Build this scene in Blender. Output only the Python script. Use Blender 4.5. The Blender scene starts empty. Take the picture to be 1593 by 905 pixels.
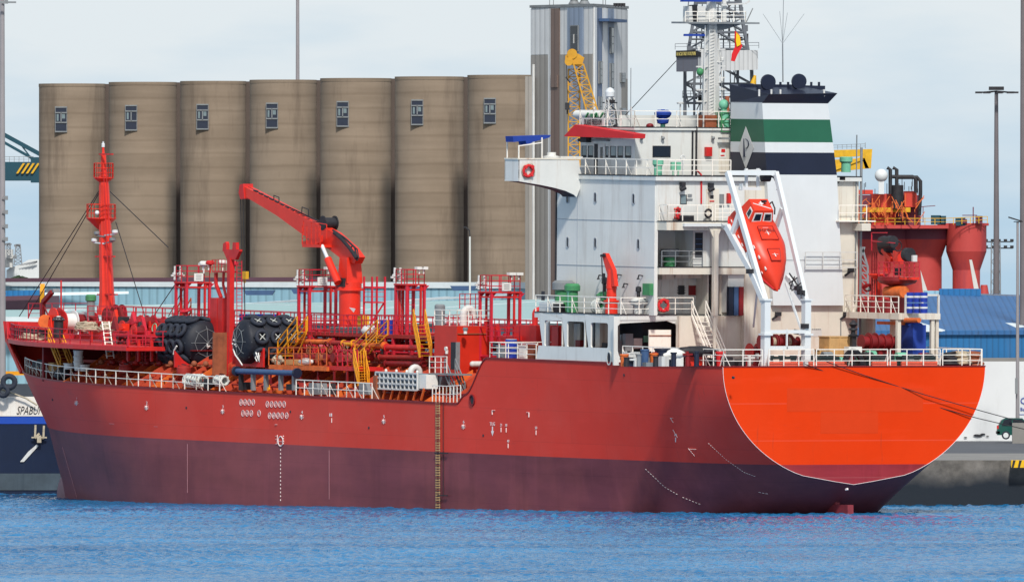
import bpy, math, random
import numpy as np
from mathutils import Vector, Matrix
random.seed(7)
SC = bpy.context.scene
COL = SC.collection
# ------------------------------------------------------------------ camera, world, sun, exposure
FPX, HOR, HC, CY = 28000.0, 460.0, 14.2, -1170.0
cam = bpy.data.cameras.new("camera")
cam.sensor_width = 36.0
cam.lens = FPX / 1593 * 36
cam.shift_y = -(HOR - 452.5) / 1593 * -1
cam.clip_start, cam.clip_end = 5.0, 60000.0
co = bpy.data.objects.new("camera", cam)
co.location = (-22.18, CY, HC)
co.rotation_euler = (math.radians(90), 0, 0)
COL.objects.link(co)
SC.camera = co
SUN_EL, SUN_AZ = math.radians(44), math.radians(173)      # azimuth clockwise from +Y (north)
world = bpy.data.worlds.new("World")
SC.world = world
world.use_nodes = True
nt = world.node_tree
nt.nodes.clear()
def N(t, **k):
    n = nt.nodes.new(t)
    for a, b in k.items(): setattr(n, a, b)
    return n
wo = N('ShaderNodeOutputWorld'); bg = N('ShaderNodeBackground')
sky = N('ShaderNodeTexSky', sky_type='NISHITA', sun_disc=False, sun_elevation=SUN_EL, sun_rotation=SUN_AZ)
sky.air_density = 1.0; sky.dust_density = 1.5
tc = N('ShaderNodeTexCoord'); sx = N('ShaderNodeSeparateXYZ')
mr = N('ShaderNodeMapRange'); mr.inputs[1].default_value = 0.0; mr.inputs[2].default_value = 0.017
mp = N('ShaderNodeMapping'); mp.inputs['Scale'].default_value = (45, 45, 190)
nz = N('ShaderNodeTexNoise'); nz.inputs['Scale'].default_value = 1.6; nz.inputs['Detail'].default_value = 5
cr = N('ShaderNodeValToRGB')
cr.color_ramp.elements[0].position = 0.1; cr.color_ramp.elements[0].color = (3.7, 5.2, 6.5, 1)
cr.color_ramp.elements[1].position = 0.9; cr.color_ramp.elements[1].color = (6.2, 6.75, 7.1, 1)
ad = N('ShaderNodeMath', operation='MULTIPLY_ADD'); ad.inputs[1].default_value = 1.05
m2 = N('ShaderNodeMath', operation='SUBTRACT'); m2.inputs[1].default_value = 0.49
# cloud cover thins towards the zenith
mr2 = N('ShaderNodeMapRange'); mr2.inputs[1].default_value = 0.03; mr2.inputs[2].default_value = 0.22
mr2.inputs[3].default_value = 0.92; mr2.inputs[4].default_value = 0.42
mx = N('ShaderNodeMix', data_type='RGBA')
L = nt.links.new
L(tc.outputs['Generated'], sx.inputs[0]); L(sx.outputs['Z'], mr.inputs[0])
L(tc.outputs['Generated'], mp.inputs[0]); L(mp.outputs[0], nz.inputs['Vector'])
L(nz.outputs['Fac'], ad.inputs[0]); L(mr.outputs[0], ad.inputs[2]); L(ad.outputs[0], m2.inputs[0]); L(m2.outputs[0], cr.inputs[0])
L(sx.outputs['Z'], mr2.inputs[0]); L(mr2.outputs[0], mx.inputs[0])
L(sky.outputs[0], mx.inputs[6]); L(cr.outputs[0], mx.inputs[7])
L(mx.outputs[2], bg.inputs[0]); L(bg.outputs[0], wo.inputs[0])
bg.inputs[1].default_value = 0.1
sl = bpy.data.lights.new("sun", 'SUN'); sl.energy = 3.0; sl.angle = math.radians(5); sl.color = (1.0, .955, .89)
so = bpy.data.objects.new("sun", sl); COL.objects.link(so)
sd = Vector((math.sin(SUN_AZ) * math.cos(SUN_EL), math.cos(SUN_AZ) * math.cos(SUN_EL), math.sin(SUN_EL)))
so.rotation_euler = sd.to_track_quat('Z', 'Y').to_euler()
so.location = (0, -200, 300)
SC.render.engine = 'CYCLES'
SC.view_settings.view_transform = 'Standard'; SC.view_settings.look = 'None'
SC.view_settings.exposure = 0.35; SC.view_settings.gamma = 1.0
# ------------------------------------------------------------------ geometry of the place
PITCH = 0.016
SHIP = Matrix.Rotation(math.radians(120), 4, 'Z') @ Matrix.Rotation(-PITCH, 4, 'Y')
SHI = SHIP.inverted()
CAMP = Vector((-22.18, CY, HC))
def _ray(x, y):
    d = Vector(((x - 796.5) / FPX, 1, -(y - HOR) / FPX))
    return SHI @ CAMP, SHI.to_3x3() @ d
def S(x, y, ax, v):
    """point of the ship's own frame (forward, port, up) on the plane axis=v seen at photo pixel x,y"""
    o, d = _ray(x, y)
    return o + d * ((v - o[ax]) / d[ax])
def SY(x, y, yl): return S(x, y, 1, yl)
def SX(x, y, xl): return S(x, y, 0, xl)
def W(x, y, Y):
    return Vector(((x - 796.5) / FPX * Y - 22.18, Y + CY, HC - (y - HOR) / FPX * Y))
def vb(xl, xc, xr, yt, yb, yl):
    """box in ship frame: port face from xl to xc at side offset yl, aft face xc..xr, top yt, bottom yb"""
    a = SY(xc, yt, yl); b = SY(xc, yb, yl)
    uf = SY(xl, yt, yl).x
    ys = SX(xr, yt, a.x).y
    return (a.x, ys, b.z), (uf, yl, a.z)
# ------------------------------------------------------------------ materials
def lin(c):
    return tuple(((v / 255) / 12.92 if v / 255 <= .04045 else ((v / 255 + .055) / 1.055) ** 2.4) for v in c) + (1,)
MATS = {}
def paint(name, rgb, rough=.5, var=.12, scale=.8, dirt=0.0, dcol=(95, 60, 38), streak=(2.2, 2.2, .16), metal=0., bump=.0, spec=.35):
    m = bpy.data.materials.new(name); m.use_nodes = True
    t = m.node_tree; n = t.nodes; b = n['Principled BSDF']
    b.inputs['Roughness'].default_value = rough; b.inputs['Metallic'].default_value = metal
    b.inputs['Specular IOR Level'].default_value = spec
    c = lin(rgb)
    tcn = n.new('ShaderNodeTexCoord')
    nz1 = n.new('ShaderNodeTexNoise'); nz1.inputs['Scale'].default_value = scale; nz1.inputs['Detail'].default_value = 6; nz1.inputs['Roughness'].default_value = .65
    t.links.new(tcn.outputs['Object'], nz1.inputs['Vector'])
    r = n.new('ShaderNodeValToRGB')
    r.color_ramp.elements[0].position = .3; r.color_ramp.elements[1].position = .7
    r.color_ramp.elements[0].color = tuple(v * (1 - var) for v in c[:3]) + (1,)
    r.color_ramp.elements[1].color = tuple(min(1, v * (1 + var)) for v in c[:3]) + (1,)
    t.links.new(nz1.outputs['Fac'], r.inputs[0])
    out = r.outputs[0]
    if dirt > 0:
        mpn = n.new('ShaderNodeMapping'); mpn.inputs['Scale'].default_value = streak
        t.links.new(tcn.outputs['Object'], mpn.inputs[0])
        nz2 = n.new('ShaderNodeTexNoise'); nz2.inputs['Scale'].default_value = 1.0; nz2.inputs['Detail'].default_value = 7; nz2.inputs['Roughness'].default_value = .7
        t.links.new(mpn.outputs[0], nz2.inputs['Vector'])
        r2 = n.new('ShaderNodeValToRGB')
        r2.color_ramp.elements[0].position = .52; r2.color_ramp.elements[1].position = .74
        r2.color_ramp.elements[0].color = (0, 0, 0, 1); r2.color_ramp.elements[1].color = (dirt, dirt, dirt, 1)
        t.links.new(nz2.outputs['Fac'], r2.inputs[0])
        mxn = n.new('ShaderNodeMix'); mxn.data_type = 'RGBA'
        t.links.new(r2.outputs[0], mxn.inputs[0]); t.links.new(out, mxn.inputs[6]); mxn.inputs[7].default_value = lin(dcol)
        out = mxn.outputs[2]
    t.links.new(out, b.inputs['Base Color'])
    if bump > 0:
        bn = n.new('ShaderNodeBump'); bn.inputs['Strength'].default_value = bump; bn.inputs['Distance'].default_value = .05
        t.links.new(nz1.outputs['Fac'], bn.inputs['Height']); t.links.new(bn.outputs[0], b.inputs['Normal'])
    MATS[name] = m
    return m
M = {
 'red': paint('red paint', (190, 36, 34), .48, .18, 1.3, .35, (110, 40, 30)),
 'crane_red': paint('orange red crane paint', (212, 48, 30), .42, .1, .8, .2, (140, 40, 25)),
 'house_red': paint('orange red deckhouse paint', (192, 42, 24), .45, .1, .8, .15, (140, 40, 25)),
 'dark_red': paint('dark red paint', (120, 22, 26), .5, .2, 1.3, .4, (70, 25, 20)),
 'pink_red': paint('rose red paint', (188, 34, 52), .5, .15, 1.5, .3, (110, 40, 30)),
 'deck_red': paint('worn red deck paint', (150, 40, 34), .6, .25, .7, .5, (95, 55, 45), (1, 1, 1)),
 'trunk': paint('orange deck plating', (178, 70, 46), .55, .18, .6, .45, (110, 52, 40), (1.2, .4, .4)),
 'orange': paint('rusty orange paint', (205, 100, 42), .55, .22, 1.5, .6, (120, 55, 30)),
 'rust': paint('rust brown steel', (140, 78, 52), .7, .3, 1.4, .6, (80, 50, 40)),
 'white': paint('white ship paint', (202, 203, 198), .45, .06, .5, .5, (156, 124, 92), (1.5, 1.5, .12)),
 'white_grimy': paint('grimy white ship paint', (206, 200, 186), .5, .08, .5, .8, (150, 104, 66), (1.6, 1.6, .12)),
 'shade_side': paint('white ship paint in shaded side tone', (208, 208, 203), .45, .06, .4, .5, (150, 138, 126), (1.2, 1.2, .1)),
 'clean_white': paint('clean white paint', (204, 208, 208), .35, .03, .5, .06, (150, 130, 110)),
 'rail_white': paint('cream white rail paint', (232, 226, 214), .5, .08, 3, .35, (150, 100, 60), (3, 3, 3)),
 'navy': paint('navy funnel paint', (28, 34, 52), .4, .12, .6),
 'green': paint('dark green funnel paint', (36, 92, 68), .4, .08, .6),
 'black': paint('black rubber', (24, 28, 38), .6, .25, 2.5, .3, (60, 60, 62), (2, 2, 2)),
 'tyre': paint('tyre rubber', (40, 45, 56), .75, .25, 3),
 'steel': paint('grey steel', (120, 124, 126), .5, .15, 1.2, .35, (90, 70, 55)),
 'dark': paint('dark machinery', (38, 38, 42), .6, .3, 2.5, .4, (70, 50, 40), (2, 2, 2)),
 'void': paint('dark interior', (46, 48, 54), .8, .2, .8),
 'glass': paint('dark window glass', (20, 26, 36), .08, .2, .5, spec=.6),
 'dark_pane': paint('dark dusty pane', (34, 42, 58), .5, .2, .8),
 'pale_glass': paint('pale window glass', (110, 125, 128), .1, .3, .8, spec=.6),
 'mint': paint('mint green paint', (108, 176, 146), .5, .12, 2, .4, (120, 95, 60), (2, 2, 2)),
 'leaf_green': paint('green ventilator paint', (60, 128, 82), .5, .15, 2, .3, (90, 90, 60)),
 'yellow': paint('yellow ladder paint', (222, 150, 26), .5, .15, 3, .45, (150, 80, 30), (3, 3, 3)),
 'crane_yellow': paint('yellow crane paint', (206, 160, 30), .5, .15, 2, .4, (120, 80, 40)),
 'blue': paint('bright blue plastic', (24, 52, 150), .5, .15, 2),
 'steel_blue': paint('blue grey pipe paint', (58, 84, 120), .5, .15, 1.5, .3, (60, 60, 60)),
 'rope': paint('weathered rope', (170, 158, 136), .9, .3, 6, .5, (90, 80, 70), (4, 4, 4)),
 'pale_rope': paint('pale grey rope', (192, 196, 190), .9, .25, 6, .5, (110, 115, 110), (4, 4, 4)),
 'bag': paint('white bag cloth', (214, 214, 208), .8, .12, 2, .3, (140, 130, 115), (2, 2, 2)),
 'wood': paint('plain wood', (188, 148, 96), .7, .18, 2),
 'mast_grey': paint('light grey mast paint', (196, 196, 192), .5, .07, .8, .35, (140, 110, 85)),
 'lattice': paint('galvanised lattice steel', (120, 124, 128), .5, .15, 1, .2, (90, 80, 70)),
 'mark': paint('white marking paint', (226, 214, 210), .6, .06, 2),
 'boat': paint('glossy lifeboat orange', (210, 54, 28), .4, .06, .8),
 'grating': paint('blue grey crate plastic', (120, 136, 146), .6, .12, 2),
 'cloth_red': paint('faded red awning', (196, 40, 44), .8, .06, 1),
 'cloth_blue': paint('blue awning cloth', (28, 58, 140), .8, .12, 1),
 'wire': paint('dark wire rope', (42, 40, 42), .6, .1, 2),
}
# ------------------------------------------------------------------ mesh builder
BASE = {}
class MB:
    def __init__(s): s.v = []; s.f = []; s.n = 0; s.sm = []
    def add(s, vs, fs, smooth=False):
        k = len(s.v)
        s.v += [tuple(p) for p in vs]
        s.f += [tuple(i + k for i in f) for f in fs]
        s.sm += [smooth] * len(fs)
        return s
    def box(s, a, b):
        x0, y0, z0 = a; x1, y1, z1 = b
        if x0 > x1: x0, x1 = x1, x0
        if y0 > y1: y0, y1 = y1, y0
        if z0 > z1: z0, z1 = z1, z0
        return s.add([(x0,y0,z0),(x1,y0,z0),(x1,y1,z0),(x0,y1,z0),(x0,y0,z1),(x1,y0,z1),(x1,y1,z1),(x0,y1,z1)],
                     [(3,2,1,0),(4,5,6,7),(0,1,5,4),(1,2,6,5),(2,3,7,6),(3,0,4,7)])
    def bar(s, p, q, w=.05, h=None):
        p = Vector(p); q = Vector(q); d = q - p
        if d.length < 1e-6: return s
        d.normalize()
        up = Vector((0, 0, 1)) if abs(d.z) < .9 else Vector((1, 0, 0))
        a = d.cross(up).normalized(); b = a.cross(d).normalized()
        h = w if h is None else h
        a = a * w / 2; b = b * h / 2
        return s.add([p-a-b, p+a-b, p+a+b, p-a+b, q-a-b, q+a-b, q+a+b, q-a+b],
                     [(3,2,1,0),(4,5,6,7),(0,1,5,4),(1,2,6,5),(2,3,7,6),(3,0,4,7)])
    def path(s, pts, w=.05, h=None):
        for p, q in zip(pts[:-1], pts[1:]): s.bar(p, q, w, h)
        return s
    def cyl(s, p, q, r, n=12, r2=None, cap=True, smooth=True):
        p = Vector(p); q = Vector(q); d = (q - p).normalized()
        r2 = r if r2 is None else r2
        up = Vector((0, 0, 1)) if abs(d.z) < .9 else Vector((1, 0, 0))
        a = d.cross(up).normalized(); b = d.cross(a).normalized()
        vs = []
        for c, rr in ((p, r), (q, r2)):
            for i in range(n):
                t = 2 * math.pi * i / n
                vs.append(c + a * rr * math.cos(t) + b * rr * math.sin(t))
        fs = [(i, (i+1) % n, n + (i+1) % n, n + i) for i in range(n)]
        s.add(vs, fs, smooth)
        if cap: s.add(vs, [tuple(range(n-1, -1, -1)), tuple(range(n, 2*n))])
        return s
    def tube(s, pts, r, n=8):
        pts = [Vector(p) for p in pts]
        vs = []; m = len(pts); a = None
        for k, c in enumerate(pts):
            d = (pts[min(k+1, m-1)] - pts[max(k-1, 0)]).normalized()
            if a is None:
                up = Vector((0, 0, 1)) if abs(d.z) < .9 else Vector((1, 0, 0))
                a = d.cross(up).normalized()
            else:
                a = (a - d * a.dot(d)).normalized()
            b = d.cross(a)
            for i in range(n):
                t = 2 * math.pi * i / n
                vs.append(c + a * r * math.cos(t) + b * r * math.sin(t))
        fs = [(k*n+i, k*n+(i+1) % n, (k+1)*n+(i+1) % n, (k+1)*n+i) for k in range(m-1) for i in range(n)]
        s.add(vs, fs, True)
        return s.add(vs, [tuple(range(n-1, -1, -1)), tuple(range((m-1)*n, m*n))])
    def lathe(s, prof, c, axis=(0, 0, 1), n=16, smooth=True, hard=True):
        """prof: list of (distance along axis, radius)"""
        c = Vector(c); d = Vector(axis).normalized()
        up = Vector((0, 0, 1)) if abs(d.z) < .9 else Vector((1, 0, 0))
        a = d.cross(up).normalized(); b = d.cross(a)
        vs = []
        for h, r in prof:
            for i in range(n):
                t = 2 * math.pi * i / n
                vs.append(c + d * h + a * r * math.cos(t) + b * r * math.sin(t))
        m = len(prof)
        if hard:        # every band keeps its own rings, so that edges stay crisp
            for k in range(m-1): s.add(vs[k*n:(k+2)*n], [(i, (i+1) % n, n+(i+1) % n, n+i) for i in range(n)], smooth)
        else:
            s.add(vs, [(k*n+i, k*n+(i+1) % n, (k+1)*n+(i+1) % n, (k+1)*n+i) for k in range(m-1) for i in range(n)], smooth)
        return s.add(vs, [tuple(range(n-1, -1, -1)), tuple(range((m-1)*n, m*n))])
    def torus(s, c, axis, R, r, n=18, m=8, sx=1.0):
        c = Vector(c); d = Vector(axis).normalized()
        up = Vector((0, 0, 1)) if abs(d.z) < .9 else Vector((1, 0, 0))
        a = d.cross(up).normalized(); b = d.cross(a)
        vs = []
        for i in range(n):
            t = 2*math.pi*i/n; e = a*math.cos(t) + b*math.sin(t)
            for j in range(m):
                u = 2*math.pi*j/m
                vs.append(c + e*(R + r*math.cos(u)) + d*r*sx*math.sin(u))
        return s.add(vs, [(i*m+j, ((i+1) % n)*m+j, ((i+1) % n)*m+(j+1) % m, i*m+(j+1) % m) for i in range(n) for j in range(m)], True)
    def prism(s, poly, ext):
        """poly: list of 3D points of a flat outline; ext: extrusion vector"""
        n = len(poly); e = Vector(ext); P = [Vector(p) for p in poly]
        vs = P + [p + e for p in P]
        return s.add(vs, [tuple(range(n-1, -1, -1)), tuple(range(n, 2*n))] + [(i, (i+1) % n, n+(i+1) % n, n+i) for i in range(n)])
    def ball(s, c, r, n=12, m=8, sc=(1, 1, 1), jit=0, rng=None):
        c = Vector(c); vs = [c + Vector((0, 0, r*sc[2]))]
        for j in range(1, m):
            p = math.pi*j/m
            for i in range(n):
                t = 2*math.pi*i/n
                k = 1 + (rng.uniform(-jit, jit) if rng else 0)
                vs.append(c + Vector((r*sc[0]*math.sin(p)*math.cos(t)*k, r*sc[1]*math.sin(p)*math.sin(t)*k, r*sc[2]*math.cos(p)*k)))
        vs.append(c - Vector((0, 0, r*sc[2])))
        fs = [(0, 1+i, 1+(i+1) % n) for i in range(n)]
        fs += [(1+(j-1)*n+i, 1+j*n+i, 1+j*n+(i+1) % n, 1+(j-1)*n+(i+1) % n) for j in range(1, m-1) for i in range(n)]
        e = len(vs)-1
        fs += [(e, 1+(m-2)*n+(i+1) % n, 1+(m-2)*n+i) for i in range(n)]
        return s.add(vs, fs, True)
    def text(s, string, size, o, right, up, depth=.01, wscale=1.0, center=True):
        """lettering as solid mesh standing on the plane (right, up) through o"""
        right = Vector(right).normalized(); up = Vector(up).normalized(); nrm = right.cross(up)
        vs, fs = glyphs(string)
        if not vs: return s
        xs = [v[0] for v in vs]; ys = [v[1] for v in vs]
        x0, x1, y0, y1 = min(xs), max(xs), min(ys), max(ys)
        k = size / max(1e-6, y1 - y0); cx = (x0+x1)/2 if center else x0; cy = (y0+y1)/2
        o = Vector(o)
        P = [o + right*((v[0]-cx)*k*wscale) + up*((v[1]-cy)*k) + nrm*(depth if v[2] > .001 else 0) for v in vs]
        return s.add(P, fs)
    def build(s, name, mat, parent=None, label=None):
        me = bpy.data.meshes.new(name)
        b = BASE.get(parent.name, Vector((0, 0, 0))) if parent else getattr(s, 'base', Vector((0, 0, 0)))
        V = np.array(s.v, dtype=np.float64).reshape(-1, 3) - np.array(b)
        me.from_pydata(V.tolist(), [], s.f)
        me.polygons.foreach_set('use_smooth', s.sm)
        for m_ in (mat if isinstance(mat, (list, tuple)) else [mat]):
            me.materials.append(M[m_] if isinstance(m_, str) else m_)
        me.update()
        o = bpy.data.objects.new(name, me); COL.objects.link(o)
        if parent:
            o.parent = parent; BASE[o.name] = b
        if label: o['label'] = label
        return o
_G = {}
def glyphs(string):
    if string in _G: return _G[string]
    cu = bpy.data.curves.new('t', 'FONT'); cu.body = string; cu.extrude = .02; cu.resolution_u = 2
    ob = bpy.data.objects.new('t', cu); COL.objects.link(ob)
    me = ob.to_mesh()
    vs = [tuple(v.co) for v in me.vertices]; fs = [tuple(p.vertices) for p in me.polygons]
    ob.to_mesh_clear(); COL.objects.unlink(ob); bpy.data.objects.remove(ob); bpy.data.curves.remove(cu)
    _G[string] = (vs, fs)
    return _G[string]
def tag(o, label=None, cat=None, group=None, kind=None):
    if label: o['label'] = label
    if cat: o['category'] = cat
    if group: o['group'] = group
    if kind: o['kind'] = kind
    return o
def thing(name, label, cat, base, group=None, frame=None):
    """an Empty at the thing's base; its parts are given in the same frame as base"""
    o = bpy.data.objects.new(name, None); o.empty_display_size = .5; COL.objects.link(o)
    b = Vector(base); fr = frame if frame is not None else Matrix.Identity(4)
    o.matrix_world = fr @ Matrix.Translation(b)
    BASE[o.name] = b
    return tag(o, label, cat, group)
def solo(mb, name, mat, label, cat, base, group=None, frame=None):
    """a thing that is one mesh"""
    mb.base = Vector(base)
    o = mb.build(name, mat)
    o.matrix_world = (frame if frame is not None else Matrix.Identity(4)) @ Matrix.Translation(Vector(base))
    return tag(o, label, cat, group)
def lerp(a, b, t): return a + (b - a) * t
def rail(mb, pts, h=1.05, step=1.5, bars=3, w=.05, stay=None, inset=None):
    """guard rail along a polyline of base points"""
    pts = [Vector(p) for p in pts]
    up = Vector((0, 0, 1))
    for p, q in zip(pts[:-1], pts[1:]):
        L_ = (q-p).length
        for b in range(bars):
            k = h*(b+1)/bars
            mb.bar(p+up*k, q+up*k, w if b == bars-1 else w*.75)
        n = max(1, int(round(L_/step)))
        for i in range(n+1):
            c = p.lerp(q, i/n)
            mb.bar(c, c+up*h, w)
            if stay and i % 2 == 0: mb.bar(c+up*h*.8, c+Vector(stay), w*.8)
    return mb
def ladder(mb, p, q, width, wdir, n=10, w=.05):
    wd = Vector(wdir).normalized()*width/2; p = Vector(p); q = Vector(q)
    mb.bar(p-wd, q-wd, w); mb.bar(p+wd, q+wd, w)
    for i in range(n):
        c = p.lerp(q, (i+.5)/n); mb.bar(c-wd, c+wd, w*.8)
    return mb
def stair(mb, p, q, width, wdir, n=10, w=.07, hand=.9, railw=.05):
    """inclined stair: p bottom, q top, treads and handrails"""
    wd = Vector(wdir).normalized()*width/2; p = Vector(p); q = Vector(q); up = Vector((0, 0, 1))
    for s_ in (-1, 1):
        mb.bar(p+wd*s_, q+wd*s_, w, w*1.6)
        a = p+wd*s_; b = q+wd*s_
        mb.bar(a+up*hand, b+up*hand, railw); mb.bar(a+up*hand*.5, b+up*hand*.5, railw*.8)
        for k in (0, .5, 1): c = a.lerp(b, k); mb.bar(c, c+up*hand, railw)
    for i in range(n):
        c = p.lerp(q, (i+.5)/n); mb.bar(c-wd, c+wd, .16, .03)
    return mb
def lattice(mb, p, q, w0, w1, n, r=.05, u=(1, 0, 0), v=(0, 1, 0), rd=None):
    """four chord lattice from p to q"""
    p = Vector(p); q = Vector(q); u = Vector(u); v = Vector(v); rd = rd or r*.6
    def ring(k):
        w = lerp(w0, w1, k)/2; c = p.lerp(q, k)
        return [c+u*w+v*w, c-u*w+v*w, c-u*w-v*w, c+u*w-v*w]
    R = [ring(i/n) for i in range(n+1)]
    for j in range(4): mb.bar(R[0][j], R[n][j], r*2)
    for i in range(n+1):
        for j in range(4):
            mb.bar(R[i][j], R[i][(j+1) % 4], rd*2)
            if i < n:
                a, b = (j, (j+1) % 4) if i % 2 else ((j+1) % 4, j)
                mb.bar(R[i][a], R[i+1][b], rd*2)
    return mb
# ================================================================== water and ground
def water_material():
    m = bpy.data.materials.new('harbour water'); m.use_nodes = True
    t = m.node_tree; b = t.nodes['Principled BSDF']
    b.inputs['Roughness'].default_value = .08; b.inputs['IOR'].default_value = 1.33
    b.inputs['Specular IOR Level'].default_value = .38
    tcn = t.nodes.new('ShaderNodeTexCoord'); n1 = t.nodes.new('ShaderNodeTexNoise')
    n1.inputs['Scale'].default_value = .05; n1.inputs['Detail'].default_value = 6
    r = t.nodes.new('ShaderNodeValToRGB')
    r.color_ramp.elements[0].position = .35; r.color_ramp.elements[1].position = .65
    r.color_ramp.elements[0].color = (.006, .105, .26, 1); r.color_ramp.elements[1].color = (.016, .20, .43, 1)
    t.links.new(tcn.outputs['Object'], n1.inputs['Vector']); t.links.new(n1.outputs['Fac'], r.inputs[0]); t.links.new(r.outputs[0], b.inputs['Base Color'])
    n2 = t.nodes.new('ShaderNodeTexNoise'); n2.inputs['Scale'].default_value = 1.6; n2.inputs['Detail'].default_value = 4
    t.links.new(tcn.outputs['Object'], n2.inputs['Vector'])
    bn = t.nodes.new('ShaderNodeBump'); bn.inputs['Strength'].default_value = 1.0; bn.inputs['Distance'].default_value = .16
    t.links.new(n2.outputs['Fac'], bn.inputs['Height']); t.links.new(bn.outputs[0], b.inputs['Normal'])
    # wind-roughened water mirrors only part of the sky: a Fresnel-weighted mirror over the blue body colour
    df = t.nodes.new('ShaderNodeBsdfDiffuse'); gl = t.nodes.new('ShaderNodeBsdfGlossy'); gl.inputs['Roughness'].default_value = .07
    fr = t.nodes.new('ShaderNodeFresnel'); fr.inputs['IOR'].default_value = 1.33
    mrn = t.nodes.new('ShaderNodeMapRange'); mrn.inputs[1].default_value = 0; mrn.inputs[2].default_value = 1; mrn.inputs[3].default_value = .03; mrn.inputs[4].default_value = .70
    ms = t.nodes.new('ShaderNodeMixShader')
    t.links.new(r.outputs[0], df.inputs['Color']); t.links.new(bn.outputs[0], gl.inputs['Normal']); t.links.new(bn.outputs[0], fr.inputs['Normal']); t.links.new(bn.outputs[0], df.inputs['Normal'])
    t.links.new(fr.outputs[0], mrn.inputs[0]); t.links.new(mrn.outputs[0], ms.inputs[0]); t.links.new(df.outputs[0], ms.inputs[1]); t.links.new(gl.outputs[0], ms.inputs[2])
    t.links.new(ms.outputs[0], t.nodes['Material Output'].inputs['Surface'])
    return m
M['water'] = water_material()
def make_water():
    xs = np.arange(-66, 28, .125); ys = np.arange(-296, 165, .42)
    X, Y = np.meshgrid(xs, ys)
    rg = np.random.RandomState(3); Z = np.zeros_like(X)
    for i in range(70):
        lam = float(np.exp(rg.uniform(math.log(.42), math.log(2.6))))
        th = rg.normal(2.0, 1.0); k = 2*math.pi/lam
        A = .0185*lam**.65
        ph = k*(X*math.cos(th)+Y*math.sin(th)) + rg.uniform(0, 6.28) + .9*np.sin(X*.13*rg.uniform(.5, 1.5)+Y*.09+rg.uniform(0, 6))
        env = .65 + .35*np.sin(X*rg.uniform(-.12, .12)+Y*rg.uniform(-.12, .12)+rg.uniform(0, 6))
        Z += A*env*(2*(1-np.abs(np.sin(ph/2)))-.73)
    Z *= .9*(.72+.28*np.sin(X*.05+1.3*np.sin(Y*.021))*np.sin(Y*.037+.9*np.sin(X*.04)))
    edge = np.minimum.reduce([X-xs[0], xs[-1]-X, Y-ys[0], ys[-1]-Y]); Z *= np.clip(edge/6, 0, 1); Z += .02
    nx, ny = len(xs), len(ys)
    V = np.stack([X, Y, Z], -1).reshape(-1, 3)
    I = np.arange(nx*ny).reshape(ny, nx)
    Q = np.stack([I[:-1, :-1], I[:-1, 1:], I[1:, 1:], I[1:, :-1]], -1).reshape(-1, 4)
    me = bpy.data.meshes.new('water')
    me.vertices.add(len(V)); me.vertices.foreach_set('co', V.ravel())
    me.loops.add(Q.size); me.loops.foreach_set('vertex_index', Q.ravel())
    me.polygons.add(len(Q)); me.polygons.foreach_set('loop_start', np.arange(0, Q.size, 4)); me.polygons.foreach_set('loop_total', np.full(len(Q), 4))
    me.polygons.foreach_set('use_smooth', np.ones(len(Q), bool))
    me.materials.append(M['water']); me.update(); me.validate()
    o = bpy.data.objects.new('water', me); COL.objects.link(o); o['kind'] = 'structure'
    mb = MB(); mb.add([(-9000, -3000, -.08), (9000, -3000, -.08), (9000, 14000, -.08), (-9000, 14000, -.08)], [(0, 1, 2, 3)])
    tag(mb.build('sea', 'water'), kind='structure')
make_water()
M['asphalt'] = paint('asphalt', (82, 84, 88), .85, .2, .25, .4, (60, 60, 64), (.3, .3, .3), bump=.2)
M['concrete'] = paint('quay concrete', (126, 124, 120), .8, .15, .4, .5, (88, 84, 80), (.2, .6, .6), bump=.2)
def quay_material():
    m = paint('weathered quay wall', (104, 100, 94), .85, .45, .9, .85, (30, 32, 36), (.25, .25, .18), bump=.6)
    # the lower part of the wall is darker, with an uneven upper edge
    t = m.node_tree; b = t.nodes['Principled BSDF']; src = b.inputs['Base Color'].links[0].from_socket
    tcn = t.nodes.new('ShaderNodeTexCoord'); s_ = t.nodes.new('ShaderNodeSeparateXYZ'); n = t.nodes.new('ShaderNodeTexNoise'); n.inputs['Scale'].default_value = .35; n.inputs['Detail'].default_value = 6
    a = t.nodes.new('ShaderNodeMath'); a.operation = 'MULTIPLY_ADD'; a.inputs[1].default_value = 1.8
    r = t.nodes.new('ShaderNodeMapRange'); r.inputs[1].default_value = 2.1; r.inputs[2].default_value = 3.4; r.inputs[3].default_value = 1; r.inputs[4].default_value = 0
    mx_ = t.nodes.new('ShaderNodeMix'); mx_.data_type = 'RGBA'; mx_.inputs[7].default_value = (.012, .018, .026, 1)
    t.links.new(tcn.outputs['Object'], s_.inputs[0]); t.links.new(tcn.outputs['Object'], n.inputs['Vector'])
    t.links.new(n.outputs['Fac'], a.inputs[0]); t.links.new(s_.outputs['Z'], a.inputs[2]); t.links.new(a.outputs[0], r.inputs[0])
    t.links.new(r.outputs[0], mx_.inputs[0]); t.links.new(src, mx_.inputs[6]); t.links.new(mx_.outputs[2], b.inputs['Base Color'])
    return m
M['quay'] = quay_material()
QY = 1216 + CY                      # far quay front (world y)
def sh(u, v, z=0): return SHIP @ Vector((u, v, z))
c0 = W(1700, 787, 1216).x + 400
k0 = sh(44, -13.5); k1 = sh(115, -13.5)
kdir = (sh(900, -13.5) - k0).normalized()
kc = k0 + kdir * ((QY - k0.y) / kdir.y)
kf = kc + kdir * 900
poly = [(c0, QY), (kc.x, QY), (kf.x, kf.y), (-9000, kf.y + 500), (-9000, 26000), (26000, 26000), (26000, QY)]
mb = MB(); mb.add([(x, y, 3.05) for x, y in poly], [tuple(range(len(poly)-1, -1, -1))]); tag(mb.build('ground', 'asphalt'), kind='structure')
mb = MB()                           # quay apron: a concrete strip along the edge, with its wall
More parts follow.
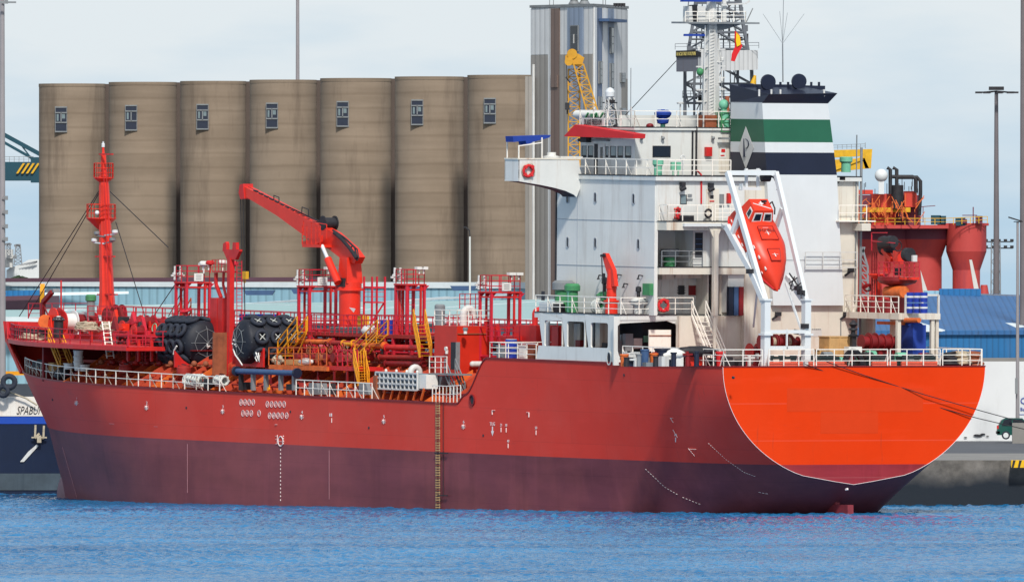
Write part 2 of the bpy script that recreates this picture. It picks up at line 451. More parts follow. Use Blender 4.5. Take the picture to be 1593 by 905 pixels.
ed = [(c0, QY), (kc.x, QY), (kf.x, kf.y)]; inn = [(c0, QY+55), (kc.x+18, QY+55), (kf.x+20, kf.y+12)]
mb.add([(x, y, 3.09) for x, y in ed+inn], [(0, 3, 4, 1), (1, 4, 5, 2)])
tag(mb.build('quay_apron', 'concrete'), kind='structure')
mb = MB()
for (a, b) in ((ed[0], ed[1]), (ed[1], ed[2])):
    d = (Vector(b)-Vector(a)).normalized(); n_ = Vector((-d.y, d.x)) * -1
    if n_.y < 0: n_ = -n_
    mb.prism([(a[0], a[1], -3), (b[0], b[1], -3), (b[0], b[1], 3.10), (a[0], a[1], 3.10)], (n_.x*1.2, n_.y*1.2, 0))
tag(mb.build('quay_wall', 'quay'), 'weathered concrete quay wall with a dark band above the water', 'quay wall')
# quay coping blocks in yellow and black at the right edge
mb = MB()
q = W(1573, 722, 1215)
mb.box((q.x, q.y-.28, 2.62), (q.x+1.2, q.y+.6, 3.12))
o = solo(mb, 'quay_fender', paint('yellow black stripes', (226, 178, 20), .5, .1, 2), 'yellow and black striped corner fender on the quay edge', 'fender', (q.x+.6, q.y, 3.05))
mb = MB()
for k in range(3): mb.prism([(q.x+.02+k*.42, q.y-.30, 2.63), (q.x+.16+k*.42, q.y-.30, 2.63), (q.x+.30+k*.42, q.y-.30, 3.11), (q.x+.12+k*.42, q.y-.30, 3.11)], (0, .015, 0))
BASE[o.name] = Vector((q.x+.6, q.y, 3.05)); mb.build('black_stripe', 'dark', o)
# ================================================================== warehouses
def corrugated(name, rgb, pitch=.35, dark=.75, dirt=.2, depth=.05):
    m = paint(name, rgb, .55, .06, .4, dirt, (100, 95, 90), (1, 1, .1))
    t = m.node_tree; b = t.nodes['Principled BSDF']
    tcn = t.nodes.new('ShaderNodeTexCoord'); w = t.nodes.new('ShaderNodeTexWave')
    w.wave_type = 'BANDS'; w.bands_direction = 'X'; w.inputs['Scale'].default_value = 1/pitch/3.18; w.inputs['Distortion'].default_value = .0
    t.links.new(tcn.outputs['Object'], w.inputs['Vector'])
    rr_ = t.nodes.new('ShaderNodeValToRGB'); rr_.color_ramp.elements[0].position = .0; rr_.color_ramp.elements[1].position = .3
    rr_.color_ramp.elements[0].color = (dark, dark, dark, 1); rr_.color_ramp.elements[1].color = (1, 1, 1, 1)  # rib grooves darkened in the colour in place of their shade
    mm = t.nodes.new('ShaderNodeMix'); mm.data_type = 'RGBA'; mm.blend_type = 'MULTIPLY'; mm.inputs[0].default_value = 1
    t.links.new(b.inputs['Base Color'].links[0].from_socket, mm.inputs[6]); t.links.new(w.outputs['Fac'], rr_.inputs[0]); t.links.new(rr_.outputs[0], mm.inputs[7]); t.links.new(mm.outputs[2], b.inputs['Base Color'])
    bn = t.nodes.new('ShaderNodeBump'); bn.inputs['Strength'].default_value = 1; bn.inputs['Distance'].default_value = depth
    t.links.new(w.outputs['Fac'], bn.inputs['Height']); t.links.new(bn.outputs[0], b.inputs['Normal'])
    return m
M['c_paleblue'] = corrugated('pale blue corrugated sheet', (140, 180, 196), .7, depth=.012)
M['c_blue'] = corrugated('blue corrugated sheet', (30, 100, 152), .45, depth=.02)
M['c_blueroof'] = corrugated('blue corrugated roof', (48, 96, 146), .5, dirt=.45, depth=.02)
M['c_greenroof'] = paint('pale green roof sheet', (150, 178, 176), .6, .08, .15, .3, (120, 140, 138), (.15, .15, .15))
M['maroon'] = paint('maroon sheet', (96, 66, 78), .6, .12, .2)
M['roof_white'] = paint('white roof strip', (208, 218, 220), .5, .08, .3, .3, (150, 160, 160), (.5, .5, .5))
M['plaster'] = paint('white plaster wall', (206, 208, 208), .8, .05, .15, .45, (150, 146, 140), (.25, .25, .06), bump=.05)
def quad(mb, a, b, c, d, th=.3):
    """thick panel: four corners given as px,py,depth"""
    P = [W(*k) if not isinstance(k, Vector) else k for k in (a, b, c, d)]
    n = (P[1]-P[0]).cross(P[3]-P[0]).normalized()
    if n.y < 0: n = -n
    return mb.prism(P, n*th)
# long maroon-roofed shed at the foot of the silos
Y1 = 1620
t = thing('warehouse', 'long low shed with maroon roof edge and pale blue wall before the silos', 'warehouse', W(250, 500, Y1))
mb = MB(); quad(mb, (-160, 520, Y1), (860, 520, Y1-40), (860, 447, Y1-40), (-160, 443, Y1), 4); mb.build('wall', 'c_paleblue', t)
mb = MB(); quad(mb, (-160, 439, Y1-.3), (540, 437.5, Y1-40*.875-.3), (540, 431, Y1-40*.875-.3), (-160, 433, Y1-.3), 1.0); mb.build('roof_edge', 'maroon', t)
mb = MB(); quad(mb, (-160, 444, Y1-.2), (860, 449, Y1-40.2), (860, 439, Y1-40.2), (-160, 438, Y1-.2), 1.0); mb.build('eave', 'roof_white', t)
# near transit shed with pale green roof behind the tanker
Yr, Yf = 1500, 1395
t = thing('warehouse', 'wide shed with pale green roof and white roof strips behind the red tanker', 'warehouse', W(350, 560, Yf))
mb = MB(); quad(mb, (-120, 500, Yf), (980, 500, Yf-20), (980, 464, Yr-20), (-120, 478, Yr), .3); mb.build('roof', 'c_greenroof', t)
mb = MB(); quad(mb, (-120, 640, Yf+2), (980, 640, Yf-18), (980, 500, Yf-18), (-120, 500, Yf+2), .4); mb.build('front_wall', 'c_paleblue', t)
mb = MB(); quad(mb, (-120, 503, Yf-.5), (980, 503, Yf-20.5), (980, 497, Yf-20.5), (-120, 492, Yf-.5), .4); mb.build('eave', 'roof_white', t)
mb = MB(); quad(mb, (-120, 585, Yf-.3), (60, 583, Yf-3), (60, 577, Yf-3), (-120, 578, Yf-.3), .3); mb.build('yellow_beam', 'yellow', t)
for (x0, y0, x1, y1) in ((105, 481, 330, 471), (330, 475, 470, 466), (380, 472, 560, 478), (585, 470, 700, 461), (640, 466, 812, 456), (560, 482, 660, 474), (690, 478, 850, 468)):
    def yr(x, y):      # depth of the roof plane at a pixel
        k = (500-y)/(500-lerp(478, 464, (x+120)/1100)); return lerp(Yf-20*(x+120)/1100, Yr-20*(x+120)/1100, k) - 1.2
    mb = MB(); quad(mb, (x0, y0+2.6, yr(x0, y0)), (x1, y1+2.6, yr(x1, y1)), (x1, y1, yr(x1, y1)), (x0, y0, yr(x0, y0)), .35); mb.build('roof_strip', 'roof_white', t)
for (x0, x1, y) in ((378, 428, 455), (452, 486, 453), (632, 662, 449), (700, 742, 448)):
    mb = MB(); a = W(x0, y+4.5, Yr+40); b = W(x1, y-4, Yr+40); mb.prism([W(x0, y-3.5, Yr+40), W(x1, y-3.5, Yr+40), W(x1-5, y+4, Yr+40), W(x0+5, y+4, Yr+40)], (0, 4, 0)); mb.build('roof_ventilator', 'steel_blue', t)
# maroon gabled shed at the far left
t = thing('warehouse', 'maroon shed wall under a blue eave beyond the bow at the left edge', 'warehouse', W(30, 500, 1480))
mb = MB(); quad(mb, (-90, 492, 1480), (62, 489, 1478), (62, 457, 1478), (-90, 462, 1480), 6); mb.build('wall', 'maroon', t)
mb = MB(); quad(mb, (-90, 463, 1478.5), (70, 459, 1476.5), (70, 451, 1476.5), (-90, 454, 1478.5), .6); mb.build('eave', 'c_blue', t)
mb = MB(); quad(mb, (62, 495, 1477), (69, 495, 1477), (69, 453, 1476), (62, 453, 1476), 1.5); mb.build('corner_post', 'yellow', t)
mb = MB(); quad(mb, (70, 460, 1474), (200, 457, 1474), (200, 453, 1474), (70, 455, 1474), .5); mb.build('roof_beam', 'roof_white', t)
# blue warehouse at the right
t = thing('warehouse', 'blue corrugated warehouse with a pitched roof above a long white wall on the quay', 'warehouse', W(1560, 560, 1392))
mb = MB(); quad(mb, (1330, 562, 1388), (1760, 562, 1388), (1760, 513, 1388), (1330, 514, 1388), .4); mb.build('wall', 'c_blue', t)
mb = MB(); quad(mb, (1325, 515, 1387.7), (1765, 514, 1387.7), (1765, 464, 1440), (1440, 454, 1440), .3); mb.build('roof', 'c_blueroof', t)
mb = MB(); quad(mb, (1462, 460, 1436), (1526, 460, 1436), (1526, 449, 1436), (1462, 449, 1436), 3); mb.build('ridge_cap', 'c_blue', t)
mb = MB(); quad(mb, (1524, 464, 1438), (1760, 472, 1438), (1760, 466, 1438), (1524, 457, 1438), 2.5); mb.build('ridge_sheet', 'concrete', t)
mb = MB(); quad(mb, (1438, 464, 1437), (1464, 464, 1437), (1464, 452, 1437), (1438, 452, 1437), 2.5); mb.build('pale_gable', 'c_paleblue', t)
def on(x, y): k = (514-y)/(514-459); return lerp(1387.7, 1440, k)-.9
for pts in (((1513, 480), (1526, 479), (1596, 508), (1580, 509)), ((1400, 502), (1428, 500), (1470, 513), (1440, 513.5))):
    mb = MB(); quad(mb, *[(x, y, on(x, y)) for x, y in pts], .12); mb.build('skylight', 'roof_white', t)
mb = MB(); quad(mb, (1325, 563, 1385.5), (1765, 563, 1385.5), (1765, 556, 1385.5), (1325, 557, 1385.5), 1.5); mb.build('gutter', 'concrete', t)
mb = MB(); quad(mb, (1300, 686, 1384), (1765, 686, 1384), (1765, 562, 1384), (1300, 562, 1384), .8); o = mb.build('boundary_wall', 'plaster')
tag(o, 'long white plastered wall with stains along the quay road below the blue warehouse', 'wall')
mb = MB()
for (x, y, w_, h_) in ((1521, 677, 9, 2.4), (1529, 675, 5, 1.6), (1502, 680, 3, 1), (1536, 678, 3, .8)):
    mb.prism([W(x+w_*math.cos(a)*random.uniform(.7, 1), y+h_*math.sin(a)*random.uniform(.7, 1), 1383.9) for a in [i*math.pi/6 for i in range(12)]], (0, -.02, 0))
mb.build('plaster_damage', 'dark', o)
# ================================================================== silos
def silo_material():
    m = paint('silo concrete', (139, 124, 107), .9, .14, .12, .8, (92, 80, 70), (.35, .35, .045), bump=.1)
    t = m.node_tree; b = t.nodes['Principled BSDF']; src = b.inputs['Base Color'].links[0].from_socket
    tcn = t.nodes.new('ShaderNodeTexCoord'); mp_ = t.nodes.new('ShaderNodeMapping'); mp_.inputs['Scale'].default_value = (.06, .06, .75)
    n = t.nodes.new('ShaderNodeTexNoise'); n.inputs['Scale'].default_value = 1; n.inputs['Detail'].default_value = 5
    r = t.nodes.new('ShaderNodeValToRGB'); r.color_ramp.elements[0].position = .42; r.color_ramp.elements[1].position = .6
    r.color_ramp.elements[0].color = (.84, .83, .82, 1); r.color_ramp.elements[1].color = (1.0, 1.0, 1.0, 1)
    x = t.nodes.new('ShaderNodeMix'); x.data_type = 'RGBA'; x.blend_type = 'MULTIPLY'; x.inputs[0].default_value = 1
    t.links.new(tcn.outputs['Object'], mp_.inputs[0]); t.links.new(mp_.outputs[0], n.inputs['Vector']); t.links.new(n.outputs['Fac'], r.inputs[0])
    # thin lift lines left by the slip form
    wv = t.nodes.new('ShaderNodeTexWave'); wv.wave_type = 'BANDS'; wv.bands_direction = 'Z'; wv.inputs['Scale'].default_value = .24; wv.inputs['Distortion'].default_value = .6; wv.inputs['Detail'].default_value = 3
    t.links.new(tcn.outputs['Object'], wv.inputs['Vector'])
    r3 = t.nodes.new('ShaderNodeValToRGB'); r3.color_ramp.elements[0].position = .0; r3.color_ramp.elements[1].position = .14
    r3.color_ramp.elements[0].color = (.88, .87, .86, 1); r3.color_ramp.elements[1].color = (1, 1, 1, 1)
    t.links.new(wv.outputs['Fac'], r3.inputs[0])
    x2 = t.nodes.new('ShaderNodeMix'); x2.data_type = 'RGBA'; x2.blend_type = 'MULTIPLY'; x2.inputs[0].default_value = 1
    t.links.new(src, x.inputs[6]); t.links.new(r.outputs[0], x.inputs[7]); t.links.new(x.outputs[2], x2.inputs[6]); t.links.new(r3.outputs[0], x2.inputs[7])
    t.links.new(x2.outputs[2], b.inputs['Base Color'])
    gp = t.nodes.new('ShaderNodeNewGeometry')
    for lk in list(t.links):
        if lk.from_node.type == 'TEX_COORD': d_ = lk.to_socket; t.links.remove(lk); t.links.new(gp.outputs['Position'], d_)
    return m
M['silo'] = silo_material()
M['silo_gap'] = paint('concrete darkened for shade between the silos', (84, 74, 68), .9, .15, .3)  # colour darkened to stand in for the deep shade of the recess
edges = [62, 171, 282, 390, 500, 616, 729, 826]
tops = [130, 127.5, 126, 124, 121.5, 119, 116.5]
nth = ['leftmost', 'second', 'third', 'fourth', 'fifth', 'sixth', 'last']
where = ['leftmost concrete silo, standing free beside the blue harbour crane boom', 'second concrete silo from the left, behind the gap right of the red foremast',
         'third concrete silo from the left, above the red hose towers and fork mast', 'fourth concrete silo from the left, behind the raised jib tip of the red deck crane',
         'fifth concrete silo from the left, behind the red deck crane post', 'middle right concrete silo, sixth from the left', 'rightmost concrete silo, next to the corrugated elevator tower']
for i in range(7):
    Y = 1700 - 12*i; x0, x1 = edges[i], edges[i+1]; wv = (x1-x0)-(9 if i < 6 else -8)
    r = (wv/2)/FPX*Y*1.03; c = W(x0+wv/2, 500, Y+r); zt = W(0, tops[i], Y).z
    t = thing('grain_silo', where[i], 'silo', (c.x, c.y, 3), 'concrete grain silos in a row')
    mb = MB(); mb.lathe([(0, r), (zt-3-.3, r), (zt-3-.3, r+.03), (zt-3, r+.03)], (c.x, c.y, 3), n=48)
    mb.build('silo_shell', 'silo', t)
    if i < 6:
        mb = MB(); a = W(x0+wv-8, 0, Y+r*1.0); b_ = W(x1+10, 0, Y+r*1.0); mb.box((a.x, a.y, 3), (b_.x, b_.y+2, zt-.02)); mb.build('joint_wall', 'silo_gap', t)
    wx = x0+33 if i else 95
    a = W(wx-9.5, tops[i]+36, Y); b_ = W(wx+9.5, tops[i]+76, Y)
    y = c.y - math.sqrt(max(.1, r*r-((a.x+b_.x)/2-c.x)**2)) - .25
    mb = MB(); mb.box((a.x, y, b_.z), (b_.x, y+1.3, b_.z+.12)); mb.box((a.x, y, a.z-.12), (b_.x, y+1.3, a.z)); mb.box((a.x, y+.02, b_.z), (a.x+.06, y+1.3, a.z)); mb.box((b_.x-.06, y+.02, b_.z), (b_.x, y+1.3, a.z))
    mz = lerp(b_.z, a.z, .38); mz2 = lerp(b_.z, a.z, .76); mb.box((a.x, y-.02, mz-.06), (b_.x, y+.2, mz+.06)); mb.box((a.x, y-.02, mz2-.06), (b_.x, y+.2, mz2+.06)); mb.box(((a.x+b_.x)/2-.05, y-.02, mz), ((a.x+b_.x)/2+.05, y+.2, mz2))
    f = mb.build('window', 'steel', t)
    mb = MB(); mb.box((a.x+.08, y+.06, b_.z+.1), (b_.x-.08, y+.12, a.z-.1)); mb.build('pane', 'dark_pane', f)
    mb = MB(); mb.box((a.x+.16, y+.04, mz+.14), (lerp(a.x, b_.x, .3), y+.058, mz2-.14))
    if i != 1: mb.box(((a.x+b_.x)/2+.08, y+.04, lerp(mz, mz2, .4)), (b_.x-.2, y+.058, mz2-.12))
    mb.build('pale_pane', 'pale_glass', f)
# ------------------------------------------------------------------ elevator tower
for nm, rgb in (('c_t1', (196, 198, 198)), ('c_t2', (112, 96, 88)), ('c_t3', (128, 142, 160)), ('c_t4', (142, 138, 132)), ('c_t5', (214, 216, 216)), ('c_t6', (104, 120, 146))):
    M[nm] = corrugated(nm.replace('c_t', 'tower sheet '), tuple(int(v*1.02) for v in rgb), .42, dirt=.25, depth=.012)
YT = 1560
cx = 923
Tc = W(cx, 500, YT)
dl = (W(826, 0, YT+9) - W(cx, 0, YT)); dl.z = 0; dr = (W(976, 0, YT+14) - W(cx, 0, YT)); dr.z = 0
def TP(fl, y, off=0):     # point on the tower: fl<=0 on the left face at pixel x, fl>0 ..; y = pixel height at the corner
    z = W(0, y, YT).z
    if fl <= cx:
        k = (cx-fl)/(cx-826); p = Vector((Tc.x, Tc.y, 0)) + dl*k; n = Vector((dl.y, -dl.x, 0)).normalized()
    else:
        k = (fl-cx)/(976-cx); p = Vector((Tc.x, Tc.y, 0)) + dr*k; n = Vector((dr.y, -dr.x, 0)).normalized()
    if n.y > 0: n = -n
    p = p + n*off; p.z = z
    return p, n
t = thing('elevator_tower', 'tall corrugated tower clad in grey, brown and blue strips at the silos end', 'tower', (Tc.x, Tc.y, 3))
mb = MB(); zt = W(0, 10, YT).z
base = [Vector((Tc.x, Tc.y, 3)), Vector((Tc.x, Tc.y, 3))+dl, Vector((Tc.x, Tc.y, 3))+dl+dr, Vector((Tc.x, Tc.y, 3))+dr]
base = [p*1 for p in base]; cc = sum(base, Vector())/4; mb.prism([cc+(p-cc)*.995 for p in base], (0, 0, zt-3)); mb.build('wall', 'c_t1', t)
def panel(x0, x1, y0, y1, mat, th=.06, nm='cladding_strip'):
    a, n = TP(x0, y1, th); b, _ = TP(x1, y1, th) if (x1 <= cx) == (x0 <= cx) else TP(x1-.01, y1, th); z1 = W(0, y0, YT).z
    mb = MB(); mb.prism([a, b, Vector((b.x, b.y, z1)), Vector((a.x, a.y, z1))], -n*(th+.05)); return mb.build(nm, mat, t)
panel(826.5, 854, 84, 460, 'c_t4'); panel(854, 858, 12, 460, 'c_t1', .09); panel(858, 871, 12, 460, 'c_t2', .09); panel(871.2, 884, 84, 460, 'c_t4'); panel(884.2, 908, 12, 460, 'c_t3', .1)
panel(908.3, 922, 84, 460, 'c_t4', .05); panel(826.5, 858, 12, 83.5, 'c_t1'); panel(923.5, 927, 12, 460, 'c_t5', .09); panel(927.2, 936, 12, 460, 'c_t6', .06)
panel(936.3, 944, 12, 460, 'c_t5', .09); panel(944.2, 954, 12, 460, 'c_t3', .07); panel(954.3, 976, 12, 460, 'c_t1', .05); panel(966, 975, 120, 185, 'c_t4', .07)
for (x0, x1, y0, y1) in ((890, 902, 39, 80), (946.5, 952, 41, 82), (946.5, 952, 97, 136), (929, 934, 150, 175), (963, 970, 111, 126), (963, 971, 166, 182), (929, 934, 95, 130), (859.5, 869.5, 116, 135)):
    f = panel(x0, x1, y0, y1, 'c_t2' if x0 == 859.5 else 'steel', .2, 'window')
    if x0 != 859.5:
        for k0_, k1_ in ((.03, .34), (.37, .62), (.65, .97)):
            a, n = TP(x0+.9, lerp(y0, y1, k1_), .23); b, _ = TP(x1-.9, lerp(y0, y1, k1_), .23); z1 = W(0, lerp(y0, y1, k0_), YT).z
            mb = MB(); mb.prism([a, b, Vector((b.x, b.y, z1)), Vector((a.x, a.y, z1))], -n*.05); mb.build('pane', 'glass', f)
        if x0 == 890:
            a, n = TP(895.6, 67, .26); b, _ = TP(897, 67, .26); z1 = W(0, 53, YT).z; mb = MB(); mb.prism([a, b, Vector((b.x, b.y, z1)), Vector((a.x, a.y, z1))], -n*.05); mb.build('mullion', 'mast_grey', f)
mb = MB(); a, n = TP(930, 33, .1); b, _ = TP(958, 33, .1); mb.prism([a, b, b+Vector((0, 0, .25)), a+Vector((0, 0, .25))], n*.9); mb.build('canopy', 'steel_blue', t)
mb = MB(); w1 = [p+(p-cc).normalized()*.15 for p in base]; [p.__setattr__('z', zt) for p in w1]; mb.prism(w1, (0, 0, .22)); mb.build('parapet', 'steel', t)
for x in (893, 909):
    q = W(x, 8, YT+6); mb = MB(); mb.lathe([(-.4, .22), (.1, .22), (.3, .5), (.62, .3), (.7, .42), (1.2, .42), (1.4, .2)], (q.x, q.y, zt), n=12); mb.build('roof_ventilator', 'steel', t)
for x in (855, 861, 942, 938):
    q = W(x, 8, YT+8); mb = MB(); mb.bar((q.x, q.y, zt), (q.x, q.y, zt+1.6), .07); mb.build('aerial', 'steel', t)
mb = MB()
for k in range(4): q = W(958+k*4.5, 6, YT+6); mb.bar((q.x, q.y, zt), (q.x-.15, q.y, zt+.3), .06); mb.box((q.x-.22, q.y-.1, zt+.1), (q.x+.08, q.y+.15, zt+.36))
mb.build('floodlights', 'dark', t)
# annex between silo and tower
t2 = thing('stair_annex', 'narrow corrugated annex with a white pipe between the last silo and the tower', 'annex', W(822, 500, YT+6))
a = W(817, 460, YT+8); b = W(828, 119, YT+8); mb = MB(); mb.box((a.x, a.y, 3), (b.x, a.y+6, b.z)); mb.build('wall', 'c_t4', t2)
a = W(830, 0, YT+2); mb = MB(); mb.cyl((a.x, a.y, 3), (a.x, a.y, W(0, 100, YT).z), .12, 8); mb.build('drainpipe', 'mast_grey', t2)
# ================================================================== poles and lamps
def mast_pole(name, label, x, y0, y1, Y, r0, r1, mat, cat='pole', grp=None):
    a = W(x, y1, Y); z0 = a.z; zt_ = W(x, y0, Y).z
    t = thing(name, label, cat, (a.x, a.y, 3.05), grp)
    mb = MB(); mb.cyl((a.x, a.y, 3.05), (a.x, a.y, zt_), r0, 14, r1); mb.build('pole', mat, t)
    return t, Vector((a.x, a.y, zt_))
M['pole_grey'] = paint('galvanised pole', (138, 134, 136), .45, .08, .6, .1)
M['pole_dark'] = paint('weathered pole', (104, 98, 100), .6, .12, .6, .2)
t, p = mast_pole('light_mast', 'very tall pale pole at the left edge with small boxes partway up', 3.5, -60, 470, 1390, .30, .17, 'pole_grey')
for y in (3, 308, 330, 352, 372):
    q = W(10, y, 1389.6); mb = MB(); mb.box((q.x-.12, q.y-.1, q.z-.16), (q.x+.12, q.y+.1, q.z+.16)); mb.bar((p.x, q.y, q.z), (q.x, q.y, q.z), .08); mb.build('junction_box', 'steel', t)
q = W(9, 4, 1389); mb = MB(); mb.bar((p.x-.6, q.y, q.z), (p.x+1.1, q.y, q.z), .14); mb.build('cross_arm', 'steel', t)
t, p = mast_pole('floodlight_mast', 'thin tapered pole rising behind the silos with its top outside the photo', 463, -50, 300, 1780, .28, .16, 'pole_grey')
mb = MB(); mb.bar(p+Vector((-1.5, 0, -.2)), p+Vector((1.5, 0, -.2)), .2); mb.build('lamp_head', 'steel', t)
t, p = mast_pole('floodlight_mast', 'tall grey floodlight mast with a wide ring of lamps above the blue warehouse', 1550, 142, 690, 1450, .34, .15, 'pole_dark')
mb = MB()
for i in range(9):
    a = i*2*math.pi/9; e = Vector((math.cos(a)*1.5, math.sin(a)*1.5, -.12)); mb.bar(p, p+e*.8, .1); mb.box(p+e-Vector((.28, .25, .06)), p+e+Vector((.28, .25, .08)))
mb.box(p+Vector((-.6, -.5, .08)), p+Vector((.6, .5, .36))); mb.build('lamp_head', 'dark', t)
t, p = mast_pole('floodlight_mast', 'thick dark brown pole cut by the right edge of the photo', 1591.5, -60, 690, 1395, .30, .18, 'pole_dark')
mb = MB(); mb.bar(p, p+Vector((0, 0, .4)), .4); mb.build('pole_cap', 'steel', t)
t, p = mast_pole('street_lamp', 'slim grey lamp post with a flat lamp on the quay road near the green car', 1583, 345, 688, 1368, .16, .09, 'pole_grey', 'lamp post')
mb = MB(); mb.bar(p+Vector((-.7, 0, .35)), p+Vector((.35, 0, .02)), .5, .1); mb.bar(p+Vector((-.3, 0, 0)), p+Vector((.4, 0, 0)), .06); mb.build('lamp_head', 'dark', t)
q = W(1583, 600, 1367.7); mb = MB(); mb.box((q.x-.2, q.y-.2, q.z-.6), (q.x, q.y, q.z+.6)); mb.build('control_box', 'steel', t)
t, p = mast_pole('street_lamp', 'white lamp post with a curved lamp standing before the rightmost silo', 731, 368, 500, 1396, .09, .07, 'mast_grey', 'lamp post')
mb = MB(); mb.path([p, p+Vector((-.05, 0, .5)), p+Vector((-.35, 0, .75)), p+Vector((-.5, 0, .7))], .1); mb.build('lamp_arm', 'dark', t)
t, p = mast_pole('street_lamp', 'small white lamp post at the left edge in front of the maroon shed', 6, 458, 520, 1393, .07, .06, 'mast_grey', 'lamp post')
mb = MB(); mb.bar(p+Vector((-.5, 0, .45)), p+Vector((.15, 0, .05)), .3, .1); mb.build('lamp_head', 'dark', t)
# lattice floodlight tower
a = W(1549, 460, 1900); t = thing('lattice_mast', 'thin lattice floodlight tower with two lamp rows beyond the blue warehouse', 'mast', (a.x, a.y, 3.05))
mb = MB(); lattice(mb, (a.x, a.y, 3), (a.x, a.y, W(0, 376, 1900).z), 1.2, .9, 16, .05); mb.build('lattice', 'lattice', t)
for y in (376, 386):
    mb = MB(); z = W(0, y, 1900).z; mb.bar((a.x-1.8, a.y, z), (a.x+1.8, a.y, z), .12)
    for k in range(6): mb.box((a.x-1.7+k*.68-.18, a.y-.5, z-.02), (a.x-1.7+k*.68+.18, a.y, z+.28))
    mb.build('lamp_row', 'dark', t)
# ================================================================== harbour crane boom, far ship at the left
a = W(55, 250, 1900)
M['teal'] = paint('dark teal crane paint', (22, 66, 80), .5, .1, .2)
t = thing('harbour_crane', 'dark teal quay crane boom with diagonal yellow stripes left of the silos', 'crane', (a.x-15, a.y, 3.05))
mb = MB(); b0 = W(-60, 281, 1900); b1 = W(61, 252, 1900); mb.box((b0.x, b0.y, b0.z), (b1.x, b0.y+3, b1.z)); b2 = W(75, 284, 1900); mb.box((b1.x-.9, b0.y-.05, b2.z), (b1.x+.5, b0.y+3.1, b1.z+.5)); mb.build('boom', 'teal', t)
mb = MB(); mb.bar(W(5, 209, 1901), W(75, 247, 1901), .35, .45); mb.bar(W(-60, 186, 1901), W(5, 209, 1901), .35, .45); mb.bar(W(5, 221, 1901), W(60, 252, 1901), .3); mb.bar(W(30, 222, 1901), W(53, 252, 1901), .15); mb.build('stay', 'teal', t)
for i in range(4):
    x = 25+i*7.6; mb = MB(); mb.prism([W(x, 270, 1899.7), W(x+3.4, 270, 1899.7), W(x+14, 254, 1899.7), W(x+10.4, 254, 1899.7)], (0, .2, 0)); mb.build('warning_stripe', 'crane_yellow', t)
mb = MB(); rail(mb, [W(-60, 252, 1900), W(52, 252, 1900)], .55, .5, 2, .05); mb.build('railing', 'steel', t)
mb = MB(); mb.box((b0.x-30, b0.y-.6, 3), (b0.x-27, b0.y+3, b1.z+10)); mb.build('crane_leg', 'teal', t)
t = thing('white_ship', 'white ship with masts glimpsed between the left pole and the silos', 'ship', W(35, 440, 2100))
mb = MB(); mb.prism([W(10, 446, 2100), W(75, 446, 2100), W(75, 408, 2100), W(58, 403, 2100), W(44, 404, 2100), W(30, 412, 2100), W(16, 416, 2100), W(10, 420, 2100)], (0, 10, 0)); mb.build('upperworks', 'clean_white', t)
mb = MB(); mb.box(W(8, 416, 2098), W(21, 388, 2103)); mb.box(W(10, 402, 2097.5), W(26, 397, 2103)); mb.build('deckhouse', 'mast_grey', t)
mb = MB(); lattice(mb, W(28, 412, 2096), W(28, 380, 2096), .9, .5, 6, .05); lattice(mb, W(14, 400, 2096), W(13, 378, 2096), .5, .4, 5, .05); mb.bar(W(22, 382, 2096), W(32, 382, 2096), .25); mb.bar(W(8, 380, 2096), W(18, 380, 2096), .2)
for k in range(5): mb.bar(W(30+k*5, 412, 2099.5), W(58, 406+k*.4, 2099.5), .06)
mb.build('mast', 'lattice', t)
rg = random.Random(4)
mb = MB()
for k in range(140):
    x = rg.uniform(16, 44); c = W(x, 436-rg.uniform(0, 7)*(1-abs(x-30)/18), 1650)+Vector((0, rg.uniform(-.5, .5), 0)); mb.ball(c, rg.uniform(.08, .2), 6, 4, (1, 1, .7))
c = W(30, 437, 1650)
t = thing('bush', 'small dark green bush between the pole and the leftmost silo', 'bush', (c.x, c.y, 3)); M['leaf'] = paint('dark foliage', (44, 62, 40), .8, .4, 4); mb.build('crown', 'leaf', t)
mb = MB(); mb.bar((c.x, c.y, 3), (c.x, c.y, c.z+.1), .15); mb.build('trunk', 'wood', t)
# ================================================================== bunker vessel at the left
SB = 1285
M['bunk_navy'] = paint('deep navy hull', (10, 26, 52), .4, .15, .5, .2, (40, 50, 60))
t = thing('bunker_vessel', 'navy and white vessel with anchor on its side at the left edge', 'ship', (W(20, 764, SB).x, W(20, 764, SB).y, 0))
def sbx(x0, x1, y0, y1, nm, mat, d=0, th=8, par=None):
    a = W(x0, y1, SB-d); b_ = W(x1, y0, SB-d); mb = MB(); mb.box((a.x, a.y, a.z), (b_.x, a.y+th, b_.z)); return mb.build(nm, mat, par or t)
sbx(-260, 105, 658, 790, 'hull', 'bunk_navy')
sbx(-260, 105, 646, 659, 'blue_band', paint('mid blue band', (20, 66, 158), .45, .06, .5), .05, 8.05)
sbx(-260, 105, 617, 647, 'white_band', paint('cream white bulwark', (214, 208, 198), .5, .08, .8, .45, (170, 110, 60)), .1, 8.1)
sbx(-260, 105, 736, 762, 'boot_top', paint('weathered grey green boot top', (58, 70, 78), .6, .25, .6, .5, (30, 44, 54)), .07, 8.05)
sbx(-260, 105, 597, 618, 'deck_house', paint('dark slate steel', (48, 56, 66), .6, .15, .8), -3, 3)
mb = MB(); mb.text('SPABUNKER', 13/FPX*SB, W(27, 638, SB-.12), (1, 0, .0), (.22, 0, 1), .02, .62, center=False); mb.build('ship_name', 'dark', t)
mb = MB(); mb.torus(W(14, 594, SB-1), (0, 1, 0), .42, .2, 16, 8); mb.torus(W(5, 608, SB-1), (0.3, 1, 0), .35, .17, 16, 8); mb.build('tyre_fender', 'tyre', t)
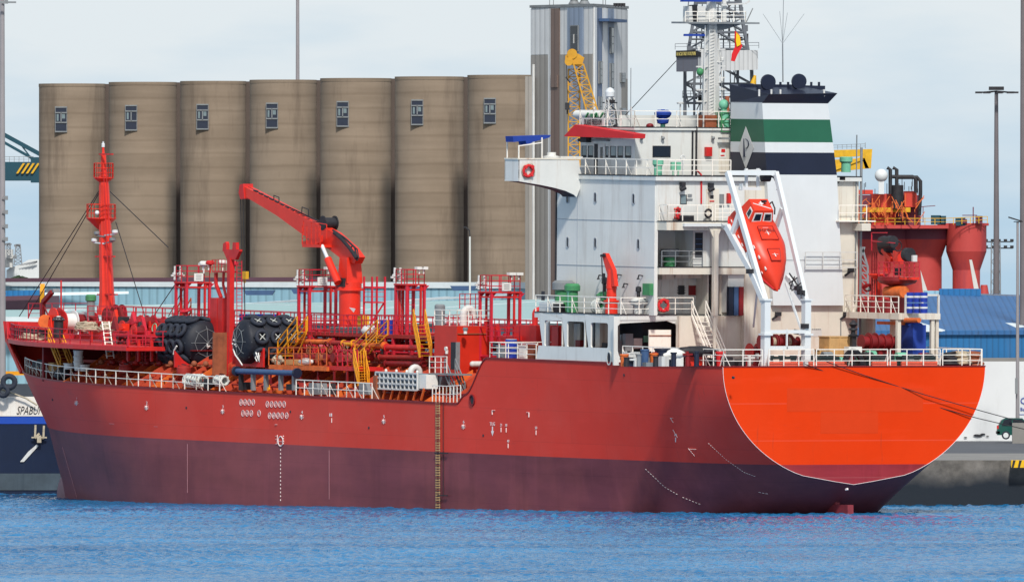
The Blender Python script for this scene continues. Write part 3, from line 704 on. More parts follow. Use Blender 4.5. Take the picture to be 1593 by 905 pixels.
mb = MB(); mb.tube([W(-4, 604, SB-.5), W(18, 611, SB-.5), W(40, 619, SB-.5), W(58, 630, SB-.5)], .06); mb.tube([W(-6, 580, SB-.5), W(2, 597, SB-.5), W(8, 606, SB-.5)], .05); mb.build('mooring_line', 'rope', t)
mb = MB(); c = W(61, 679, SB-.35)
mb.path([c+Vector((0, 0, .25)), c+Vector((-.30, -.05, -.1)), c+Vector((-.26, -.05, .85))], .14); mb.path([c+Vector((.0, 0, .25))*0+c, c+Vector((.30, -.05, -.1)), c+Vector((.34, -.05, .8))], .14)
mb.bar(c+Vector((-.55, 0, -.05)), c+Vector((.55, 0, -.05)), .1); mb.bar(c+Vector((0, 0, .1)), c+Vector((0, 0, -.42)), .36, .3); mb.build('anchor', 'rope', t)
mb = MB(); mb.prism([W(31, 718, SB-.1), W(37, 718, SB-.1), W(60, 693, SB-.1), W(57, 691, SB-.1), W(44, 702, SB-.1)], (0, .05, 0)); mb.build('paint_scrape', 'mast_grey', t)
# ================================================================== drilling rig behind the bridge and on the right
RY = 1700
M['rig_red'] = paint('rig red paint', (176, 64, 60), .6, .14, .2, .55, (104, 44, 66), (.5, .5, .08))
M['rig_dark'] = paint('rig dark red paint', (104, 50, 66), .6, .2, .2, .4, (90, 60, 80), (.4, .4, .1))
M['rig_bright'] = paint('bright rig red paint', (196, 66, 52), .5, .08, .3)
M['derrick_grey'] = paint('derrick grey', (96, 101, 108), .6, .1, .3)
a = W(1115, 460, RY)
M['yellow_text'] = paint('pale yellow lettering', (206, 190, 110), .6, .05, 1)
t = thing('drilling_derrick', 'tall lattice drilling derrick with windwall panels rising behind the tanker bridge', 'derrick', (a.x, a.y, 3))
mb = MB(); top_ = -40
def dx(x, y, dy=0): return W(x, y, RY)+Vector((0, dy, 0))
w_b = (1066, 1170); w_t = (1088, 1146)
def col_x(y, s_): k = (300-y)/340; return lerp(w_b[s_], w_t[s_], min(1, max(0, (110-y)/120))*1.0) if y < 110 else w_b[s_]
D_ = 5.5
for s_ in (0, 1):
    for dy in (0, D_):
        mb.path([dx(w_b[s_], 644, dy), dx(w_b[s_], 110, dy), dx(lerp(w_b[s_], w_t[s_], .55), 38, dy), dx(w_t[s_], top_, dy)], .27)
for x in (1080, 1148): mb.bar(dx(x, 330, 0), dx(x, 100, 0), .22)
ys = [640, 580, 520, 468, 418, 372, 330, 292, 256, 222, 190, 160, 130, 102, 76, 50, 26, 4, -18, -40]
for i in range(len(ys)-1):
    y0, y1 = ys[i], ys[i+1]
    def ex(y, s_): return w_b[s_] if y >= 110 else lerp(w_b[s_], w_t[s_], (110-y)/150)
    for dy in (0, D_):
        mb.bar(dx(ex(y0, 0), y0, dy), dx(ex(y0, 1), y0, dy), .16)
        m0 = (ex(y1, 0)+ex(y1, 1))/2
        mb.bar(dx(ex(y0, 0), y0, dy), dx(m0, y1, dy), .14); mb.bar(dx(ex(y0, 1), y0, dy), dx(m0, y1, dy), .14)
        if i % 2: mb.bar(dx(ex(y1, 0), y1, dy), dx((ex(y0, 0)+ex(y0, 1))/2, y0, dy), .12); mb.bar(dx(ex(y1, 1), y1, dy), dx((ex(y0, 0)+ex(y0, 1))/2, y0, dy), .12)
    for s_ in (0, 1):
        mb.bar(dx(ex(y0, s_), y0, 0), dx(ex(y1, s_), y1, D_), .13); mb.bar(dx(ex(y0, s_), y0, 0), dx(ex(y0, s_), y0, D_), .13)
mb.build('lattice', 'derrick_grey', t)
rg = random.Random(21)
for x in (1076, 1086, 1098, 1118, 1128, 1140, 1152): mb = MB(); mb.bar(dx(x, 330, 2.5), dx(lerp(x, 1117, .25), -30, 2.5), .11); mb.build('guide_rail', 'derrick_grey', t)
for y, x0, x1 in ((150, 1062, 1174), (190, 1064, 1172), (60, 1072, 1160), (20, 1076, 1156)):
    mb = MB(); mb.box(dx(x0, y+1.5, .3), dx(x1, y, 5)); rail(mb, [dx(x0, y, .3), dx(x1, y, .3)], .5, .8, 2, .05); mb.build('walkway', 'derrick_grey', t)
for k in range(46):
    x = rg.uniform(1068, 1168); y = rg.choice([rg.uniform(-5, 70), rg.uniform(120, 200)]); p = dx(x, y, rg.uniform(.5, 4)); L_ = rg.uniform(.5, 2.2); mb = MB()
    if rg.random() < .5: mb.bar(p, p+Vector((rg.uniform(-1, 1), 0, L_)), .1)
    else: mb.box(p, p+Vector((rg.uniform(.2, .6), .3, rg.uniform(.3, .9))))
    mb.build('derrick_fitting', rg.choice(['derrick_grey', 'steel', 'dark', 'derrick_grey']), t)
mb = MB(); c1 = dx(1052, 111, -3); c2 = dx(1052, 78, -3)
A = [dx(1052, 112, -1), dx(1090, 112, -5.5), dx(1179, 109, -1)]
for p_, q_ in ((A[0], A[1]),):
    mb.prism([p_, q_, q_+Vector((0, 0, 1.95)), p_+Vector((0, 0, 1.95))], (.3, .5, 0))
mb.build('windwall', paint('dark windwall sheet', (110, 112, 122), .6, .06, .3, .3), t)
mb = MB(); mb.prism([A[1], A[2], A[2]+Vector((0, 0, 1.85)), A[1]+Vector((0, 0, 1.95))], (-.3, .5, 0)); mb.build('windwall', 'c_t1', t)
mb = MB(); q_ = A[0]+Vector((0, -.06, 1.35)); d_ = (A[1]-A[0]); nrm = Vector((-.3, -.5, 0)).normalized()
mb.prism([A[0]+Vector((0, 0, 1.35))+nrm*.1, A[1]+Vector((0, 0, 1.35))+nrm*.1, A[1]+Vector((0, 0, 1.98))+nrm*.1, A[0]+Vector((0, 0, 1.98))+nrm*.1], -nrm*.05); sg = mb.build('name_board', 'dark', t)
mb = MB(); dd = d_.normalized(); mb.text('BLACKFORD DOLPHIN', .34, A[0]+d_*.04+Vector((0, 0, 1.67))+nrm*.14, dd, (0, 0, 1), .02, .78, center=False); mb.build('lettering', 'yellow_text', sg)
mb = MB(); rail(mb, [dx(1050, 78, -2), dx(1180, 76, -2)], .55, 1.2, 2, .05); mb.build('railing', 'derrick_grey', t)
mb = MB(); mb.bar(dx(1064, 55, -1), dx(1095, 55, -1), .2); mb.bar(dx(1058, 1, -1), dx(1125, 1, -1), .3); mb.build('blue_beam', 'cloth_blue', t)
mb = MB(); mb.cyl(dx(1131, 330, -2), dx(1131, 150, -2), .22, 10); mb.build('riser_pipe', 'rust', t)
mb = MB(); mb.cyl(dx(1171, 131, -3), dx(1174, 118, -3), .3, 8, .12); mb.build('yellow_hook_block', 'crane_yellow', t)
# yellow lattice crane behind the bridge
CYY = 1480
a = W(893, 460, CYY); t = thing('yellow_crane', 'yellow lattice crane boom with a hook block between the silo tower and the bridge', 'crane', (a.x, a.y, 3))
M['cy'] = paint('chrome yellow lattice', (190, 138, 34), .5, .12, .8, .4, (150, 90, 30), (3, 3, 3))
mb = MB(); lattice(mb, W(893, 260, CYY), W(893, 108, CYY), .95, .95, 13, .055); lattice(mb, W(925, 185, CYY-1.2), W(900, 100, CYY-1.2), .95, .8, 8, .055); mb.bar(W(893, 671, CYY), W(893, 260, CYY), .5); mb.build('boom', 'cy', t)
mb = MB(); mb.prism([W(880, 100, CYY-1.5), W(905, 104, CYY-1.5), W(909, 90, CYY-1.5), W(900, 84, CYY-1.5), W(884, 82, CYY-1.5), W(879, 88, CYY-1.5)], (0, 1.2, 0)); mb.cyl(W(890, 84, CYY-1.6), W(890, 84, CYY-.4), .42, 14); mb.cyl(W(885, 96, CYY-1.7), W(885, 96, CYY-.4), .35, 14); mb.build('boom_head', 'cy', t)
mb = MB(); mb.bar(W(881, 92, CYY-1.4), W(883, 158, CYY-1.4), .05); mb.bar(W(880, 120, CYY-1.4), W(887, 129, CYY-1.4), .12); mb.box(W(879, 171, CYY-1.7), W(886, 160, CYY-1.1)); mb.bar(W(882.5, 171, CYY-1.4), W(882.5, 178, CYY-1.4), .12); mb.build('hook_block', 'dark', t)
# rig platform on the right
RR = 1640
a = W(1420, 460, RR); t = thing('drilling_rig', 'red offshore rig with columns, black exhaust pipes and a white dome behind the stern', 'oil rig', (a.x, a.y, 3))
def col(x, w, y0, y1, yb, w2, ytap, nm='column', dy=0, mats=('rig_red', 'rig_dark')):
    c = W(x, y1, RR)+Vector((0, dy+w/FPX*RR/2, 0)); z = lambda y: W(0, y, RR).z; k = RR/FPX/2
    mb = MB(); mb.lathe([(z(y0)-3, w*k), (z(y1)-3, w*k)][::-1], (c.x, c.y, 3), n=28); mb.build(nm, mats[0], t)
    mb = MB(); mb.lathe([(z(yb)-3, w2*k), (z(ytap)-3, w2*k), (z(y1)-3, w*k)], (c.x, c.y, 3), n=28); return mb.build(nm, mats[1], t)
col(1504, 63, 347, 391, 475, 43, 420, mats=('rig_red', 'rig_red'))
col(1436, 80, 355, 372, 475, 60, 400, mats=('rig_dark', 'rig_red'))
col(1375, 120, 355, 372, 475, 100, 420, mats=('rig_dark', 'rig_red'))
mb = MB(); mb.box(W(1325, 355.5, RR-2), W(1470, 351, RR+12)); mb.box(W(1460, 351, RR+1), W(1536, 347.5, RR+6)); mb.build('deck_edge', 'rig_red', t)
mb = MB(); rail(mb, [W(1330, 350, RR-2), W(1470, 350, RR-2), W(1536, 347, RR)], .6, .9, 2, .06); mb.build('railing', 'crane_yellow', t)
mb = MB(); mb.box(W(1356, 350, RR), W(1391, 302, RR+6)); mb.box(W(1335, 302, RR+2), W(1356, 296, RR+8)); mb.box(W(1407, 322, RR), W(1424, 298, RR+6)); mb.build('deck_house', 'rig_bright', t)
mb = MB(); mb.box(W(1330, 350, RR+1), W(1430, 304, RR+7)); mb.build('module', 'rig_dark', t)
mb = MB(); mb.box(W(1340, 330, RR-1), W(1416, 323, RR+0)); mb.build('yellow_beam', 'crane_yellow', t)
mb = MB()
for p in ([(1385, 302), (1385, 264), (1380, 261)], [(1395, 302), (1395, 264), (1389, 261)], [(1388, 275), (1420, 275), (1425, 279), (1425, 300)], [(1395, 276), (1427, 276), (1432, 282), (1432, 300), (1430, 335)]):
    mb.tube([W(x, y, RR-1.2) for x, y in p], .17, 8)
mb.cyl(W(1396, 325, RR-1), W(1396, 288, RR-1), .55, 12); mb.build('exhaust_pipe', 'dark', t)
mb = MB(); mb.ball(W(1371, 273, RR-2), .6, 18, 12); mb.bar(W(1371, 302, RR-2), W(1371, 280, RR-2), .5); mb.build('radome', 'clean_white', t)
mb = MB()
rg = random.Random(11)
for k in range(60):
    x = rg.uniform(1332, 1425); y = rg.uniform(318, 350); a_ = W(x, y, RR-2-rg.random()); mb.bar(a_, a_+Vector((rg.choice([0, 0, .8, -.6]), 0, rg.choice([.6, 1.2, .3]))), .07)
mb.build('pipework', 'orange', t)
mb = MB()
for k in range(26):
    x = rg.uniform(1335, 1430); y = rg.uniform(290, 303); a_ = W(x, y, RR+2); mb.bar(a_, a_+Vector((0, 0, rg.uniform(.3, 1.1))), .06)
mb.build('deck_fittings', 'dark', t)
for (x, y, w_, h_) in ((1449, 335, 14, 14), (1462, 336, 9, 12), (1487, 339, 14, 12)):
    mb = MB(); mb.box(W(x, y+h_, RR), W(x+w_, y, RR+2)); mb.build('generator_box', 'teal', t)
mb = MB(); mb.box(W(1495, 347, RR-.2), W(1504, 341, RR+1)); mb.box(W(1518, 348, RR-.2), W(1528, 336, RR+1)); mb.bar(W(1514, 347, RR), W(1514, 322, RR), .1); mb.bar(W(1497, 335, RR), W(1520, 335, RR), .08); mb.bar(W(1436, 346, RR), W(1436, 322, RR), .07); mb.bar(W(1430, 322, RR), W(1455, 320, RR), .07); mb.build('mast', 'rig_dark', t)
mb = MB(); mb.prism([W(1436, 456, RR-6), W(1444, 456, RR-6), W(1432, 420, RR-6)], (0, .4, 0)); mb.prism([W(1508, 404, RR-6), W(1512, 404, RR-6), W(1524, 455, RR-6), W(1516, 455, RR-6)], (0, .5, 0)); mb.build('flare_tube', 'mast_grey', t)
mb = MB(); mb.cyl(W(1531, 458, RR-4), W(1531, 443, RR-4), .45, 12, .3); mb.build('bollard', 'rig_red', t)
# yellow crane jib right of the funnel
a = W(1325, 460, RR-30); t = thing('rig_crane', 'yellow crane jib with a railing beside the striped funnel', 'crane', (a.x, a.y, 3))
Yc = RR-30
mb = MB(); mb.prism([W(1270, 250, Yc), W(1345, 246, Yc), W(1352, 262, Yc), W(1330, 264, Yc), W(1300, 268, Yc), W(1270, 268, Yc)][::-1], (0, 2, 0)); mb.prism([W(1280, 234, Yc), W(1357, 232, Yc), W(1355, 262, Yc), W(1346, 262, Yc), W(1340, 243, Yc), W(1280, 246, Yc)], (0, 2, 0)); mb.bar(W(1300, 262, Yc), W(1342, 246, Yc), .3); mb.bar(W(1290, 650, Yc+4), W(1290, 250, Yc+4), 1.2); mb.build('jib', 'crane_yellow', t)
mb = MB(); rail(mb, [W(1296, 233, Yc), W(1346, 231, Yc)], .4, .4, 2, .04); mb.bar(W(1346, 231, Yc), W(1346, 222, Yc), .05); mb.build('railing', 'steel', t)
# ================================================================== car and sign on the quay road
a = W(1572, 683, 1366)
t = thing('parked_car', 'dark green hatchback parked beside the white wall behind the lamp post', 'car', (a.x, a.y, 3.06))
M['car'] = paint('dark green car paint', (16, 74, 66), .25, .1, 1, spec=.6)
prof = [(-1.0, .32), (-1.02, .75), (-.9, .98), (-.62, 1.5), (-.35, 1.62), (.9, 1.6), (1.5, 1.05), (2.4, .9), (2.6, .6), (2.55, .32)]
mb = MB(); mb.prism([a+Vector((x, 0, z)) for x, z in prof], (0, 1.65, 0)); mb.build('body', 'car', t)
mb = MB(); mb.prism([a+Vector((x, -.02, z)) for x, z in ((-.66, 1.02), (-.5, 1.46), (-.28, 1.53), (.1, 1.53), (.1, 1.02))], (0, 1.69, 0)); mb.prism([a+Vector((x, -.02, z)) for x, z in ((.18, 1.02), (.18, 1.53), (.85, 1.52), (1.35, 1.04))], (0, 1.69, 0)); mb.build('window', 'glass', t)
mb = MB(); mb.prism([a+Vector((-.93, .15, 1.02)), a+Vector((-.68, .15, 1.47)), a+Vector((-.68, 1.5, 1.47)), a+Vector((-.93, 1.5, 1.02))], (-.03, 0, 0)); mb.build('rear_window', 'glass', t)
for x in (-.35, 1.75):
    mb = MB(); mb.cyl(a+Vector((x, -.03, .31)), a+Vector((x, .2, .31)), .32, 18); wh = mb.build('wheel', 'tyre', t)
    mb = MB(); mb.cyl(a+Vector((x, -.05, .31)), a+Vector((x, .1, .31)), .2, 14); mb.build('rim', 'clean_white', wh)
mb = MB(); mb.box(a+Vector((-1.04, -.01, .8)), a+Vector((-.9, .2, 1.05))); mb.build('tail_lamp', 'red', t)
mb = MB(); mb.box(a+Vector((-1.07, 0, .42)), a+Vector((-.8, 1.65, .62))); mb.build('bumper', 'dark', t)
a = W(1583.5, 655, 1372)
t = thing('notice_board', 'white notice board with blue lettering on posts at the right edge of the quay', 'sign', (a.x, a.y, 3.06))
mb = MB(); mb.box((a.x, a.y, W(0, 652, 1372).z), (a.x+3, a.y+.1, W(0, 615, 1372).z)); mb.build('board', 'clean_white', t)
mb = MB(); mb.box((a.x-.05, a.y-.06, W(0, 690, 1372).z), (a.x+.03, a.y+.12, W(0, 612, 1372).z)); mb.box((a.x+2.97, a.y-.06, 3), (a.x+3.1, a.y+.12, W(0, 612, 1372).z)); mb.build('post', 'steel', t)
mb = MB()
mb.text('C', .5, W(1587.5, 623, 1371.95)+Vector((.0, 0, 0)), (1, 0, 0), (0, 0, 1), .02, center=False); mb.text('Ba', .26, W(1587.5, 636, 1371.95), (1, 0, 0), (0, 0, 1), .02, center=False); mb.box(W(1586, 645, 1371.97), W(1630, 644, 1371.99)); mb.build('lettering', 'blue', t)
a = W(1580, 688, 1362)
mb = MB(); mb.box((a.x-.25, a.y, 3.05), (a.x+1.5, a.y+1, 4.6)); solo(mb, 'utility_cabinet', 'concrete', 'grey cabinet at the foot of the lamp post at the right edge', 'cabinet', (a.x, a.y, 3.05))
# ================================================================== the red tanker: hull
B2 = 9.95
ship = thing('tanker_ship', 'large red tanker with white accommodation and striped funnel, moored stern towards the viewer', 'ship', (0, 0, 0), None, SHIP)
def interp(v, xs, ys): return float(np.interp(v, xs, ys))
def stem(z): return interp(z, [-4, -1.8, -.2, 3.2, 6.06, 9.2, 10.3], [106.8, 107.1, 107.7, 109.6, 112.5, 115.4, 116.4])
def smooth(t): t = min(1, max(0, t)); return t*t*(3-2*t)
def zkeel(u): return 1.95 - .62*u
def hb(u, z):
    zk = zkeel(u); t = min(1, max(0, (z-zk)/(9.6-zk)))
    p = lerp(.33, .012, smooth(u/34.))
    tb = min((1-(1-t)**2)**.49, 4.75*t+.02) if u < 14 and t > 0 else 0
    w_ = smooth(u/14.); b = B2 * lerp(tb, t**p if t > 0 else 0, w_)
    Le = interp(z, [-3, 2, 9.5], [38, 34, 30]); f = min(1, max(0, (stem(z)-u)/Le))
    return b * (1-(1-f)**1.75)
def ztop(u):
    if u < 30.6: return 9.6
    if u < 33.4: return lerp(9.6, 7.15, smooth((u-30.6)/2.8)*.9+(u-30.6)/28)
    if u < 34.6: return lerp(7.15, 6.5, smooth((u-33.4)/1.2))
    if u < 109.6: return interp(u, [34.6, 70, 95, 109.6], [6.5, 6.62, 6.86, 7.15])
    return lerp(7.15, 9.35, min(1, (u-109.6)/4.6))
us = list(np.linspace(0, 30, 22)) + list(np.linspace(30.6, 34.6, 16)) + list(np.linspace(36, 84, 14)) + list(np.linspace(86, 109, 16)) + list(np.linspace(109.6, 116.2, 12))
NR = 34
mb = MB()
for sgn in (1, -1):
    vs = []; fs = []
    for u in us:
        zt = ztop(u); zl = max(-4.0, zkeel(u)) if u < 20 else -4.0
        for j in range(NR+1):
            z = zl + (zt-zl)*(j/NR)**(1.5 if u < 20 else 1.0)
            s_ = u
            if u > 84:      # stations lean with the stem
                s_ = 84 + (u-84)/(116.2-84)*(stem(z)-84)
            vs.append((s_, sgn*hb(s_, z), z))
    m_ = NR+1
    for i in range(len(us)-1):
        for j in range(NR):
            q = (i*m_+j, i*m_+j+1, (i+1)*m_+j+1, (i+1)*m_+j)
            fs.append(q if sgn > 0 else q[::-1])
    mb.add(vs, fs, True)
def hull_material(name, top, boot, orange=False):
    m = paint(name, top, .5, .09, .10, 0.0, spec=.16)
    t = m.node_tree; n = t.nodes; b = n['Principled BSDF']; src = b.inputs['Base Color'].links[0].from_socket
    tcn = n.new('ShaderNodeTexCoord'); s_ = n.new('ShaderNodeSeparateXYZ'); t.links.new(tcn.outputs['Object'], s_.inputs[0])
    def noise(sc, k=1, det=6):
        mp_ = n.new('ShaderNodeMapping'); mp_.inputs['Scale'].default_value = sc; x = n.new('ShaderNodeTexNoise'); x.inputs['Scale'].default_value = k; x.inputs['Detail'].default_value = det; x.inputs['Roughness'].default_value = .65
        t.links.new(tcn.outputs['Object'], mp_.inputs[0]); t.links.new(mp_.outputs[0], x.inputs['Vector']); return x.outputs['Fac']
    def ramp(src_, p0, p1, c0, c1):
        r = n.new('ShaderNodeValToRGB'); r.color_ramp.elements[0].position = p0; r.color_ramp.elements[1].position = p1
        r.color_ramp.elements[0].color = c0; r.color_ramp.elements[1].color = c1; t.links.new(src_, r.inputs[0]); return r.outputs[0]
    def mix(f, a, c, mode='MIX'):
        x = n.new('ShaderNodeMix'); x.data_type = 'RGBA'; x.blend_type = mode
        for s__, i in ((f, 0), (a, 6), (c, 7)):
            if isinstance(s__, (float, int, tuple)): x.inputs[i].default_value = s__
            else: t.links.new(s__, x.inputs[i])
        return x.outputs[2]
    cb = lin(boot)
    bt = ramp(noise((.05, .05, .35), 1.2), .3, .72, tuple(v*.74 for v in cb[:3])+(1,), tuple(min(1, v*1.25) for v in cb[:3])+(1,))
    bt = mix(ramp(noise((.55, .55, .06), 1.4), .55, .8, (0, 0, 0, 1), (.45, .45, .45, 1)), bt, tuple(v*1.6 for v in cb[:3])+(1,))
    bt = mix(ramp(noise((.4, .4, .04), 1.1), .56, .75, (0, 0, 0, 1), (.6, .6, .6, 1)), bt, tuple(v*.55 for v in cb[:3])+(1,))
    # faded scuffs on the topside paint
    tp = mix(ramp(noise((.08, .08, .5), 1.3), .56, .8, (0, 0, 0, 1), (.28, .28, .28, 1)), src, tuple(min(1, v*1.35+.03) for v in lin(top)[:3])+(1,))
    tp = mix(ramp(noise((.3, .3, .9), 1.0, 8), .62, .72, (0, 0, 0, 1), (.22, .22, .22, 1)), tp, lin((120, 60, 60)))
    c = n.new('ShaderNodeMath'); c.operation = 'GREATER_THAN'; c.inputs[1].default_value = 3.25; t.links.new(s_.outputs['Z'], c.inputs[0])
    # bottom grime just above the water
    out = mix(c.outputs[0], bt, tp)
    ln = n.new('ShaderNodeTexWave'); ln.wave_type = 'BANDS'; ln.bands_direction = 'Z'; ln.inputs['Scale'].default_value = .1306
    t.links.new(tcn.outputs['Object'], ln.inputs['Vector'])
    seam = ramp(ln.outputs['Fac'], 0.0, .0035, (.06, .06, .06, 1), (0, 0, 0, 1))
    out = mix(seam, out, (.8, .45, .4, 1)) if orange else out
    # plate seams and short rust weeps
    sw = n.new('ShaderNodeCombineXYZ'); t.links.new(s_.outputs['X'], sw.inputs[0]); t.links.new(s_.outputs['Z'], sw.inputs[1])
    br = n.new('ShaderNodeTexBrick'); br.inputs['Scale'].default_value = 1.0; br.inputs['Brick Width'].default_value = 8.0; br.inputs['Row Height'].default_value = 2.1; br.inputs['Mortar Size'].default_value = .018; br.inputs['Mortar Smooth'].default_value = .6
    br.inputs['Color1'].default_value = (1, 1, 1, 1); br.inputs['Color2'].default_value = (.93, .93, .93, 1); br.inputs['Mortar'].default_value = (.72, .72, .74, 1)
    t.links.new(sw.outputs[0], br.inputs['Vector'])
    out = mix(.0 if orange else .75, out, br.outputs['Color'], 'MULTIPLY')
    out = mix(ramp(noise((1.6, 1.6, .10), 1.0, 8), .66, .74, (0, 0, 0, 1), (.5, .5, .5, 1)), out, lin((112, 58, 44)))
    out = mix(ramp(noise((.16, .16, .16), 1.0, 4), .4, .7, (.0, .0, .0, 1), (.16, .16, .16, 1)), out, lin((196, 108, 96)) if not orange else lin((196, 70, 36)))
    t.links.new(out, b.inputs['Base Color'])
    # oil-canning of the plates
    bn = n.new('ShaderNodeBump'); bn.inputs['Strength'].default_value = .35; bn.inputs['Distance'].default_value = .03
    t.links.new(noise((.35, .35, .35), 1.0, 3), bn.inputs['Height']); t.links.new(bn.outputs[0], b.inputs['Normal'])
    return m
M['hull'] = hull_material('faded red hull paint', (206, 58, 44), (114, 58, 66))
M['transom'] = hull_material('orange transom paint', (212, 56, 14), (140, 48, 58), True); M['transom'].node_tree.nodes['Principled BSDF'].inputs['Specular IOR Level'].default_value = .06
hull = mb.build('hull', 'hull', ship)
mb = MB(); mb.path([(stem(z)-2.0+.25*(z-7), hb(stem(z)-2.0+.25*(z-7), z)+.03, z) for z in np.linspace(7.05, 9.3, 7)], .34, .3); mb.build('stem_stiffener', 'crane_red', ship)
# inside of the plating above deck, so that it has thickness
mb = MB(); vs = []
zs_ = [z for z in np.linspace(9.6, 1.95, 40)]
out_ = [(0, hb(0, z), z) for z in zs_] + [(0, -hb(0, z), z) for z in zs_[::-1][1:]]
mb.prism([(-.02, y, z) for _, y, z in out_], (.12, 0, 0)); tr = mb.build('transom', 'transom', ship)
mb = MB(); mb.path([(-.03, y, z) for _, y, z in out_], .024); mb.build('edge_weld', 'mark', tr)
M['patch'] = paint('newer orange paint patch', (203, 60, 24), .5, .04, .5, spec=.06)
for (x0, y0, x1, y1) in ((1224, 603, 1356, 640), (1355.5, 603, 1436, 640), (1276, 640.5, 1366, 674)):
    a = SX(x0, y1, -.025); b_ = SX(x1, y0, -.025); mb = MB(); mb.box((-.028, b_.y, a.z), (-.02, a.y, b_.z)); mb.build('paint_patch', 'patch', tr)
# gunwale strip along the sheer
mb = MB()
for sgn in (1, -1):
    pts = [(u, sgn*(hb(u, ztop(u))+.0), ztop(u)) for u in us if u < 110]
    mb.path(pts, .10, .10)
mb.path([(-.0, B2, 9.62), (0, -B2, 9.62)], .12, .08)
mb.build('gunwale', 'dark_red', ship)
# decks
mb = MB()
def deck(u0, u1, z, n=10, th=.1, inset=.02):
    P = [(u, hb(u, z)-inset, z) for u in np.linspace(u0, u1, n)]; Q = [(u, -y, z_) for u, y, z_ in P[::-1]]
    mb.prism([(x, y, z_-th) for x, y, z_ in P+Q][::-1], (0, 0, th))
deck(.05, 31.2, 9.57, 12); mb.build('poop_deck', 'deck_red', ship)
mb = MB(); vs = []
uu = [31.5, 40, 50, 60, 70, 80, 88, 94, 100, 104, 108, 110]
for u in uu: z = ztop(max(u, 35))-.12; vs += [(u, hb(u, z)-.02, z), (u, -hb(u, z)+.02, z)]
mb.add(vs, [(2*i, 2*i+1, 2*i+3, 2*i+2) for i in range(len(uu)-1)]); mb.build('main_deck', 'deck_red', ship)
mb = MB(); mb.box((31.0, -9.8, 6.3), (31.25, 9.8, 9.5)); mb.build('poop_bulkhead', 'house_red', ship)
# bulbous bow
mb = MB(); mb.ball((106.3, 0, -1.7), 1, 18, 14, (1.75, .55, 2.1)); mb.build('bulbous_bow', paint('pale worn bulb', (128, 96, 104), .5, .2, .8), ship)
# rudder and propeller post
mb = MB()
a = SY(1262, 765, 0); 
mb.prism([(x, -.16, z) for x, z in ((4.8, 2.2), (2.2, 2.6), (1.9, .2), (4.9, .2))], (0, .32, 0)); mb.prism([(x, -.22, z) for x, z in ((4.6, .55), (.35, .62), (.25, -3), (4.9, -3))], (0, .44, 0))
mb.build('rudder', paint('rudder antifouling', (128, 48, 56), .6, .2, 1), ship)
def on_hull(px, py, off=.02):
    y = B2
    for _ in range(30):
        p = SY(px, py, y); y = .5*y + .5*(hb(p.x, p.z)+off)
    return SY(px, py, y)
def hframe(px, py):
    p = on_hull(px, py); q = on_hull(px+2, py); r = on_hull(px, py-2)
    return p, (q-p).normalized(), (r-p).normalized()
def hquad(mb, px, py, w, h, ang=0):
    c, s_ = math.cos(ang), math.sin(ang)
    P = [on_hull(px+dx_*c-dy_*s_, py+dx_*s_+dy_*c, .025) for dx_, dy_ in ((-w/2, h/2), (w/2, h/2), (w/2, -h/2), (-w/2, -h/2))]
    mb.prism(P, (0, -.012, 0))
def hline(mb, x0, y0, x1, y1, n, w=.06, duty=.6):
    for i in range(n):
        k = i/n; k2 = (i+duty)/n
        mb.bar(on_hull(lerp(x0, x1, k), lerp(y0, y1, k), .02), on_hull(lerp(x0, x1, k2), lerp(y0, y1, k2), .02), w, .02)
def htext(mb, s_, px, py, hpx, ws=1.0):
    p, r, u_ = hframe(px, py); up = Vector((0, 0, 1)); 
    mb.text(s_, hpx/FPX*1215, p, r, u_, .01, ws)
# draught marks, load line and tug marks
mb = MB(); hline(mb, 436.5, 692, 436.5, 782, 15, .06, .4); mb.build('draught_scale', 'mark', hull)
mb = MB(); p = on_hull(436.5, 686, .03); mb.torus(p, (0, 1, 0), .33, .035, 18, 4); hline(mb, 431, 686, 442, 686.6, 1, .05, 1)
hline(mb, 431.5, 676, 431.5, 690, 1, .05, 1); hline(mb, 428.5, 678, 431.5, 678, 1, .05, 1); hline(mb, 428.5, 683, 431.5, 683, 1, .05, 1); hline(mb, 428.5, 690, 431.5, 690, 1, .05, 1); hline(mb, 441, 677, 441, 692, 4, .09, .5)
mb.build('load_line_mark', 'mark', hull)
for (x, y, n_) in ((119, 624, '1'), (228, 631, '2'), (346.5, 637, '3'), (469.5, 645.5, '4'), (597, 652.5, '5'), (721, 660.5, '6')):
    mb = MB(); htext(mb, n_, x+.4, y-4.8, 4.4, 1.8); hline(mb, x-3, y+2.4, x+3, y+2.8, 1, .09, 1); hline(mb, x, y-1, x, y+6.5, 1, .09, 1); hline(mb, x-2.2, y, x+2.2, y+5, 1, .08, 1); hline(mb, x+2.2, y, x-2.2, y+5, 1, .08, 1); mb.build('tank_mark', 'mark', hull)
row1 = [375, 381.3, 387.6, 394] + [416, 422.5, 429, 435.5, 442]; row2 = [378, 384.5, 391, 403] + [419.5, 426, 432.5, 439, 446]
for k, x in enumerate(row1+row2):
    y = (625.5 if k < 4 else 628.5) if k < 9 else (642.5 if k < 13 else 646)
    p = on_hull(x, y, .03); mb = MB(); pts = [p+Vector((.20*math.cos(t_), 0, .20*math.sin(t_)*1.0)) for t_ in np.linspace(0, 6.283, 15)]
    mb.path([q+Vector((0, 0, .0)) for q in pts], .028); htext(mb, random.choice(['3', '7', '8', '4', '6']), x, y, 4.4, 1.3); mb.build('ring_mark', 'mark', hull)
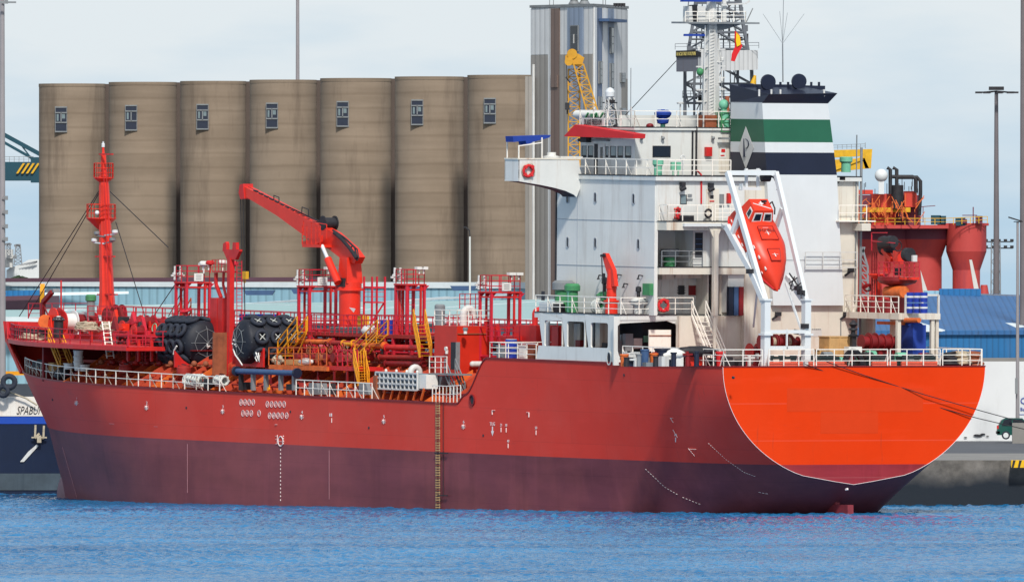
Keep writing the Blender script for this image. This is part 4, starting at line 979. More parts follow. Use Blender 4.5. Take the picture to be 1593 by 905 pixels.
mb = MB(); hline(mb, 766, 638, 770, 638, 1, .09, 1); hline(mb, 766, 637.5, 766, 644.5, 1, .09, 1); hline(mb, 819.5, 641, 823, 641.2, 1, .09, 1); hline(mb, 823, 641, 823, 648.5, 1, .09, 1); hline(mb, 1043, 650, 1047, 650, 1, .09, 1); hline(mb, 1043.5, 650, 1047.5, 657, 1, .08, 1); mb.build('corner_mark', 'mark', hull)
mb = MB(); htext(mb, 'TUG', 766, 659, 5.5, 1.0); mb.prism([on_hull(x, y, .03) for x, y in ((765.2, 663), (766.8, 663), (766.8, 670), (768.3, 670), (766, 678), (763.8, 670), (765.2, 670))], (0, -.012, 0)); mb.build('tug_arrow', 'mark', hull)
for (x, y, s_) in ((779.5, 660.5, '21'), (787.5, 661, '30'), (790.5, 685.5, '40'), (834, 665, '50'), (1051, 676, '60')):
    mb = MB(); htext(mb, s_, x, y, 4.2, 1.1); hline(mb, x, y+4, x, y+11, 1, .06, 1); mb.build('frame_mark', 'mark', hull)
mb = MB(); hquad(mb, 515.5, 645, 1.6, 5); hquad(mb, 513, 645, 1, 5); hline(mb, 516, 650, 516, 657, 1, .05, 1); hline(mb, 428, 660, 431, 660, 1, .1, 1); mb.build('frame_mark', 'mark', hull)
mb = MB(); hline(mb, 1071, 697, 1081, 709, 1, .07, 1); hline(mb, 1074, 698, 1084, 698.5, 4, .1, .5); hline(mb, 1047, 668, 1054, 680, 1, .06, 1); mb.build('frame_mark', 'mark', hull)
mb = MB(); hline(mb, 1004, 729, 1034, 757, 8, .04, .55); hline(mb, 1034, 757, 1056, 770, 5, .04, .5); hline(mb, 1062, 773, 1092, 785, 6, .035, .45); mb.build('bilge_keel_line', 'mark', hull)
mb = MB(); hline(mb, 1102, 689, 1129, 714, 9, .04, .6); hline(mb, 1129, 714, 1157, 734, 8, .04, .6); hline(mb, 1157, 734, 1176, 741, 5, .05, .7); mb.build('stern_scale', 'mark', hull)
mb = MB()
for (x, y, w_) in ((1272, 763, 8), (1316, 761, 5), (1243, 774, 8), (1212, 789, 8)): p = SY(x, y, 1.5); mb.bar(p, p+Vector((-w_/26, 0, .05)), .12)
for x0, y0, x1, y1 in ((1180, 765, 1196, 768),): hline(mb, x0, y0, x1, y1, 3, .05, .7)
mb.build('foam_patch', 'mark', hull)
mb = MB(); hline(mb, 170, 658.5, 245, 663.3, 1, .03, 1); hline(mb, 97, 695, 120, 775, 1, .035, 1); hline(mb, 291.5, 690, 291.5, 766, 1, .022, 1); hline(mb, 512, 700, 512, 776, 1, .022, 1); mb.build('scrape_line', paint('pale scrape', (176, 130, 136), .7, .1, 2), hull)
for (x, y) in ((82, 621), (290, 634), (452, 640), (574, 665), (752, 677), (1140, 587), (971, 583)): 
    mb = MB(); p = on_hull(x, y, .0); mb.cyl(p-Vector((0, .1, 0)), p+Vector((0, .03, 0)), .09, 8); mb.build('drain_hole', 'void', hull)
# hawse openings: dark recess with a rounded lip
for (x, y, w_, h_) in ((735, 622, .42, .30),):
    p = on_hull(x, y, .0); mb = MB()
    pts = [p+Vector((w_*.75*math.cos(t_), .04, h_*1.15*math.sin(t_))) for t_ in np.linspace(0, 6.283, 22)[:-1]]
    mb.prism([q-Vector((0, .06, 0)) for q in pts], (0, .035, 0)); h_o = mb.build('mooring_port', 'void', hull); mb = MB(); mb.path(pts+[pts[0]], .09); mb.build('rim', 'dark_red', h_o)
# pilot ladder with side ropes
mb = MB()
for s_ in (-2.6, 2.6):
    mb.path([on_hull(681+s_, y, .12) for y in (624, 660, 705, 740, 794)], .04)
lad = mb.build('pilot_ladder', 'rope', ship)
for k in range(44):
    y = 627+k*3.85; mb = MB(); mb.bar(on_hull(681-3.2, y, .14), on_hull(681+3.2, y, .14), .05, .07); mb.build('rung', 'wood' if k % 5 else 'rust', lad)
mb = MB(); mb.path([on_hull(689.5, 625, .05), on_hull(689.5, 770, .05)], .035); mb.bar(on_hull(676, 704, .15), on_hull(696, 704.4, .15), .07); mb.bar(on_hull(681, 770, .15), on_hull(696, 770.4, .15), .07); mb.build('spreader', 'dark', lad)
# ================================================================== trunk deck with external stiffeners
mb = MB()
TR = [(35.2, 7.6, 6.5), (35.2, 5.2, 8.35), (91.5, 5.2, 8.7), (91.5, 7.6, 6.9)]
mb.add([(35.2, 7.6, 6.4), (35.2, 5.2, 8.35), (35.2, -5.2, 8.35), (35.2, -7.6, 6.4), (92.5, 7.2, 6.8), (92.5, 5.0, 8.7), (92.5, -5.0, 8.7), (92.5, -7.2, 6.8)],
       [(0, 4, 5, 1), (1, 5, 6, 2), (2, 6, 7, 3), (3, 0, 1, 2)[::-1], (4, 7, 6, 5)])
trunk = mb.build('trunk_deck', 'trunk', ship)
for k in range(40):
    u = 36.5+k*1.4; z0 = lerp(6.5, 6.85, (u-35)/62); z1 = lerp(8.36, 8.7, (u-35)/62)
    mb = MB(); mb.prism([(u, 8.9, z0+.0), (u, 5.2, z1+.22), (u, 5.2, z1-.05), (u, 7.7, z0-.1)], (.09, 0, 0)); mb.build('stiffener', 'trunk' if k % 3 else 'orange', trunk)
mb = MB()
for k in range(38):
    u = 36+k*1.45; z1 = lerp(8.36, 8.7, (u-35)/62); mb.box((u, -5.1, z1), (u+.1, 5.1, z1+.25))
mb.build('deck_stiffeners', 'trunk', trunk)['kind'] = 'stuff'
mb = MB()
rg = random.Random(2)
for k in range(5):
    z = 6.9+k*.12; y = 8.1-k*.45; mb.tube([(36, y, z), (60, y, z+.12), (93, y-.3, z+.35)], .06+.02*(k % 2), 6)
mb.build('side_pipe_run', 'dark_red', ship)
# main deck guard rails (port edge), broken where the photo breaks them
def edge(u0, u1, n):
    return [(u, hb(u, ztop(u))-.12, ztop(u)+.02) for u in np.linspace(u0, u1, n)]
mb = MB(); rail(mb, edge(67.2, 93.4, 9)+edge(95, 108.5, 8), 1.0, 1.45, 2, .055, stay=(.0, -.5, .0)); mb.build('guard_rail', 'rail_white', ship)
a_, b_ = SY(460, 612, B2-.1), SY(578, 620, B2-.1)
mb = MB(); rail(mb, edge(b_.x, a_.x, 4), 1.05, 1.15, 2, .055, stay=(0, -.5, 0)); mb.build('guard_rail', 'rail_white', ship)
a_, b_ = SY(672, 624, B2-.1), SY(718, 625, B2-.1)
mb = MB(); rail(mb, edge(max(b_.x, 34.3), a_.x, 3), 1.1, .5, 2, .05); mb.build('guard_rail', 'rail_white', ship)
a_, b_ = SY(762, 558, B2-.1), SY(834, 566, B2-.1)
mb = MB(); rail(mb, [(u, B2-.1, 9.6) for u in (b_.x, a_.x)], 1.05, 1.2, 3, .05); rail(mb, [(a_.x, B2-.1, 9.6), (a_.x, 5, 9.6)], 1.05, 1.2, 3, .05); mb.build('guard_rail', 'rail_white', ship)
# starboard rails glimpsed over the deck
mb = MB(); rail(mb, [(u, -hb(u, ztop(u))+.12, ztop(u)) for u in np.linspace(36, 95, 12)], 1.05, 1.8, 3, .05); mb.build('guard_rail', 'pink_red', ship)
# poop guard rails: port side aft and across the transom
mb = MB(); rail(mb, [(.15, 9.8, 9.62), (13.0, 9.85, 9.62)], 1.1, 1.3, 3, .055, stay=(0, -.5, 0)); mb.build('guard_rail', 'rail_white', ship)
for (y0, y1) in ((9.8, 6.9), (6.4, 3.0), (2.8, -2.6), (-2.8, -6.6), (-6.8, -9.75)):
    mb = MB(); rail(mb, [(.15, y0, 9.62), (.15, y1, 9.62)], 1.1, 1.35, 3, .055, stay=(.45, 0, 0)); mb.build('guard_rail', 'rail_white', ship)
mb = MB(); rail(mb, [(.15, -9.8, 9.62), (24, -9.85, 9.62)], 1.1, 1.5, 3, .055); mb.build('guard_rail', 'rail_white', ship)
# ================================================================== forecastle
def on_edge(px, z, py=500):
    y = 6.
    for _ in range(25): p = SY(px, py, y); y = .5*y+.5*hb(p.x, z)
    return p.x, y
def LN(mb, pts, y, w=.06): return mb.path([SY(a, b, y) for a, b in pts], w)
def PR(mb, pts, y, th): return mb.prism([SY(a, b, y) for a, b in pts], (0, -th, 0))
def BXP(x0, y0, x1, y1, yl, th, du=None):
    """box from pixel extents of its port face, th deep to starboard"""
    a = SY(x0, y1, yl); b = SY(x1, y0, yl)
    return (min(a.x, b.x), yl-th, a.z), (max(a.x, b.x), yl, b.z)
ZF = 9.42
ua, ya = on_edge(196, ZF)
mb = MB()
P = [(u, hb(u, ZF)-.03, ZF) for u in list(np.linspace(ua, 108, 8))+list(np.linspace(109.5, 115.2, 9))]
Q = [(u, -y, z) for u, y, z in P[::-1]]
mb.prism([(x, y, z-.28) for x, y, z in P+Q][::-1], (0, 0, .28)); fc = mb.build('forecastle_deck', 'red', ship)
mb = MB(); mb.box((97.5, -7.0, 6.7), (97.7, 7.0, ZF-.28)); mb.build('forecastle_bulkhead', 'dark_red', ship)
# side plating joining the stem to the forecastle deck, then the bulwark round the bow
for sgn, u0 in ((1, 112.6), (-1, 101.)):
    mb = MB(); P = [(u, sgn*(hb(u, 9.3)+.0)) for u in np.linspace(u0, 115.9, 14)]
    zt_ = [lerp(9.35, 10.55, min(1, (u-u0)/(2.2 if sgn > 0 else 3))) for u, _ in P]
    vs = []
    for (u, y), z in zip(P, zt_): vs += [(u, y, 9.1), (u+.35*(z-9.1)/1.4, y*1.04, z), (u+.35*(z-9.1)/1.4, y*1.04-sgn*.08, z), (u, y-sgn*.08, 9.1)]
    fs = []
    for i in range(len(P)-1):
        for k in range(4): fs.append((4*i+k, 4*i+(k+1) % 4, 4*i+4+(k+1) % 4, 4*i+4+k))
    mb.add(vs, fs); bw = mb.build('bulwark', 'red', ship)
    mb = MB()
    for (u, y), z in list(zip(P, zt_))[2::2]: mb.bar((u, y*.72, 9.2), (u+.2, y*1.0, z-.05), .09)
    mb.build('bulwark_stay', 'pink_red', bw)
mb = MB()
mb.path([(u, hb(u, 9.2)-.15, ZF) for u in np.linspace(ua, 112.5, 8)], .1)
rail(mb, [(u, hb(u, 9.2)-.15, ZF) for u in np.linspace(ua, 112.5, 7)], 1.05, 1.6, 3, .055); mb.build('guard_rail', 'pink_red', ship)
mb = MB(); rail(mb, [(ua, y, ZF) for y in (ya-.2, 3, -3, -ya+.2)], 1.05, 1.3, 3, .05); mb.build('guard_rail', 'pink_red', ship)
mb = MB(); p, r_, u_ = hframe(60, 532); mb.text('NO SMOKING', 4.2/FPX*1265, SY(54, 533, hb(106, 9.0)+.1), (-1, 0, 0), (0, 0, 1), .02, 1.15); mb.build('lettering', 'mark', fc)
for x in (200, 216, 236):
    mb = MB(); LN(mb, [(x, 528), (x, 562)], 7.2, .16); mb.build('pillar', 'red', ship)
# elevated rail deck behind the windlass
mb = MB(); mb.box(*BXP(44, 497, 136, 494, 0.5, 2.0)); mb.build('winch_platform', 'red', ship)
mb = MB(); rail(mb, [SY(44, 495, .5), SY(136, 495, .5)], 1.05, 1.6, 3, .05); mb.path([SY(44, 495, .5), SY(52, 472, .5)], .05); mb.build('guard_rail', 'pink_red', ship)
mb = MB(); LN(mb, [(95, 495), (95, 436)], 1.5, .09); mb.build('flag_pole', 'red', ship)
mb = MB(); LN(mb, [(66, 497), (67, 470), (81, 454)], 3, .28); LN(mb, [(67, 474), (77, 494)], 3, .08); dv = mb.build('stores_davit', 'dark_red', ship); mb = MB(); PR(mb, [(71, 455), (84, 455), (82, 449), (72, 449)], 3.0, .5); mb.build('floodlight', 'steel', dv)
def reel(x, y, yl, r, w, mats=('red', 'pale_rope', 'red'), ax=(0, 1, 0), name='mooring_winch', parent=None):
    p = SY(x, y, yl); A = Vector(ax).normalized()
    mb = MB(); mb.cyl(p-A*w/2, p+A*w/2, r*.72, 16); mb.bar(p-A*(w/2+.3), p+A*(w/2+.3), .16)
    o = mb.build(name, mats[1], parent or ship)
    for s_ in (-1, 1):
        mb = MB(); mb.cyl(p+A*(s_*w/2-.03), p+A*(s_*w/2+.05), r, 20); q = p+A*(s_*(w/2+.22)); mb.prism([q+Vector((-.35, 0, -r-.1)), q+Vector((.35, 0, -r-.1)), q+Vector((.12, 0, .1)), q+Vector((-.12, 0, .1))], A*.08); mb.build('flange', mats[0] if s_ > 0 else mats[2], o)
    return o
reel(88, 495, 3.2, .75, .5, ('crane_red', 'dark_red', 'red')); reel(106, 500, 2.6, .78, .9, ('red', 'bag', 'clean_white')); reel(123, 500, 1.6, .72, .8, ('dark_red', 'dark_red', 'clean_white'))
reel(138, 500, .6, .66, .9, ('dark_red', 'dark_red', 'red')); reel(171, 494, 1.0, .7, .5, ('dark_red', 'dark_red', 'dark_red')); reel(185, 490, .2, .75, .5, ('dark_red', 'dark_red', 'dark_red'))
mb = MB(); mb.cyl(SY(74, 500, 3.4), SY(70, 500, 3.9), .4, 14, .5); mb.build('gypsy_wheel', 'orange', ship)
for (x, yl) in ((38, 1.6), (50, 2.6), (61, 3.2), (29, .9)):
    p = SY(x, 526, yl); mb = MB()
    for d_ in (-.28, .28): mb.lathe([(0, .26), (.75, .24), (.78, .34), (.95, .34)], (p.x+d_*2.2, p.y, 9.2), n=12)
    mb.build('bollard', 'dark', ship)
def rope_pile(x, y, yl, w, h, mat='rope', label='', n=9, grp='rope heaps on the tanker deck'):
    p = SY(x, y, yl); mb = MB(); rr = random.Random(int(x*7))
    for k in range(n):
        z = h*(k+.5)/n; R = w/2*(1-.35*(k/n))*rr.uniform(.85, 1.0); pts = []
        ph = rr.uniform(0, 6)
        for i in range(20): t_ = i*2*math.pi/19; pts.append(p+Vector((R*1.15*math.cos(t_+ph)+rr.uniform(-.06, .06), R*.7*math.sin(t_+ph), z+rr.uniform(-.07, .07)*1.2)))
        mb.tube(pts, .075, 6)
    return solo(mb, 'rope_pile', mat, label, 'rope', p, grp, SHIP)
rope_pile(135, 514.5, 4.2, 2.3, .55, 'rope', 'weathered beige mooring rope heaped on the forecastle behind the yellow stair')
rope_pile(170, 514, 4.0, 1.8, .55, 'rope', 'beige mooring rope heap right beside the white ladder near the red foremast')
rope_pile(52, 527, 3.6, 2.6, .3, 'rope', 'low tangle of mooring rope between the black bollards at the bow')
# mushroom vent with green cap
def vent(x, yb, yt, yl, r, m1, m2, name='mushroom_vent', cap=.35, k=1.45, par=None):
    p = SY(x, yb, yl); h = SY(x, yt, yl).z-p.z
    mb = MB(); mb.lathe([(0, r), (h*(1-cap), r)], p, n=16); o = mb.build(name, m1, par or ship)
    mb = MB(); mb.lathe([(h*(1-cap), r*k*.9), (h*(1-cap)+.04, r*k), (h*.93, r*k), (h, r*k*.75)], p, n=16); mb.build('cap', m2, o); return o
vent(141, 492, 458, 1.5, .28, 'steel', 'leaf_green', cap=.3, k=1.35)
# yellow stair, white ladder
mb = MB(); stair(mb, SY(103, 575, 6.6), SY(84, 528, 6.6), .9, (0, 1, 0), 9, .08, .85, .06); mb.build('stair', 'yellow', ship)
mb = MB(); a_ = SY(172, 557, 7.0); b_ = SY(164, 500, 6.6); ladder(mb, a_, b_, .55, (0, 1, 0), 8, .07); mb.build('ladder', 'rail_white', ship)
mb = MB(); p = SY(91, 525, 6.4); mb.lathe([(0, .33), (1.15, .33), (1.2, .45), (1.45, .3)], p, n=14); o = mb.build('deck_vent', 'dark', ship); mb = MB(); mb.lathe([(1.3, .4), (1.5, .1)], p, n=10); mb.build('lid', 'bag', o)
# ------------------------------------------------------------------ foremast
fm = None
def rz(x, y, yl=0.): return SY(x, y, yl)
p0 = rz(167, 490)
mb = MB(); prof = []
for (py, w_) in ((490, 30), (470, 24), (440, 21), (400, 20), (340, 18), (285, 15), (277, 15), (270, 11), (262, 9), (240, 8), (238, 4), (229, 3.5)):
    prof.append((rz(162, py).z-p0.z, w_/2/22.3))
top = rz(160.5, 229)
vs = []
mb = MB(); n = 8; P = []
for (h, r) in prof:
    k = h/prof[-1][0]; c = p0.lerp(top, k); 
    for i in range(n): t_ = 2*math.pi*(i+.5)/n; P.append(c+Vector((r*1.05*math.cos(t_), r*1.05*math.sin(t_), 0)))
    
m_ = len(prof)
mb.add(P, [(k*n+i, k*n+(i+1) % n, (k+1)*n+(i+1) % n, (k+1)*n+i) for k in range(m_-1) for i in range(n)]+[tuple(range((m_-1)*n, m_*n))])
fm = mb.build('foremast', 'crane_red', ship)
def mast_plat(x0, x1, y, h, skirt, mat='crane_red', n=10):
    c = rz((x0+x1)/2, y); r = (x1-x0)/2/22.3
    mb = MB(); mb.lathe([(-skirt, .25), (-.05, r*.95), (0, r), (.06, r)], c, n=n, smooth=False); o = mb.build('platform', mat, fm)
    mb = MB(); pts = [c+Vector((r*.95*math.cos(t_), r*.95*math.sin(t_), .05)) for t_ in np.linspace(0, 2*math.pi, n+1)]; rail(mb, pts, h, 3, 3, .05); mb.build('railing', mat, fm)
mast_plat(145, 177, 277, .98, .35); mast_plat(133.5, 181, 340, .95, .75)
mb = MB(); LN(mb, [(176, 480), (165, 262)], .65, .05); LN(mb, [(170, 480), (161, 262)], .75, .05)
mb.build('ladder', 'red', fm)
for (x, y, w_) in ((147, 375, 7), (179, 362, 7), (151, 364, 5), (175, 374, 5)):
    mb = MB(); c = rz(x, y, .5); mb.lathe([(-.10, .1), (0, .22), (.16, .22), (.2, .1)], c, (0, 0, 1), 12); mb.bar(c-Vector((0, 0, .1)), rz(163, y+4, 0.3), .09); mb.build('mast_lamp', 'clean_white' if w_ > 5 else 'steel', fm)
mb = MB()
for (x0, x1, y) in ((149, 178, 399), (152, 182, 458), (155, 175, 240)): mb.bar(rz(x0, y, .3), rz(x1, y, .3), .14, .1)
mb.build('cross_arm', 'red', fm)
mb = MB(); mb.ball(rz(151, 331, .8), .16, 10, 8); mb.build('radar_dome', 'clean_white', fm)
mb = MB(); mb.lathe([(0, .12), (.25, .12), (.3, .05), (.4, .08)], rz(160.5, 229), n=8); mb.build('top_light', 'clean_white', fm)
for pts in (((154, 297), (30, 492)), ((156, 297), (45, 490)), ((171, 298), (262, 385)), ((180, 345), (228, 500)), ((240, 490), (276, 437)), ((262, 492), (292, 437))):
    mb = MB(); LN(mb, pts, .3, .045); mb.build('stay_wire', 'wire', ship)
# ------------------------------------------------------------------ stores under the forecastle
mb = MB(); rr = random.Random(5)
def bag_stack(name, label, cells, yl, mat, cat):
    x, y = cells[0][0], cells[0][1]
    for i, (x, y, w, h) in enumerate(cells):
        a, b = BXP(x, y, x+w, y+h, yl, .55); mb = MB(); mb.lathe([(0, .3), (b[2]-a[2]-.08, .34), (b[2]-a[2]-.06, .38), (b[2]-a[2], .36)], ((a[0]+b[0])/2, yl-.3, a[2]), n=12)
        solo(mb, name, mat, label[i], cat, ((a[0]+b[0])/2, yl-.3, a[2]), 'pails stacked under the forecastle', SHIP)
bag_stack('pail', ['white pail with lid on top of the stack right of the yellow bow stair', 'white pail second from the top beside the yellow bow stair', 'white pail third from the top beside the yellow bow stair', 'bottom white pail of the tall stack beside the yellow bow stair',
                   'white pail at the lower left of the pile behind the yellow bow stair', 'white pail at the lower right end of the pile by the orange trunk deck'],
          [(109, 545, 14, 9), (110, 554, 12, 8), (110, 562, 12, 7), (111, 569, 12, 7), (95, 565, 12, 9), (122, 567, 8, 10)], 7.7, 'bag', 'pail')
a, b = BXP(71, 565, 83, 577, 6.6, .8); mb = MB(); mb.box(a, b); mb.box((a[0]-.03, a[1]-.03, b[2]), (b[0]+.03, b[1]+.03, b[2]+.05)); solo(mb, 'carton', 'wood', 'light brown carton under the forecastle left of the white pails', 'box', a, None, SHIP)
p = SY(97, 590, 7.4); mb = MB(); mb.ball(p+Vector((0, 0, .35)), .8, 10, 7, (1, .7, .6), .15, rr); solo(mb, 'tarpaulin_heap', 'dark', 'black tarpaulin heap at the deck edge below the yellow bow stair', 'tarpaulin', p, None, SHIP)
mb = MB(); a, b = BXP(50, 563, 66, 571, 5.2, .6); mb.box(a, b); mb.cyl((a[0]-.3, a[1], b[2]), (b[0]+.2, a[1], b[2]), .18, 10); mb.build('deck_pump', 'dark', ship)
mb = MB(); a, b = BXP(74, 549, 83, 557, 5, .05); mb.box(a, b); mb.build('notice_plate', 'bag', ship)
# ================================================================== machinery jumble and catwalk
YC = 2.6
cw = MB(); cw.box((36, .6, 10.75), (99, 2.8, 10.87)); cwo = cw.build('catwalk', 'red', ship)
for k in range(22):
    u = 37.5+k*2.9; mb = MB(); mb.bar((u, 2.7, 8.5), (u, 2.7, 10.75), .12); mb.bar((u, 2.7, 9.6), (u+.9, 2.7, 10.7), .07); mb.build('post', 'red', cwo)
for k in range(9):
    u0 = 36+k*7; mb = MB(); rail(mb, [(u0, 2.75, 10.87), (u0+6.9, 2.75, 10.87)], 1.05, 1.4, 3, .055); mb.build('railing', 'pink_red', cwo)
for k in range(9):
    u0 = 36+k*7; mb = MB(); rail(mb, [(u0, .65, 10.87), (u0+6.9, .65, 10.87)], 1.05, 1.4, 3, .05); mb.build('railing', 'pink_red', cwo)
for k, (yl, z, r, m_) in enumerate(((3.4, 9.3, .14, 'deck_red'), (3.9, 9.05, .17, 'red'), (4.3, 9.5, .1, 'pink_red'), (1.8, 9.9, .13, 'red'), (3.1, 10.1, .12, 'dark_red'), (4.7, 9.0, .12, 'rust'), (2.2, 10.35, .1, 'deck_red'))):
    mb = MB(); mb.tube([(36.5+k, yl, z), (60, yl, z+.05), (93-k*2, yl, z+.1)], r, 8); mb.build('cargo_pipe', m_, ship)
def valve(p, s_=1., mat='dark_red', wheel='red'):
    mb = MB(); mb.lathe([(0, .16*s_), (.12*s_, .16*s_), (.12*s_, .09*s_), (.45*s_, .09*s_), (.45*s_, .15*s_), (.55*s_, .15*s_), (.55*s_, .04), (.85*s_, .04)], p, n=8); o = mb.build('valve', mat, ship)
    mb = MB(); mb.torus(Vector(p)+Vector((0, 0, .82*s_)), (rr.uniform(-.4, .4), 1, rr.uniform(-.3, .9)), .2*s_, .035, 12, 5); mb.build('handwheel', wheel, o)
for k in range(80):
    u = rr.uniform(38, 96); valve((u, rr.choice([3.4, 3.9, 4.4, 2.0]), rr.choice([8.6, 9.1, 9.4])), rr.uniform(.8, 1.5), rr.choice(['dark_red', 'pink_red', 'deck_red', 'rust', 'dark']), rr.choice(['red', 'pink_red', 'mint', 'dark', 'mast_grey']))
# winch station aft of the foremast
mw = [(206, 502, 2.0, .45, .9), (229, 502, 3.2, .55, 1.0), (247, 503, 2.2, .5, .8), (262, 506, 3, .4, .7), (196, 507, 3.6, .4, .6), (215, 515, 5, .45, .7)]
for x, y, yl, r, w in mw: reel(x, y, yl, r, w, ('red', 'dark_red', 'pink_red'), (.0, 1, 0))
for k in range(58):
    x = rr.uniform(185, 262); y = rr.uniform(496, 528); yl = rr.uniform(1, 5.5); p = SY(x, y, yl); L_ = rr.uniform(.4, 1.5)
    mb = MB(); t_ = rr.random()
    if t_ < .4: mb.bar(p, p+Vector((rr.uniform(-.3, .3), 0, -L_)), rr.uniform(.08, .22))
    elif t_ < .7: mb.bar(p, p+Vector((L_*1.4, 0, rr.uniform(-.3, .3))), rr.uniform(.08, .2))
    elif t_ < .85: mb.prism([p, p+Vector((.9, 0, 0)), p+Vector((.45, 0, .9))], (0, .25, 0))
    else: mb.box(p-Vector((.3, .3, .3)), p+Vector((.3, .3, .25)))
    mb.build('machinery_frame', rr.choice(['red', 'red', 'crane_red', 'dark_red', 'pink_red', 'dark']), ship)
mb = MB(); mb.box(*BXP(186, 545, 300, 541, 6.4, 3.0)); mb.box(*BXP(172, 524, 272, 521, 5.8, 1.5)); mb.build('machinery_platform', 'red', ship)
mb = MB(); LN(mb, [(176, 519), (244, 524)], 7.2, .11); LN(mb, [(198, 560), (198, 528), (245, 528)], 6.9, .11); mb.build('vent_pipe', 'pink_red', ship)
for x in (217, 231, 239): 
    mb = MB(); ladder(mb, SY(x, 562, 6.5), SY(x, 520, 6.5), .5, (0, 1, 0), 7, .06); mb.build('ladder', 'pink_red', ship)
mb = MB(); mb.box(*BXP(120, 567, 330, 563, 6.2, .8)); mb.build('pipe_cover', 'deck_red', ship)
for k in range(10):
    mb = MB(); x = 150+k*18; c = SY(x, 566+k*.3, 7.0); mb.bar(c, c+Vector((0, -2.2, .0)), .12); mb.ball(c+Vector((0, -.4, .12)), .22, 8, 6); mb.build('pipe_clamp', rr.choice(['red', 'dark_red', 'rust']), ship)
for (x, y, w_) in ((196, 574, 12), (286, 575, 12), (345, 590, 8), (470, 602, 10), (497, 604, 9)):
    p = SY(x, y, 7.7); mb = MB(); mb.lathe([(-.25, .5), (.15, .5), (.2, .42), (.32, .42)], p, n=16); o = mb.build('tank_hatch', 'deck_red', ship); mb = MB(); mb.bar(p+Vector((-.3, 0, .35)), p+Vector((.3, 0, .38)), .06); mb.build('handle', 'dark', o)
# ================================================================== hose towers
def tower(x0, x1, yr, yp, yb, yl, sign=None, lad=1, fine=True):
    du, dy = 1.5, ((x1-x0)-1.5*11.6)/19.8
    A = SY(x0, yp, yl); A = Vector((A.x, yl, A.z)); zb = 8.5; hr = SY(x0, yr, yl).z-A.z
    C_ = [A, A-Vector((0, dy, 0)), A-Vector((du, dy, 0)), A-Vector((du, 0, 0))]
    mb = MB(); mb.box((A.x-du-.12, A.y-dy-.12, A.z-.1), (A.x+.12, A.y+.12, A.z)); tw = mb.build('hose_tower', 'red', ship)
    for c in C_+[A-Vector((0, dy*.22, 0)), A-Vector((du, dy*.8, 0)), A-Vector((0, dy*.38, 0))]:
        mb = MB(); mb.bar((c.x, c.y, zb), c, .17 if c in C_ else .13); mb.prism([c+Vector((0, .05, -.1)), c+Vector((0, .05, -.55)), c+Vector((0, -.4, -.1))], (.08, 0, 0)); mb.build('leg', 'pink_red' if c in C_ else 'red', tw)
    mb = MB(); m_ = lerp(zb, A.z, .93); mb.path([Vector((c.x, c.y, m_)) for c in C_+[C_[0]]], .1); mb.build('brace', 'red', tw); mb = MB(); mb.path([Vector((c.x, c.y, lerp(zb, A.z, .55))) for c in C_+[C_[0]]], .07); mb.build('brace', 'red', tw)
    mb = MB(); rail(mb, C_+[C_[0]], hr, .85, 3, .055); mb.build('railing', 'pink_red', tw)
    for k in range(lad):
        mb = MB(); q = A-Vector((du*.5*k, dy*(.3+.3*k), 0)); ladder(mb, (q.x, q.y, zb), (q.x, q.y, q.z), .45, (0, 1, 0), 14, .045); mb.build('ladder', 'pink_red', tw)
    for k in range(2):
        mb = MB(); q = A+Vector((.25, -.05-.42*k, .12)); mb.lathe([(0, .12), (.3, .12), (.34, .2), (.48, .2), (.52, .1), (.95, .09)], q, n=8); mb.bar(q+Vector((0, .3, .3)), q+Vector((0, -.3, .3)), .14); mb.build('nozzle', 'mast_grey', tw)
    for k in range(2):
        mb = MB(); q = A+Vector((-du, -dy*(.7+.25*k), hr+.02)); mb.box(q-Vector((.2, .25, 0)), q+Vector((.2, .25, .18))); mb.bar(q, q-Vector((0, 0, .3)), .08); mb.build('monitor', 'bag', tw)
    if sign:
        a = SX(sign[0], sign[3], A.x-du-.0); b = SX(sign[2], sign[1], A.x-du-.0); mb = MB(); mb.box((A.x-du-.2, b.y, a.z), (A.x-du-.16, a.y, b.z)); sg = mb.build('sign_board', 'bag', tw)
        mb = MB()
        for k in range(3): z = lerp(a.z, b.z, .25+.25*k); mb.box((A.x-du-.215, lerp(a.y, b.y, .8), z-.02), (A.x-du-.2, lerp(a.y, b.y, .2), z+.02))
        mb.build('print', 'steel', sg)
    return tw
tower(274, 327, 413, 438, 500, 3.6, (300, 425, 314, 437)); tower(465, 523, 419, 444, 500, 3.6, (492, 431, 507, 444)); tower(616, 660, 419, 441, 500, 3.6, None, 2); tower(747, 808, 428, 453, 525, 4.4, (779, 440, 793, 452))
# king post with forked head and side platform
kp = thing  # (name kept for readers)
mb = MB(); a = SY(352, 575, 5.5); b = SY(352, 402, 5.5); mb.box((a.x-.4, 5.15, 8.3), (a.x, 5.5, b.z)); pst = mb.build('fork_mast', 'red', ship)
mb = MB(); PR(mb, [(353, 404), (366, 404), (372, 391), (372, 388), (348, 388), (348, 392)], 5.4, .25); PR(mb, [(346, 391), (352, 390), (352, 379), (351, 376), (347, 379)], 5.4, .25); PR(mb, [(361, 391), (367, 391), (367, 377), (362, 377)], 5.4, .25); mb.build('fork_head', 'red', pst)
mb = MB(); mb.box(*BXP(327, 578, 337, 463, 4.6, .6)); mb.box(*BXP(339, 578, 345, 463, 4.6, .6)); mb.box(*BXP(337, 474, 340, 463, 4.5, .5)); o = mb.build('reel_housing', 'red', ship)
mb = MB(); mb.box(*BXP(338, 515, 345, 475, 4.4, .4)); mb.build('opening', 'void', o)
